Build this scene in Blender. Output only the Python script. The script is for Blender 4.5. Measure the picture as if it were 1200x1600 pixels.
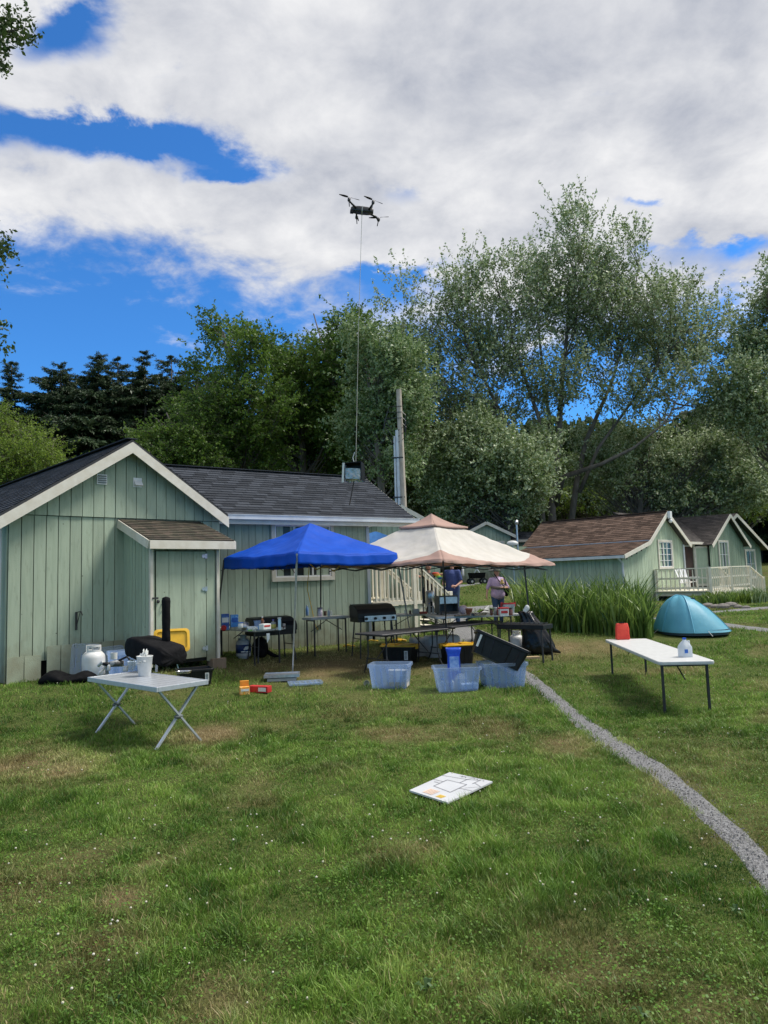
import bpy, math, random
import numpy as np
from mathutils import Vector, Matrix, noise as mnoise
R = math.radians
rnd = random.Random(7)
rs = np.random.RandomState(11)
scene = bpy.context.scene
for o in list(bpy.data.objects): bpy.data.objects.remove(o)
C = scene.collection

# ---------------------------------------------------------------- camera
F = 1110.0; CAMZ = 1.85; PITCH = math.atan(103/1110.0); ROLL = R(1.8)
cam_d = bpy.data.cameras.new('camera'); cam = bpy.data.objects.new('camera', cam_d); C.objects.link(cam)
fw = Vector((0, math.cos(PITCH), math.sin(PITCH)))
r0 = Vector((1, 0, 0)); u0 = r0.cross(fw)
rt = (r0*math.cos(ROLL) - u0*math.sin(ROLL)).normalized()
up = (u0*math.cos(ROLL) + r0*math.sin(ROLL)).normalized()
m3 = Matrix((rt, up, -fw)).transposed()
cam.matrix_world = Matrix.Translation((0, 0, CAMZ)) @ m3.to_4x4()
cam_d.sensor_fit = 'VERTICAL'; cam_d.sensor_height = 36; cam_d.lens = 36*F/1600
cam_d.clip_end = 2000; cam_d.clip_start = .05
scene.camera = cam

# ---------------------------------------------------------------- sun and sky
SUN_EL = R(56); SUN_AZ = R(80)      # azimuth clockwise from +Y
sun_d = bpy.data.lights.new('sun', 'SUN'); sun = bpy.data.objects.new('sun', sun_d); C.objects.link(sun)
sun_d.energy = 2.6; sun_d.angle = R(16); sun_d.color = (1, .95, .88)
sdir = Vector((math.sin(SUN_AZ)*math.cos(SUN_EL), math.cos(SUN_AZ)*math.cos(SUN_EL), math.sin(SUN_EL)))
sun.rotation_euler = sdir.to_track_quat('Z', 'Y').to_euler(); sun.location = (20, 0, 40)
scene.view_settings.view_transform = 'Standard'; scene.view_settings.look = 'None'
scene.view_settings.exposure = 0.80; scene.view_settings.gamma = 1

world = bpy.data.worlds.new('World'); scene.world = world; world.use_nodes = True
def build_world():
    nt = world.node_tree; nt.nodes.clear(); N = nt.nodes.new; L = nt.links.new
    def mth(op, a, b=None, c=None, clamp=False):
        n = N('ShaderNodeMath'); n.operation = op; n.use_clamp = clamp
        for i, x in enumerate((a, b, c)):
            if x is None: continue
            if isinstance(x, (int, float)): n.inputs[i].default_value = x
            else: L(x, n.inputs[i])
        return n.outputs[0]
    tc = N('ShaderNodeTexCoord'); sx = N('ShaderNodeSeparateXYZ'); L(tc.outputs['Generated'], sx.inputs[0])
    X, Y, Z = sx.outputs
    Ya = mth('MAXIMUM', mth('ABSOLUTE', Y), .15)
    u = mth('DIVIDE', X, Ya); v = mth('DIVIDE', Z, Ya)
    # cloud-layer plane coordinates for the noise
    zz = mth('ADD', mth('MAXIMUM', Z, 0), .22)
    cx = N('ShaderNodeCombineXYZ'); L(mth('DIVIDE', X, zz), cx.inputs[0]); L(mth('DIVIDE', Y, zz), cx.inputs[1])
    def noise(scale, detail=6, rough=.55, dist=0, off=(0, 0, 0)):
        mp = N('ShaderNodeMapping'); mp.inputs['Location'].default_value = off; L(cx.outputs[0], mp.inputs[0])
        n = N('ShaderNodeTexNoise'); n.inputs['Scale'].default_value = scale; n.inputs['Detail'].default_value = detail
        n.inputs['Roughness'].default_value = rough; n.inputs['Distortion'].default_value = dist
        L(mp.outputs[0], n.inputs['Vector']); return n.outputs['Fac']
    n1 = noise(1.6, 7, .58, .25, (3.1, 1.7, 0)); n2 = noise(5.5, 8, .6, .2, (9, 2, 0)); n3 = noise(1.1, 6, .6, .3, (1, 5, 0))
    nz = mth('ADD', mth('MULTIPLY', mth('SUBTRACT', n1, .5), .26), mth('MULTIPLY', mth('SUBTRACT', n2, .5), .20))
    nu = mth('ADD', u, mth('MULTIPLY', mth('SUBTRACT', n1, .5), .55))
    nv = mth('ADD', v, mth('MULTIPLY', mth('SUBTRACT', n2, .5), .16))
    # lower rim of the cloud bank (rises to the left)
    vb = mth('ADD', .365, mth('MULTIPLY', mth('MAXIMUM', mth('MULTIPLY', u, -1), 0), .30))
    base = mth('DIVIDE', mth('ADD', mth('SUBTRACT', v, vb), mth('MULTIPLY', nz, .7)), .075)
    base = mth('ADD', mth('MULTIPLY', base, .5), .5)
    base = mth('MINIMUM', base, 1.25)
    val = base
    for (px, py, a, b, k, tl) in [(60, 200, .19, .036, 1.3, .05), (230, 225, .11, .034, .9, .25), (300, 250, .07, .03, .5, .3), (90, 15, .07, .05, 1.4, 0), (20, 60, .05, .03, .5, 0),
                              (250, 85, .05, .03, .5, 0), (610, 302, .07, .028, .55, 0), (1090, 305, .035, .014, .9, 0), (1130, 400, .05, .018, .8, 0), (985, 130, .04, .012, .4, 0), (300, 275, .05, .015, .8, 0),
                              (620, 435, .06, .025, 1.0, 0), (660, 470, .05, .02, .5, 0)]:
        uu = (px-600)/1110; vv = (903-.031*(px-600)-py)/1110*1.04
        du = mth('SUBTRACT', nu, uu)
        dv = mth('ADD', mth('SUBTRACT', nv, vv), mth('MULTIPLY', du, tl))
        e = mth('ADD', mth('POWER', mth('DIVIDE', du, a), 2), mth('POWER', mth('DIVIDE', dv, b), 2))
        g = mth('MULTIPLY', mth('EXPONENT', mth('MULTIPLY', e, -1)), k)
        val = mth('SUBTRACT', val, g)
    val = mth('ADD', val, mth('MULTIPLY', mth('MINIMUM', mth('MAXIMUM', mth('MULTIPLY', mth('SUBTRACT', .12, Y), 4), 0), 1), .75))  # unseen cloud added behind the camera to make the fill light less blue
    thin = mth('MULTIPLY', mth('SUBTRACT', n2, .5), 1.7)
    val = mth('ADD', val, thin)
    msk = N('ShaderNodeMapRange'); msk.interpolation_type = 'SMOOTHSTEP'
    msk.inputs['From Min'].default_value = .12; msk.inputs['From Max'].default_value = .98; L(val, msk.inputs[0])
    sky = N('ShaderNodeTexSky'); sky.sky_type = 'NISHITA'; sky.sun_disc = False
    sky.sun_elevation = SUN_EL; sky.sun_rotation = SUN_AZ; sky.air_density = 1.0; sky.dust_density = .3; sky.ozone_density = 3.0
    mul = N('ShaderNodeMix'); mul.data_type = 'RGBA'; mul.blend_type = 'MULTIPLY'; mul.inputs[0].default_value = 1
    L(sky.outputs[0], mul.inputs[6]); mul.inputs[7].default_value = (.30, .74, 1.18, 1)
    b1 = N('ShaderNodeBackground'); b1.inputs[1].default_value = .09; L(mul.outputs[2], b1.inputs[0])
    sh = mth('ADD', mth('MULTIPLY', n3, .42), mth('ADD', mth('MULTIPLY', n2, .55), mth('MULTIPLY', n1, .40)))
    cr = N('ShaderNodeValToRGB'); cr.color_ramp.elements[0].position = .53; cr.color_ramp.elements[1].position = .80
    cr.color_ramp.elements[0].color = (.47, .50, .58, 1); cr.color_ramp.elements[1].color = (.93, .93, .94, 1)
    L(sh, cr.inputs[0])
    b2 = N('ShaderNodeBackground'); b2.inputs[1].default_value = .57; L(cr.outputs[0], b2.inputs[0])
    mx = N('ShaderNodeMixShader'); L(msk.outputs[0], mx.inputs[0]); L(b1.outputs[0], mx.inputs[1]); L(b2.outputs[0], mx.inputs[2])
    out = N('ShaderNodeOutputWorld'); L(mx.outputs[0], out.inputs[0])
build_world()
scene.cycles.max_bounces = 8; scene.cycles.transparent_max_bounces = 16

# ---------------------------------------------------------------- terrain and pixel helpers (used only to find where things stand)
def S(t): t = np.clip(t, 0, 1); return t*t*(3-2*t)
def terr(x, y):
    return 1.0*S((y-22)/9)*S((8.0-x)/3)*(1-S((y-45)/20)) + .45*S((y-9.5)/10.5) + .22*S((-x-1)/4)*S((y-8.5)/3.5) + 1.9*S((y-38)/45)
def ray(px, py): return fw + rt*((px-600)/F) + up*((800-py)/F)
def P(px, py, D):
    d = ray(px, py); return Vector((0, 0, CAMZ)) + d*(D/d.y)
def G(px, py):
    d = ray(px, py); lo, hi = 1.0, 90.0
    f = lambda D: CAMZ + d.z*D/d.y - float(terr(d.x*D/d.y, D))
    for _ in range(50):
        mid = (lo+hi)/2
        if f(mid) > 0: lo = mid
        else: hi = mid
    D = lo; x = d.x*D/d.y
    return Vector((x, D, float(terr(x, D))))
def gz(x, y): return float(terr(x, y))

# ---------------------------------------------------------------- value noise
def vnoise(x, y, sc, seed=0):
    x = np.asarray(x)*sc; y = np.asarray(y)*sc
    xi = np.floor(x).astype(np.int64); yi = np.floor(y).astype(np.int64); fx = x-xi; fy = y-yi
    def h(a, b):
        n = (a*374761393 + b*668265263 + seed*974634777) & 0xffffffff
        n = ((n ^ (n >> 13))*1274126177) & 0xffffffff
        return ((n ^ (n >> 16)) & 0xffff)/65535.0
    sxx = fx*fx*(3-2*fx); syy = fy*fy*(3-2*fy)
    return (h(xi, yi)*(1-sxx)+h(xi+1, yi)*sxx)*(1-syy) + (h(xi, yi+1)*(1-sxx)+h(xi+1, yi+1)*sxx)*syy
def fbm(x, y, sc, seed=0, o=4):
    r = 0; a = .5; t = 0
    for i in range(o): r = r + a*vnoise(x, y, sc*2**i, seed+i); t += a; a *= .5
    return r/t

# ---------------------------------------------------------------- materials
MATS = {}
def mat(name, c1, c2=None, scale=4, rough=.6, bump=0, bscale=40, metal=0, tint=0, alpha=1, transl=0, stretch=None, spec=.5, lo=.35, hi=.65, detail=5, coat=0):
    if name in MATS: return MATS[name]
    m = bpy.data.materials.new(name); m.use_nodes = True; nt = m.node_tree; nt.nodes.clear(); N = nt.nodes.new; L = nt.links.new
    if c2 is None: c2 = tuple(min(1, x*.8) for x in c1)
    tc = N('ShaderNodeTexCoord'); mp = N('ShaderNodeMapping'); L(tc.outputs['Object'], mp.inputs[0])
    if stretch: mp.inputs['Scale'].default_value = stretch
    no = N('ShaderNodeTexNoise'); no.inputs['Scale'].default_value = scale; no.inputs['Detail'].default_value = detail; L(mp.outputs[0], no.inputs['Vector'])
    mr = N('ShaderNodeMapRange'); mr.inputs[1].default_value = lo; mr.inputs[2].default_value = hi; L(no.outputs['Fac'], mr.inputs[0])
    mx = N('ShaderNodeMix'); mx.data_type = 'RGBA'; L(mr.outputs[0], mx.inputs[0]); mx.inputs[6].default_value = (*c1, 1); mx.inputs[7].default_value = (*c2, 1)
    col = mx.outputs[2]
    if tint:
        at = N('ShaderNodeAttribute'); at.attribute_name = 'tint'
        ma = N('ShaderNodeMath'); ma.operation = 'MULTIPLY_ADD'; L(at.outputs['Fac'], ma.inputs[0]); ma.inputs[1].default_value = tint; ma.inputs[2].default_value = 1-tint/2
        vm = N('ShaderNodeVectorMath'); vm.operation = 'SCALE'; L(col, vm.inputs[0]); L(ma.outputs[0], vm.inputs['Scale']); col = vm.outputs[0]
    b = N('ShaderNodeBsdfPrincipled'); L(col, b.inputs['Base Color']); b.inputs['Roughness'].default_value = rough; b.inputs['Metallic'].default_value = metal
    b.inputs['Specular IOR Level'].default_value = spec
    if coat: b.inputs['Coat Weight'].default_value = coat
    if bump:
        n2 = N('ShaderNodeTexNoise'); n2.inputs['Scale'].default_value = bscale; n2.inputs['Detail'].default_value = 4; L(mp.outputs[0], n2.inputs['Vector'])
        bp = N('ShaderNodeBump'); bp.inputs['Strength'].default_value = bump; bp.inputs['Distance'].default_value = .02; L(n2.outputs['Fac'], bp.inputs['Height']); L(bp.outputs[0], b.inputs['Normal'])
    sh = b.outputs[0]
    if transl:
        tr = N('ShaderNodeBsdfTranslucent'); L(col, tr.inputs[0]); ms = N('ShaderNodeMixShader'); ms.inputs[0].default_value = transl; L(sh, ms.inputs[1]); L(tr.outputs[0], ms.inputs[2]); sh = ms.outputs[0]
    if alpha < 1:
        tp = N('ShaderNodeBsdfTransparent'); tp.inputs[0].default_value = (*[min(1, .6+.4*x/max(c1)) for x in c1], 1)
        ms = N('ShaderNodeMixShader'); ms.inputs[0].default_value = alpha; L(tp.outputs[0], ms.inputs[1]); L(sh, ms.inputs[2]); sh = ms.outputs[0]
    o = N('ShaderNodeOutputMaterial'); L(sh, o.inputs[0]); MATS[name] = m; return m

def leaf_mat(name, dark, light, under=None, transl=.35, rough=.5):
    m = bpy.data.materials.new(name); m.use_nodes = True; nt = m.node_tree; nt.nodes.clear(); N = nt.nodes.new; L = nt.links.new
    at = N('ShaderNodeAttribute'); at.attribute_name = 'tint'
    mx = N('ShaderNodeMix'); mx.data_type = 'RGBA'; L(at.outputs['Fac'], mx.inputs[0]); mx.inputs[6].default_value = (*dark, 1); mx.inputs[7].default_value = (*light, 1)
    col = mx.outputs[2]
    if under:
        ge = N('ShaderNodeNewGeometry'); m2 = N('ShaderNodeMix'); m2.data_type = 'RGBA'; L(ge.outputs['Backfacing'], m2.inputs[0]); L(col, m2.inputs[6]); m2.inputs[7].default_value = (*under, 1); col = m2.outputs[2]
    b = N('ShaderNodeBsdfPrincipled'); L(col, b.inputs['Base Color']); b.inputs['Roughness'].default_value = rough; b.inputs['Specular IOR Level'].default_value = .35
    tr = N('ShaderNodeBsdfTranslucent'); hs = N('ShaderNodeHueSaturation'); hs.inputs['Value'].default_value = 1.3; L(col, hs.inputs['Color']); L(hs.outputs[0], tr.inputs[0])
    ms = N('ShaderNodeMixShader'); ms.inputs[0].default_value = transl; L(b.outputs[0], ms.inputs[1]); L(tr.outputs[0], ms.inputs[2])
    o = N('ShaderNodeOutputMaterial'); L(ms.outputs[0], o.inputs[0]); return m

# ---------------------------------------------------------------- mesh builder
class MB:
    def __init__(s): s.v = []; s.f = []; s.t = []; s.m = []; s.T = None
    def add(s, vs, fs, tint=.5, mi=0):
        k = len(s.v)
        if s.T is not None: vs = [s.T @ Vector(p) for p in vs]
        s.v += [tuple(p) for p in vs]
        for f in fs: s.f.append(tuple(i+k for i in f)); s.t.append(tint); s.m.append(mi)
        return s
    def box(s, c, d, R3=None, tint=.5, mi=0, rz=0):
        if rz: R3 = Matrix.Rotation(rz, 3, 'Z')
        vs = []
        for z in (-.5, .5):
            for (x, y) in ((-.5, -.5), (.5, -.5), (.5, .5), (-.5, .5)):
                p = Vector((x*d[0], y*d[1], z*d[2]))
                if R3: p = R3 @ p
                vs.append(p+Vector(c))
        return s.add(vs, [(3, 2, 1, 0), (4, 5, 6, 7), (0, 1, 5, 4), (1, 2, 6, 5), (2, 3, 7, 6), (3, 0, 4, 7)], tint, mi)
    def bar(s, a, b, w, h=None, tint=.5, mi=0, upv=(0, 0, 1)):
        a = Vector(a); b = Vector(b); d = b-a; L = d.length; d.normalize(); h = h or w
        x = d.cross(Vector(upv))
        if x.length < 1e-3: x = d.cross(Vector((0, 1, 0)))
        x.normalize(); y = x.cross(d)
        return s.box((a+b)/2, (w, L, h), Matrix((x, d, y)).transposed(), tint, mi)
    def tube(s, pts, r, n=8, cap=True, tint=.5, mi=0):
        pts = [Vector(p) for p in pts]; m = len(pts)
        if not isinstance(r, (list, tuple)): r = [r]*m
        vs = []; px = None
        for i, p in enumerate(pts):
            d = (pts[min(i+1, m-1)]-pts[max(i-1, 0)])
            if d.length < 1e-9: d = Vector((0, 0, 1))
            d.normalize()
            if px is None: px = d.cross(Vector((.13, .97, .21))).normalized()
            else:
                px = px-d*px.dot(d); px.normalize()
            py = d.cross(px)
            for k in range(n):
                a = 2*math.pi*k/n; vs.append(p+(px*math.cos(a)+py*math.sin(a))*r[i])
        fs = [(i*n+k, i*n+(k+1) % n, (i+1)*n+(k+1) % n, (i+1)*n+k) for i in range(m-1) for k in range(n)]
        if cap: fs += [tuple(range(n-1, -1, -1)), tuple((m-1)*n+k for k in range(n))]
        return s.add(vs, fs, tint, mi)
    def loft(s, rings, cap0=True, cap1=True, tint=.5, mi=0):
        n = len(rings[0]); vs = [p for rg in rings for p in rg]
        fs = [(i*n+k, i*n+(k+1) % n, (i+1)*n+(k+1) % n, (i+1)*n+k) for i in range(len(rings)-1) for k in range(n)]
        if cap0: fs.append(tuple(range(n-1, -1, -1)))
        if cap1: fs.append(tuple((len(rings)-1)*n+k for k in range(n)))
        return s.add(vs, fs, tint, mi)
    def lathe(s, c, prof, n=16, tint=.5, mi=0, R3=None, sx=1, sy=1):
        rings = []
        for r, z in prof:
            rg = []
            for k in range(n):
                p = Vector((max(r, .0003)*math.cos(2*math.pi*k/n)*sx, max(r, .0003)*math.sin(2*math.pi*k/n)*sy, z))
                if R3: p = R3 @ p
                rg.append(p+Vector(c))
            rings.append(rg)
        return s.loft(rings, tint=tint, mi=mi)
    def ell(s, c, rad, n=12, m=8, R3=None, tint=.5, mi=0):
        rings = []
        for i in range(m+1):
            a = -math.pi/2+math.pi*i/m; rg = []
            for k in range(n):
                b = 2*math.pi*k/n
                p = Vector((math.cos(a)*math.cos(b)*rad[0]+1e-5*math.cos(b), math.cos(a)*math.sin(b)*rad[1]+1e-5*math.sin(b), math.sin(a)*rad[2]))
                if R3: p = R3 @ p
                rg.append(p+Vector(c))
            rings.append(rg)
        return s.loft(rings, tint=tint, mi=mi)
    def cap(s, a, b, ra, rb, n=12):
        a = Vector(a); b = Vector(b); s.tube([a, b], [ra, rb], n); s.ell(a, (ra,)*3, n, 8); s.ell(b, (rb,)*3, n, 8); return s
    def grid(s, fn, nu, nv, tint=.5, mi=0, closed=False):
        vs = [fn(i/nu, j/nv) for j in range(nv+1) for i in range(nu+1)]
        fs = [(j*(nu+1)+i, j*(nu+1)+i+1, (j+1)*(nu+1)+i+1, (j+1)*(nu+1)+i) for j in range(nv) for i in range(nu)]
        return s.add(vs, fs, tint, mi)
    def prism(s, poly, axis_v, tint=.5, mi=0):
        n = len(poly); a = [Vector(p) for p in poly]; b = [p+Vector(axis_v) for p in a]
        return s.add(a+b, [tuple(range(n-1, -1, -1)), tuple(range(n, 2*n))]+[(i, (i+1) % n, n+(i+1) % n, n+i) for i in range(n)], tint, mi)
    def build(s, name, mats, parent=None, smooth=False, bevel=0, world=False, loc=None, solid=0, subd=0, remesh=0, auto=False):
        me = bpy.data.meshes.new(name)
        off = Vector((0, 0, 0))
        if parent is not None and world:
            p = parent
            while p: off += p.location; p = p.parent
        if parent is None and loc is not None: off = Vector(loc)
        me.from_pydata([(x-off[0], y-off[1], z-off[2]) for x, y, z in s.v], [], s.f)
        if not isinstance(mats, (list, tuple)): mats = [mats]
        for m in mats: me.materials.append(m)
        a = me.attributes.new('tint', 'FLOAT', 'FACE'); a.data.foreach_set('value', s.t)
        me.polygons.foreach_set('material_index', s.m)
        if smooth: me.polygons.foreach_set('use_smooth', [True]*len(s.f))
        me.update()
        import bmesh
        bm = bmesh.new(); bm.from_mesh(me)
        if not solid: bmesh.ops.recalc_face_normals(bm, faces=bm.faces)
        bm.to_mesh(me); bm.free()
        o = bpy.data.objects.new(name, me); C.objects.link(o)
        if parent is not None: o.parent = parent
        elif loc is not None: o.location = loc
        if remesh:
            md = o.modifiers.new('r', 'REMESH'); md.mode = 'VOXEL'; md.voxel_size = remesh; md.use_smooth_shade = True
            ms = o.modifiers.new('s', 'SMOOTH'); ms.iterations = 4; ms.factor = .5
        if bevel:
            md = o.modifiers.new('b', 'BEVEL'); md.width = bevel; md.segments = 2; md.limit_method = 'ANGLE'; md.angle_limit = R(40)
        if solid:
            md = o.modifiers.new('s', 'SOLIDIFY'); md.thickness = solid; md.offset = 0
        if subd:
            md = o.modifiers.new('u', 'SUBSURF'); md.levels = subd; md.render_levels = subd
        if auto:
            md = o.modifiers.new('w', 'WEIGHTED_NORMAL')
        return o
def fast_quads(name, V, m, tint, parent=None, off=(0, 0, 0), dry=None, k=4):
    """V: (N,k,3) one k-gon each"""
    V = V-np.array(off); n = len(V); me = bpy.data.meshes.new(name)
    me.vertices.add(n*k); me.vertices.foreach_set('co', V.reshape(-1).astype(np.float32))
    me.loops.add(n*k); me.loops.foreach_set('vertex_index', np.arange(n*k, dtype=np.int32))
    me.polygons.add(n); me.polygons.foreach_set('loop_start', np.arange(0, n*k, k, dtype=np.int32)); me.polygons.foreach_set('loop_total', np.full(n, k, np.int32))
    me.materials.append(m); a = me.attributes.new('tint', 'FLOAT', 'FACE'); a.data.foreach_set('value', tint.astype(np.float32))
    if dry is not None: a = me.attributes.new('dry', 'FLOAT', 'FACE'); a.data.foreach_set('value', dry.astype(np.float32))
    me.update(); me.validate(); o = bpy.data.objects.new(name, me); C.objects.link(o)
    if parent is not None: o.parent = parent
    return o
def tag(o, label=None, cat=None, group=None, kind=None):
    if label: o['label'] = label
    if cat: o['category'] = cat
    if group: o['group'] = group
    if kind: o['kind'] = kind
    return o
def thing(name, label, cat, loc, rz=0, group=None):
    o = bpy.data.objects.new(name, None); C.objects.link(o); o.location = loc; o.rotation_euler = (0, 0, rz); o.empty_display_size = .2
    return tag(o, label, cat, group)
def rr(w, d, r, z, n=3, cx=0, cy=0):
    out = []
    for (sx, sy, a0) in ((1, 1, 0), (-1, 1, 90), (-1, -1, 180), (1, -1, 270)):
        for i in range(n+1):
            a = R(a0+90*i/n); out.append((cx+sx*(w/2-r)+r*math.cos(a), cy+sy*(d/2-r)+r*math.sin(a), z))
    return out
# ---------------------------------------------------------------- common materials
def siding_mat(name, c1, c2):
    m = mat(name, c1, c2, 3, .75, .25, 60, tint=.22, stretch=(6, 6, .6), lo=.38, hi=.7)
    nt = m.node_tree; N = nt.nodes.new; L = nt.links.new
    b = [n for n in nt.nodes if n.type == 'BSDF_PRINCIPLED'][0]; src = b.inputs['Base Color'].links[0].from_socket
    tc = N('ShaderNodeTexCoord'); vo = N('ShaderNodeTexNoise'); vo.inputs['Scale'].default_value = 9; vo.inputs['Detail'].default_value = 6
    mp = N('ShaderNodeMapping'); mp.inputs['Scale'].default_value = (2, 2, .5); L(tc.outputs['Object'], mp.inputs[0]); L(mp.outputs[0], vo.inputs['Vector'])
    mr = N('ShaderNodeMapRange'); mr.inputs[1].default_value = .58; mr.inputs[2].default_value = .74; L(vo.outputs['Fac'], mr.inputs[0])
    # dark knots, scattered
    kn = N('ShaderNodeTexVoronoi'); kn.inputs['Scale'].default_value = 3.1; L(tc.outputs['Object'], kn.inputs['Vector'])
    k2 = N('ShaderNodeMapRange'); k2.inputs[1].default_value = .05; k2.inputs[2].default_value = .02; L(kn.outputs['Distance'], k2.inputs[0])
    mx = N('ShaderNodeMix'); mx.data_type = 'RGBA'; L(mr.outputs[0], mx.inputs[0]); L(src, mx.inputs[6]); mx.inputs[7].default_value = (.16, .17, .12, 1)
    sc = N('ShaderNodeMath'); sc.operation = 'MULTIPLY'; L(k2.outputs[0], sc.inputs[0]); sc.inputs[1].default_value = .8
    m2 = N('ShaderNodeMix'); m2.data_type = 'RGBA'; L(sc.outputs[0], m2.inputs[0]); L(mx.outputs[2], m2.inputs[6]); m2.inputs[7].default_value = (.05, .04, .03, 1)
    f = N('ShaderNodeMath'); f.operation = 'MULTIPLY'; L(mr.outputs[0], f.inputs[0]); f.inputs[1].default_value = .35; L(f.outputs[0], mx.inputs[0])
    # dirt splashed up from the ground
    sp = N('ShaderNodeSeparateXYZ'); L(tc.outputs['Object'], sp.inputs[0]); dn = N('ShaderNodeTexNoise'); dn.inputs['Scale'].default_value = 4; dn.inputs['Detail'].default_value = 7; L(tc.outputs['Object'], dn.inputs['Vector'])
    zz = N('ShaderNodeMath'); zz.operation = 'MULTIPLY_ADD'; L(dn.outputs['Fac'], zz.inputs[0]); zz.inputs[1].default_value = -1.1; L(sp.outputs[2], zz.inputs[2])
    zr = N('ShaderNodeMapRange'); L(zz.outputs[0], zr.inputs[0]); zr.inputs[1].default_value = .15; zr.inputs[2].default_value = -.45; zr.inputs[4].default_value = .75
    m3 = N('ShaderNodeMix'); m3.data_type = 'RGBA'; L(zr.outputs[0], m3.inputs[0]); L(m2.outputs[2], m3.inputs[6]); m3.inputs[7].default_value = (.17, .15, .09, 1)
    L(m3.outputs[2], b.inputs['Base Color'])
    return m
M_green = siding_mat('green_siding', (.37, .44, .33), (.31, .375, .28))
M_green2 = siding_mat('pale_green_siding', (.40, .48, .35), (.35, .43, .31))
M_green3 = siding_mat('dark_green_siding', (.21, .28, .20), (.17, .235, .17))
M_skirt = mat('faded_skirt_board', (.33, .37, .27), (.25, .25, .17), 3, .8, .2, 50, tint=.15)
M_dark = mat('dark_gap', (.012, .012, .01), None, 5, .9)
M_trim = mat('cream_trim_paint', (.66, .63, .55), (.58, .54, .45), 6, .6, .1, 60, tint=.1)
M_white = mat('white_paint', (.78, .78, .78), (.7, .7, .7), 5, .5)
M_shin = mat('charcoal_shingle', (.040, .046, .057), (.058, .064, .076), 60, .95, .6, 250, tint=.7, spec=.12)
M_shinb = mat('brown_shingle', (.10, .066, .05), (.155, .105, .08), 60, .95, .6, 250, tint=.9, spec=.15)
M_shind = mat('dark_brown_shingle', (.04, .033, .03), (.06, .05, .045), 60, .85, .5, 250, tint=.9)
M_shinm = mat('mossy_brown_shingle', (.10, .075, .055), (.05, .05, .03), 7, .9, .7, 200, tint=.8)
M_deck = mat('cream_deck_paint', (.74, .70, .58), (.64, .60, .48), 5, .7, .15, 60, tint=.15)
M_wood = mat('weathered_wood', (.28, .21, .15), (.18, .13, .09), 8, .85, .4, 40, stretch=(1, 1, .2), tint=.2)
M_steel = mat('zinc_steel', (.6, .61, .63), (.45, .46, .48), 20, .35, metal=.9)
M_alu = mat('grey_aluminium', (.55, .58, .62), (.48, .51, .55), 20, .4, metal=.55)
M_black = mat('black_powder_coat', (.018, .018, .02), (.03, .03, .032), 10, .45)
M_glass = mat('window_glass', (.012, .014, .018), (.03, .032, .035), 2, .12, spec=.3)
M_gutter = mat('white_gutter', (.62, .65, .68), (.5, .52, .54), 3, .4)

# ---------------------------------------------------------------- ground
DRY = [(330, 1148, .38, 1.3), (295, 1150, .3, .8), (30, 1197, .5, .8), (95, 1205, .4, .7), (190, 1407, .14, .9), (60, 1400, .2, .4), (150, 1490, .25, .6), (520, 1040, 1.2, 1.0), (420, 1040, .8, .7), (620, 1030, 1.4, .7), (870, 1012, .9, 1.0), (940, 1010, .8, .7),
       (880, 1165, .35, .8), (960, 1165, .3, .3), (930, 1520, .35, .45), (250, 1050, .6, .4), (700, 1035, 1.2, .6), (560, 1110, .5, .35), (1100, 1180, .7, .3), (240, 1350, .15, .5), (440, 1130, .4, .3), (330, 1570, .2, .5), (760, 1560, .25, .3), (650, 1110, .4, .35)]
DRYW = [(G(a, b), r, k) for a, b, r, k in DRY]
def dryness(x, y):
    x = np.asarray(x, float); y = np.asarray(y, float)
    d = (fbm(x, y, .8, 3, 4)-.55)*2.4
    for p, r, k in DRYW: d = np.maximum(d, k*np.exp(-((x-p.x)**2+((y-p.y)*.7)**2)/(r*r))*(.55+.9*fbm(x, y, 4, 9, 3)))
    return np.clip(d, 0, 1)
def path_pts(L): return [(G(a, b), w) for a, b, w in L]
PATH1 = path_pts([(1290, 1500, .21), (1215, 1380, .21), (1150, 1310, .22), (1085, 1250, .24), (1020, 1200, .33), (960, 1165, .40), (915, 1133, .30), (880, 1103, .26), (845, 1072, .30), (800, 1045, .45), (765, 1022, .6), (735, 998, .8), (715, 978, .9), (712, 962, .9), (735, 951, .8), (790, 946, .7), (850, 944, .6)])
PATH2 = path_pts([(640, 925, 1.2), (700, 918, 1.0), (740, 913, .9), (800, 908, .8), (860, 905, .8)])
PATH3 = path_pts([(1015, 968, .5), (1105, 957, .6), (1150, 954, .8), (1215, 948, 1.2)])
PATH4 = path_pts([(1090, 969, .4), (1121, 974, .45), (1160, 980, .5), (1230, 988, .6)])
def seg_dist(x, y, pts):
    best = np.full(np.shape(x), 9.0)
    for (a, wa), (b, wb) in zip(pts, pts[1:]):
        dx, dy = b.x-a.x, b.y-a.y; L2 = dx*dx+dy*dy+1e-9
        t = np.clip(((x-a.x)*dx+(y-a.y)*dy)/L2, 0, 1)
        d = np.hypot(x-a.x-t*dx, y-a.y-t*dy)/((wa+(wb-wa)*t)*.5)
        best = np.minimum(best, d)
    return best
def pathness(x, y):
    return np.minimum(np.minimum(seg_dist(x, y, PATH1), seg_dist(x, y, PATH2)), np.minimum(seg_dist(x, y, PATH3), seg_dist(x, y, PATH4)))
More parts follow.
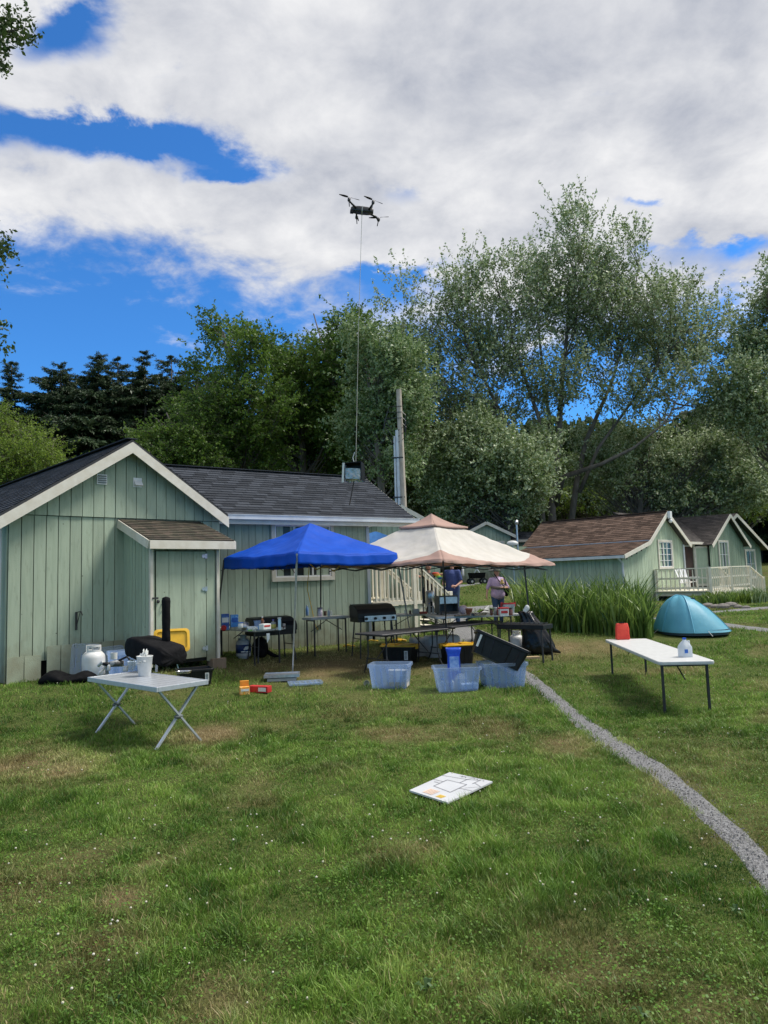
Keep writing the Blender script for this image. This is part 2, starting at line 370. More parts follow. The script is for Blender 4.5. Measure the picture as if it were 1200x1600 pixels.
def make_ground():
    ys = np.concatenate([np.linspace(-12, 1.9, 24), 2+(np.linspace(0, 1, 380)**1.9)*58, np.linspace(63, 420, 40)])
    xs = np.linspace(-1, 1, 361); xs = np.sign(xs)*(np.abs(xs)**1.8)
    X = np.outer(12+np.abs(ys)*.95, xs); Y = np.repeat(ys[:, None], 361, 1)
    Z = terr(X, Y)+(fbm(X, Y, 1.3, 5, 3)-.5)*.03
    V = np.stack([X, Y, Z], -1).reshape(-1, 3); ny, nx = X.shape
    i = np.arange(ny-1)[:, None]*nx+np.arange(nx-1)[None]; Fq = np.stack([i, i+1, i+nx+1, i+nx], -1).reshape(-1, 4)
    me = bpy.data.meshes.new('ground'); me.vertices.add(len(V)); me.vertices.foreach_set('co', V.reshape(-1).astype(np.float32))
    me.loops.add(Fq.size); me.loops.foreach_set('vertex_index', Fq.reshape(-1).astype(np.int32)); me.polygons.add(len(Fq))
    me.polygons.foreach_set('loop_start', np.arange(0, Fq.size, 4, dtype=np.int32)); me.polygons.foreach_set('loop_total', np.full(len(Fq), 4, np.int32))
    a = me.attributes.new('dry', 'FLOAT', 'POINT'); a.data.foreach_set('value', dryness(V[:, 0], V[:, 1]).astype(np.float32))
    me.polygons.foreach_set('use_smooth', np.ones(len(Fq), bool)); me.update()
    o = bpy.data.objects.new('ground', me); C.objects.link(o); tag(o, kind='structure')
    m = bpy.data.materials.new('lawn_soil'); m.use_nodes = True; nt = m.node_tree; N = nt.nodes.new; L = nt.links.new; b = nt.nodes['Principled BSDF']
    tc = N('ShaderNodeTexCoord')
    def no(s, d=6):
        n = N('ShaderNodeTexNoise'); n.inputs['Scale'].default_value = s; n.inputs['Detail'].default_value = d; n.inputs['Roughness'].default_value = .65; L(tc.outputs['Object'], n.inputs['Vector']); return n.outputs['Fac']
    cr = N('ShaderNodeValToRGB'); e = cr.color_ramp.elements; e[0].position = .32; e[1].position = .70; e[0].color = (.035, .062, .014, 1); e[1].color = (.135, .165, .045, 1); L(no(22, 9), cr.inputs[0])
    c2 = N('ShaderNodeValToRGB'); e = c2.color_ramp.elements; e[0].position = .3; e[1].position = .7; e[0].color = (.12, .09, .045, 1); e[1].color = (.27, .215, .11, 1); L(no(30, 9), c2.inputs[0])
    at = N('ShaderNodeAttribute'); at.attribute_name = 'dry'
    mm = N('ShaderNodeMath'); mm.operation = 'MULTIPLY_ADD'; L(no(2.5, 6), mm.inputs[0]); mm.inputs[1].default_value = 1.0; mm.inputs[2].default_value = -.5
    ad = N('ShaderNodeMath'); ad.use_clamp = True; L(at.outputs['Fac'], ad.inputs[0]); L(mm.outputs[0], ad.inputs[1])
    mx = N('ShaderNodeMix'); mx.data_type = 'RGBA'; L(ad.outputs[0], mx.inputs[0]); L(cr.outputs[0], mx.inputs[6]); L(c2.outputs[0], mx.inputs[7]); L(mx.outputs[2], b.inputs['Base Color'])
    b.inputs['Roughness'].default_value = .95; b.inputs['Specular IOR Level'].default_value = .1
    bp = N('ShaderNodeBump'); bp.inputs['Strength'].default_value = .9; bp.inputs['Distance'].default_value = .05; L(no(40, 6), bp.inputs['Height']); L(bp.outputs[0], b.inputs['Normal'])
    me.materials.append(m)
make_ground()
M_gravel = mat('grey_gravel', (.27, .275, .28), (.13, .13, .132), 55, .9, 1.0, 110, detail=9, lo=.4, hi=.6)
def make_path(name, pts, rows=14):
    vs = []; fs = []; W = 7; k = 0
    P2 = []
    for (a, wa), (b, wb) in zip(pts, pts[1:]):
        for i in range(rows): t = i/rows; P2.append((a.lerp(b, t), wa+(wb-wa)*t))
    for it in range(3): P2 = [P2[0]]+[((P2[i-1][0]+P2[i][0]*2+P2[i+1][0])/4, P2[i][1]) for i in range(1, len(P2)-1)]+[P2[-1]]
    for i, (p, w) in enumerate(P2):
        d = P2[min(i+1, len(P2)-1)][0]-P2[max(i-1, 0)][0]; n = Vector((-d.y, d.x, 0)).normalized()
        for j in range(W):
            s = j/(W-1)*2-1; jit = 1+.25*(float(vnoise(p.x*3+s*9, p.y*3, 2.3, 4))-.5)*abs(s)
            q = p+n*(w*.5*s*jit*(.72+.6*float(fbm(p.x, p.y, 1.6, 88+(s > 0), 3)))); h = (float(fbm(q.x, q.y, 1.3, 5, 3))-.5)*.03
            q.z = gz(q.x, q.y)+h+(.012 if abs(s) < .99 else -.01); vs.append(q)
    n = len(P2); fs = [(i*W+j, i*W+j+1, (i+1)*W+j+1, (i+1)*W+j) for i in range(n-1) for j in range(W-1)]
    o = MB().add(vs, fs).build(name, M_gravel, smooth=True); tag(o, kind='structure')
make_path('path', PATH1); make_path('path', PATH2); make_path('path', PATH3); make_path('path', PATH4)

# ---------------------------------------------------------------- grass
def grass_mat():
    m = bpy.data.materials.new('grass_blades'); m.use_nodes = True; nt = m.node_tree; nt.nodes.clear(); N = nt.nodes.new; L = nt.links.new
    at = N('ShaderNodeAttribute'); at.attribute_name = 'tint'; a2 = N('ShaderNodeAttribute'); a2.attribute_name = 'dry'
    cr = N('ShaderNodeValToRGB'); e = cr.color_ramp.elements; e[0].color = (.038, .095, .013, 1); e[1].color = (.28, .42, .08, 1); e.new(.5).color = (.115, .23, .03, 1); L(at.outputs['Fac'], cr.inputs[0])
    c2 = N('ShaderNodeValToRGB'); e = c2.color_ramp.elements; e[0].color = (.20, .15, .06, 1); e[1].color = (.50, .42, .22, 1); L(at.outputs['Fac'], c2.inputs[0])
    mx = N('ShaderNodeMix'); mx.data_type = 'RGBA'; L(a2.outputs['Fac'], mx.inputs[0]); L(cr.outputs[0], mx.inputs[6]); L(c2.outputs[0], mx.inputs[7])
    b = N('ShaderNodeBsdfPrincipled'); L(mx.outputs[2], b.inputs['Base Color']); b.inputs['Roughness'].default_value = .5; b.inputs['Specular IOR Level'].default_value = .3
    tr = N('ShaderNodeBsdfTranslucent'); L(mx.outputs[2], tr.inputs[0]); ms = N('ShaderNodeMixShader'); ms.inputs[0].default_value = .3; L(b.outputs[0], ms.inputs[1]); L(tr.outputs[0], ms.inputs[2])
    o = N('ShaderNodeOutputMaterial'); L(ms.outputs[0], o.inputs[0]); return m
M_grass = grass_mat()
EXCL = []
BOARD = [G(640, 1243), G(700, 1263), G(770, 1232), G(703, 1217)]
def not_excl(X, Y):
    ok = np.ones(np.shape(X), bool); ins = np.ones(np.shape(X), bool)
    for a, b in zip(BOARD, BOARD[1:]+BOARD[:1]): ins &= ((b.x-a.x)*(Y-a.y)-(b.y-a.y)*(X-a.x)) > .0
    ok &= ~ins
    for px, py, r, dy in ((611, 1077, .27, .18), (716, 1081, .29, .18), (789, 1076, .3, .2), (441, 1063, .2, .05), (477, 1070, .2, .05), (1085, 1000, .9, .5)):
        g = G(px, py); ok &= np.hypot(X-g.x, Y-g.y-dy) > r
    return ok
def make_grass(N, D0, D1, w0, hmul, seed):
    rg = np.random.RandomState(seed); u = rg.rand(N); pw = .42
    D = (D0**pw+u*(D1**pw-D0**pw))**(1/pw); X = rg.uniform(-1, 1, N)*(.64*D+.4); Y = D
    # tufts: pull points toward clump noise
    keep = (pathness(X, Y)*(.65+.7*fbm(X, Y, 2.5, 78, 3)) > .30+.75*rg.rand(N)) & not_excl(X, Y) & (rg.rand(N) < .45+.9*fbm(X, Y, 3.0, 21, 3))
    dry = dryness(X, Y); keep &= rg.rand(N) > dry*.45
    X = X[keep]; Y = Y[keep]; D = D[keep]; dry = dry[keep]; n = len(X)
    Z = terr(X, Y)+(fbm(X, Y, 1.3, 5, 3)-.5)*.03
    hn = fbm(X, Y, 1.7, 33, 3); hh = fbm(X, Y, 7, 35, 2)
    H = hmul*(.018+.045*np.clip((hn-.40)*2.2, 0, 1)+.045*np.clip((hh-.52)*3.5, 0, 1))*(.5+.9*rg.rand(n))*(1-.45*dry)
    Wd = w0*(.7+.6*rg.rand(n))*(1+D/7.0)
    a = rg.rand(n)*2*np.pi; lean = (.25+.75*rg.rand(n))*H
    ld = rg.rand(n)*2*np.pi
    ex, ey = np.cos(a)*Wd*.5, np.sin(a)*Wd*.5; lx, ly = np.cos(ld)*lean, np.sin(ld)*lean
    base = np.stack([X, Y, Z-.005], -1); E = np.stack([ex, ey, 0*ex], -1)
    mid = base+np.stack([lx*.35, ly*.35, H*.62], -1); tip = base+np.stack([lx, ly, H], -1)
    Q = np.stack([base-E, base+E, mid+E*.8, mid-E*.8], 1); T = np.stack([mid-E*.8, mid+E*.8, tip+E*.12, tip-E*.12], 1)
    V = np.concatenate([Q, T], 0)
    tn = np.clip(.5*rg.rand(n)+1.2*(fbm(X, Y, .9, 41, 4)-.5)+1.1*(fbm(X, Y, 4.5, 43, 3)-.5)+.25, 0, 1)
    dr = np.clip(dry*1.1+(rg.rand(n) < .07+.2*dry)*.8+.25*(fbm(X, Y, 2.2, 51, 3)-.5), 0, 1)
    return V, np.concatenate([tn, tn]), np.concatenate([dr, dr])
def grass_objs():
    for nm, args in (('grass', (420000, 2.1, 9.5, .0029, 1.0, 1)), ('grass', (330000, 7, 26, .0036, 1.0, 2)), ('grass', (60000, 22, 45, .006, 1.2, 3))):
        V, t, d = make_grass(*args); o = fast_quads(nm, V, M_grass, t, dry=d); tag(o, 'short patchy green lawn grass with dry straw spots', 'grass', kind='stuff')
    # clover leaves and flowers
    rg = np.random.RandomState(5); n = 60000; D = (2.1**.5+rg.rand(n)*(11**.5-2.1**.5))**2; X = rg.uniform(-1, 1, n)*(.64*D+.4)
    k = (fbm(X, D, 1.1, 61, 3) > .53) & not_excl(X, D) & (pathness(X, D) > 1.15); X = X[k]; D = D[k]; n = len(X); Z = terr(X, D)+(fbm(X, D, 1.3, 5, 3)-.5)*.03+.018+.03*rg.rand(n)
    s = .004+.005*rg.rand(n); a = rg.rand(n)*6.28; tl = rg.uniform(-.5, .5, (n, 2)); c = np.stack([X, D, Z], -1)
    e1 = np.stack([np.cos(a), np.sin(a), tl[:, 0]], -1)*s[:, None]; e2 = np.stack([-np.sin(a), np.cos(a), tl[:, 1]], -1)*s[:, None]
    V = np.stack([c-e1, c-e2, c+e1, c+e2], 1); o = fast_quads('clover', V, M_grass, .1+.5*rg.rand(n), dry=np.zeros(n)); tag(o, 'low clover leaves spread through the lawn', 'clover', kind='stuff')
    mb = MB(); pts = []
    r2 = random.Random(3)
    while len(pts) < 270:
        d = (2.3**.5+r2.random()*(12.5**.5-2.3**.5))**2; x = r2.uniform(-.6, .6)*d
        if float(fbm(x, d, .9, 71, 3)) > .47+.1*r2.random() and float(pathness(np.array(x), np.array(d))) > 1.2: pts.append((x, d))
    for x, d in pts:
        h = r2.uniform(.03, .065); r = r2.uniform(.005, .0085); z = gz(x, d)
        mb.ell((x, d, z+h), (r, r, r*.8), 6, 4)
    o = mb.build('clover_flowers', mat('clover_white', (.62, .60, .52), (.45, .43, .3), 90, .8)); tag(o, 'tiny white clover flowers dotted over the lawn', 'flowers', kind='stuff')
    for (px, py, s) in ((665, 1553, 1.0), (1150, 1428, .8), (1005, 1595, .8), (180, 1573, .7)):
        g = G(px, py); mb = MB()
        for i in range(7):
            a = i*.9+r2.random(); l = s*r2.uniform(.04, .075); w = l*.33; hz = s*r2.uniform(.03, .06)
            d = Vector((math.cos(a), math.sin(a), 0)); n = Vector((-d.y, d.x, 0))
            mb.add([g+d*.004, g+d*l*.5+n*w*.5+Vector((0, 0, hz)), g+d*l+Vector((0, 0, hz*.8)), g+d*l*.5-n*w*.5+Vector((0, 0, hz))], [(0, 1, 2, 3)], r2.random())
        o = mb.build('weed', mat('weed_leaf', (.05, .11, .03), (.08, .15, .04), 30, .6, transl=.2), loc=g)
        tag(o, {665: 'broad leaved weed low in the lawn below the whiteboard', 1150: 'broad leaved weed at the right beside the gravel path', 1005: 'broad leaved weed at the bottom right edge of the lawn', 180: 'broad leaved weed at the bottom left of the lawn'}[px], 'weed', 'weeds in the lawn')
grass_objs()

def pebbles():
    rg = np.random.RandomState(8); pts = []
    for PT, n in ((PATH1, 5200),):
        seg = [(a, wa, b, wb) for (a, wa), (b, wb) in zip(PT, PT[1:])]; ln = np.array([(b-a).length*(1.0/(a.y+.5)) for a, _, b, _ in seg]); ln /= ln.sum()
        for i in rg.choice(len(seg), n, p=ln):
            a, wa, b, wb = seg[i]; t = rg.rand(); p = a.lerp(b, t); d = (b-a).normalized(); w = (wa+(wb-wa)*t)*.5; s = rg.normal()*.62; pts.append((p.x-d.y*w*s, p.y+d.x*w*s))
    A = np.array(pts); A = A[(A[:, 1] < 14) & not_excl(A[:, 0], A[:, 1])]; n = len(A); Z = terr(A[:, 0], A[:, 1])+(fbm(A[:, 0], A[:, 1], 1.3, 5, 3)-.5)*.03+.014; c = np.stack([A[:, 0], A[:, 1], Z], -1)
    r = (.003+.008*rg.rand(n)**3)[:, None]*(.7+.05*A[:, 1:2]); an = rg.rand(n)*6.28; e1 = np.stack([np.cos(an), np.sin(an), 0*an], -1)*r; e2 = np.stack([-np.sin(an), np.cos(an), 0*an], -1)*r*.7; up3 = np.array([0, 0, 1])*r*.8
    V = []
    for p, q in ((e1, e2), (e2, -e1), (-e1, -e2), (-e2, e1)): V.append(np.stack([c+p, c+q, c+up3+q*.3, c+up3+p*.3], 1))
    o = fast_quads('gravel', np.concatenate(V), mat('pebble_grey', (.27, .265, .255), (.14, .137, .13), 30, .85, tint=.8), np.tile(rg.rand(n), 4)); tag(o, 'loose grey gravel scattered along the lawn path', 'gravel', kind='stuff')
pebbles()

# ---------------------------------------------------------------- building helpers
def siding(mb, L, zb, ztop, board=.2, y=0, rng=rnd, back=True, gap=.006, x0=0, knots=()):
    n = max(1, int(round(L/board))); b = L/n
    for i in range(n):
        a, c = x0+i*b+gap, x0+(i+1)*b-gap; d = .022+rng.uniform(-.004, .004); t = rng.random()
        poly = [(a, zb), (c, zb), (c, ztop(c)), (a, ztop(a))]
        for k in knots:
            if a < k < c: poly.insert(3, (k, ztop(k)))
        mb.prism([(p[0], y-d, p[1]) for p in poly], (0, d, 0), t, 0)
    if back:
        xs = sorted([x0, x0+L]+list(knots)); poly = [(x0, zb-.01), (x0+L, zb-.01)]+[(x, ztop(x)-.01) for x in reversed(xs)]
        mb.prism([(p[0], y+.001, p[1]) for p in poly], (0, .08, 0), .5, 1)
def shingles(mb, p0, ax, upv, L, Sl, s0=None, s1=None, course=.135, tab=.3, lift=.014, th=.06, rng=rnd):
    p0 = Vector(p0); ax = Vector(ax).normalized(); upv = Vector(upv).normalized(); nn = ax.cross(upv).normalized()
    if nn.z < 0: nn = -nn
    s0 = s0 or (lambda v: 0); s1 = s1 or (lambda v: L); nc = int(math.ceil(Sl/course))
    for i in range(nc):
        v0 = i*course; v1 = min(Sl, v0+course); a = s0(v0/Sl); b = s1(v0/Sl); off = (i % 2)*tab/2+rng.uniform(-.02, .02)
        x = a
        k = 0; nxt = a-off % tab+tab
        while x < b-1e-4:
            e = min(nxt, b); t = rng.random(); g = .003; xa, xb = x+g, e-g
            if xb > xa:
                l1 = lift+rng.uniform(0, .003)
                P0 = p0+ax*xa+upv*v0; P1 = p0+ax*xb+upv*v0; P2_ = p0+ax*xb+upv*v1; P3 = p0+ax*xa+upv*v1
                mb.add([P0+nn*l1, P1+nn*l1, P2_+nn*.002, P3+nn*.002, P0-nn*.001, P1-nn*.001], [(0, 1, 2, 3), (4, 5, 1, 0)], t, 0)
            x = e; nxt += tab
    # deck board beneath
    q = [p0+ax*s0(0), p0+ax*s1(0), p0+ax*s1(1)+upv*Sl, p0+ax*s0(1)+upv*Sl]
    mb.add(q+[p-nn*th for p in q], [(0, 1, 2, 3), (7, 6, 5, 4), (0, 4, 5, 1), (1, 5, 6, 2), (2, 6, 7, 3), (3, 7, 4, 0)], .3, 1)
def frame_T(p, th): return Matrix.Translation(p) @ Matrix.Rotation(th, 4, 'Z')
def window(par, T, x, z, w, h, mats, cols=2, rows=1, name='window', sw=.09, y=-.03, blind=False, fr=None):
    fr = fr or M_trim
    mb = MB(); mb.T = T
    for a, b, c, d in ((x-sw, z-sw, w+2*sw, sw), (x-sw, z+h, w+2*sw, sw), (x-sw, z, sw, h), (x+w, z, sw, h)): mb.box((a+c/2, y-.02, b+d/2), (c, .05, d))
    o = mb.build(name, fr, par, world=True, bevel=.004)
    mb = MB(); mb.T = T; mb.box((x+w/2, y+.012, z+h/2), (w, .006, h)); mb.build('pane', M_glass, o, world=True)
    mb = MB(); mb.T = T; t = .035
    for i in range(cols+1): xx = x+t/2+(w-t)*i/cols; mb.box((xx, y-.008, z+h/2), (t, .03, h))
    for j in range(rows+1): zz = z+t/2+(h-t)*j/rows; mb.box((x+w/2, y-.0095, zz), (w-2*t, .026, t if j in (0, rows) else .02))
    mb.build('sash', M_white, o, world=True)
    return o
# ================================================================ near green cabin
def near_cabin():
    tg, tm = R(44), R(34)
    eg = Vector((math.cos(tg), math.sin(tg), 0)); bg = Vector((-math.sin(tg), math.cos(tg), 0))
    em = Vector((math.cos(tm), math.sin(tm), 0)); bm_ = Vector((-math.sin(tm), math.cos(tm), 0))
    PK = P(195, 900, 13.4); PK.z = 0; HW = 2.03; W0 = PK-eg*HW
    cab = thing('cabin', 'nearest pale green board cabin with charcoal shingle roof and lean-to closet', 'cabin', (W0.x, W0.y, gz(W0.x, W0.y)))
    EZ, RZ = 3.18, 4.52; T = frame_T(W0, tg)
    zt = lambda x: EZ+(RZ-EZ)*(1-abs(x-HW)/HW)
    # lower boards then gable boards, slightly proud
    mb = MB(); mb.T = T; siding(mb, 2*HW, .62, lambda x: 3.16, board=.205, gap=.007)
    mb.box((HW, .3, .5), (2*HW-.02, .35, .9), mi=1)
    mb.build('wall', [M_green, M_dark], cab, world=True)
    mb = MB(); mb.T = T; siding(mb, 2*HW, 3.13, zt, board=.2, y=-.028, knots=(HW,), x0=0); mb.build('gable_wall', [M_green, M_dark], cab, world=True)
    mb = MB(); mb.T = T; siding(mb, .55, .25, lambda x: .72, board=.27, y=-.01, x0=0, back=False); siding(mb, 1.4, .25, lambda x: .86, board=.24, y=-.06, x0=.62, back=False); mb.build('skirt_panel', [M_skirt], cab, world=True)
    # left side wall of the wing
    mb = MB(); mb.T = frame_T(W0+bg*8.5, tg-math.pi/2); siding(mb, 8.5, .3, lambda x: EZ, y=0); mb.build('side_wall', [M_green, M_dark], cab, world=True)
    # corner board + downspout
    mb = MB(); mb.tube([W0+bg*.1-eg*.10+Vector((0, 0, z)) for z in (.3, 3.0)], .035, 8); mb.build('downspout', M_gutter, cab, world=True)
    # gable wing roof
    OV = .32; sl = math.atan2(RZ-EZ, HW); EX = .30; Ls = (HW+EX)/math.cos(sl)
    base_z = RZ+.07-(HW+EX)*math.tan(sl)
    mb = MB()
    pL = W0-eg*EX-bg*OV; pL.z = base_z; uL = eg*math.cos(sl)+Vector((0, 0, math.sin(sl)))
    shingles(mb, pL, bg, uL, 10.5, Ls)
    EXR = .02; pR = W0+eg*(2*HW+EXR)-bg*OV; pR.z = RZ+.07-(HW+EXR)*math.tan(sl); uR = -eg*math.cos(sl)+Vector((0, 0, math.sin(sl)))
    shingles(mb, pR, bg, uR, 6, (HW+EXR)/math.cos(sl))
    rz = RZ+.09; mb.bar(PK-bg*OV+Vector((0, 0, rz)), PK+bg*10.2+Vector((0, 0, rz)), .2, .02, tint=.3)
    mb.build('roof', [M_shin, M_black], cab, world=True)
    # barge boards
    for (p, u) in ((pL, uL), (pR, uR)):
        mb = MB(); h = .17; q0 = p-bg*.025-Vector((0, 0, .05)); q1 = q0+u*(Ls if u is uL else (HW+EXR)/math.cos(sl))
        if u is uR: pass
        d = Vector((0, 0, -h)); mb.add([q0, q1, q1+d*1.22, q0+d*1.22, q0+bg*.022, q1+bg*.022, q1+d*1.22+bg*.022, q0+d*1.22+bg*.022], [(0, 1, 2, 3), (7, 6, 5, 4), (0, 4, 5, 1), (2, 6, 7, 3), (0, 3, 7, 4), (1, 5, 6, 2)])
        mb.build('barge_board', M_trim, cab, world=True)
    # louvre vent and dryer hood
    mb = MB(); mb.T = T; x = HW-.47
    mb.box((x, -.06, 3.83), (.19, .03, .19)); o = mb.build('louvre_vent', M_white, cab, world=True)
    mb = MB(); mb.T = T
    for i in range(4): mb.box((x, -.085, 3.77+i*.04), (.15, .02, .018), Matrix.Rotation(R(35), 3, 'X'))
    mb.build('slats', mat('vent_shadow_grey', (.3, .32, .33), None, 5, .6), o, world=True)
    mb = MB(); mb.T = T; x = HW+.22
    mb.prism([(x-.07, -.05, 3.88), (x-.07, -.14, 3.76), (x-.07, -.05, 3.74)], (.15, 0, 0)); mb.box((x, -.055, 3.82), (.17, .02, .18)); mb.build('vent_hood', M_white, cab, world=True)
    mb = MB(); mb.T = T; x = 1.13; mb.bar((x, -.04, 1.1), (x, -.04, 1.42), .03, .03); mb.tube([(x, -.05, 1.41), (x+.02, -.2, 1.43), (x+.03, -.24, 1.36)], .008, 6); mb.tube([(x, -.04, 1.15), (x+.02, -.16, 1.42)], .007, 6); mb.build('hanging_bracket', M_black, cab, world=True)
    # ---- lean-to closet
    s0 = 2.02; wd = 1.33; dp = 1.08; TC = frame_T(W0+eg*s0-bg*dp, tg); TS = frame_T(W0+eg*s0, tg-math.pi/2)
    zf = 2.63; zw = 3.02; gzb = .42
    mb = MB(); mb.T = TC
    siding(mb, .07, gzb, lambda x: zf, x0=0, back=False); siding(mb, .19, gzb, lambda x: zf, board=.19, x0=wd-.24, back=False); siding(mb, wd-.31, 2.47, lambda x: zf, x0=.07, back=False)
    mb.box((wd/2, .06, (gzb+zf)/2), (wd-.04, .06, zf-gzb-.02), mi=1)
    mb.T = TS; siding(mb, dp-.03, gzb, lambda x: zw-(zw-zf)*x/dp, board=.13)
    mb.T = frame_T(W0+eg*(s0+wd)-bg*dp, tg+math.pi/2); siding(mb, dp, gzb, lambda x: zf+(zw-zf)*x/dp, board=.2)
    mb.build('closet_wall', [M_green, M_dark], cab, world=True)
    mb = MB(); mb.T = TC
    for x in (-.005, wd-.01): mb = MB(); mb.T = TC; mb.box((x+.005, -.02, (gzb+zf)/2), (.055, .07, zf-gzb)); mb.build('corner_trim', M_trim, cab, world=True)
    mb = MB(); mb.T = TC; siding(mb, .995, gzb+.08, lambda x: 2.45, board=.235, y=-.012, x0=.085, back=False, gap=.004); dr = mb.build('closet_door', [M_green], cab, world=True)
    for z in (.66, 1.75, 2.36):
        mb = MB(); mb.T = TC; x = 1.04; mb.lathe((x-.02, -.045, z), [(.035, 0), (.035, .004)], 10, R3=Matrix.Rotation(R(90), 3, 'X')); mb.box((x+.035, -.047, z), (.05, .006, .09)); mb.build('hinge', M_steel, dr, world=True)
    mb = MB(); mb.T = TC; mb.box((.06, -.06, 1.62), (.11, .012, .03)); mb.ell((.115, -.06, 1.56), (.03, .015, .035)); mb.build('padlock', M_black, dr, world=True)
    mb = MB(); mb.T = TC; mb.tube([(.19, -.04, 1.52), (.19, -.07, 1.49), (.19, -.07, 1.41), (.19, -.04, 1.38)], .008, 6); mb.build('handle', M_steel, dr, world=True)
    mb = MB(); a = math.atan2(zw-zf, dp); fo = .24; p = W0+eg*(s0-.14)-bg*(dp+fo); p.z = zw+.10-(dp+fo)*math.tan(a); u = bg*math.cos(a)+Vector((0, 0, math.sin(a)))
    shingles(mb, p, eg, u, wd+.38, (dp+fo)/math.cos(a)-.03, course=.12); mb.build('closet_roof', [M_shinm, M_black], cab, world=True)
    mb = MB(); q = p-bg*.022+Vector((0, 0, -.085)); mb.bar(q, q+eg*(wd+.40), .02, .15)
    q = p-eg*.012+Vector((0, 0, -.085)); mb.bar(q, q+u*((dp+fo)/math.cos(a)-.05), .02, .15); q2 = q+eg*(wd+.40); mb.bar(q2, q2+u*((dp+fo)/math.cos(a)-.05), .02, .15)
    mb.build('closet_fascia', M_trim, cab, world=True)
    # ---- main wing
    M0 = P(343, 900, 14.75); M0.z = 0; EZm = 3.28; RZm = 4.62; run = 2.28; sm = math.atan2(RZm-EZm, run); um = bm_*math.cos(sm)+Vector((0, 0, math.sin(sm)))
    Lm = 5.1; Wb = M0+bm_*.38; WL = 3.95
    mb = MB(); mb.T = frame_T(Wb-em*1.0, tm); siding(mb, WL+1.0, .2, lambda x: 3.38, board=.165, gap=.005); mb.box(((WL+1)/2, 1.3, 1.8), (WL+.96, 2.3, 2.9), mi=1); mb.build('main_wall', [M_green, M_dark], cab, world=True)
    mb = MB(); p = Vector((M0.x, M0.y, EZm)); shingles(mb, p, em, um, Lm, run/math.cos(sm), s0=lambda v: -.02-1.25*v)
    p2 = p+em*Lm+bm_*run*2; u2 = -bm_*math.cos(sm)+Vector((0, 0, math.sin(sm))); shingles(mb, p2, -em, u2, Lm+1, run/math.cos(sm))
    a = M0+bm_*run+Vector((0, 0, RZm+.015)); mb.bar(a-em*1.3, a+em*Lm, .2, .02, tint=.4)
    mb.build('main_roof', [M_shin, M_black], cab, world=True)
    mb = MB(); q = p-bm_*.06+Vector((0, 0, -.05))
    for (dy, dz, w, h) in ((0, -.05, .11, .01), (-.055, 0, .012, .10), (.055, 0, .012, .10), (-.06, .045, .025, .012)): mb.bar(q-em*.03+bm_*dy+Vector((0, 0, dz)), q+em*(Lm+.03)+bm_*dy+Vector((0, 0, dz)), w, h)
    mb.build('gutter', M_gutter, cab, world=True)
    mb = MB(); q = p+bm_*.02+Vector((0, 0, -.13)); mb.bar(q, q+em*Lm, .02, .13); e0 = p+em*(Lm+.012)+Vector((0, 0, -.09)); mb.bar(e0, e0+um*(run/math.cos(sm)), .022, .14); e0 = p2+em*.012+Vector((0, 0, -.09)); mb.bar(e0, e0+u2*(run/math.cos(sm)), .022, .14)
    # soffit of the porch roof, and its far post
    mb.bar(p+em*(Lm-.6)+bm_*.5+Vector((0, 0, -.02)), p+em*(Lm-.6)+bm_*4+Vector((0, 0, -.02)), 1.2, .02)
    mb.build('fascia', M_trim, cab, world=True)
    mb = MB(); q = Wb+em*(WL-.07)-bm_*.05; mb.bar(q+Vector((0, 0, .35)), q+Vector((0, 0, 3.15)), .07, .06, upv=(0, 1, 0)); mb.bar(q+Vector((0, 0, 3.1)), q-bm_*.3+Vector((0, 0, 3.2)), .06); mb.build('downspout', M_gutter, cab, world=True)
    TW = frame_T(Wb, tm); window(cab, TW, 1.42, 1.93, 1.42, 1.18, None, cols=3, rows=2)
    # porch beam
    return Wb, em, bm_, tm, WL
WB, EM, BM, TM, WLEN = near_cabin()

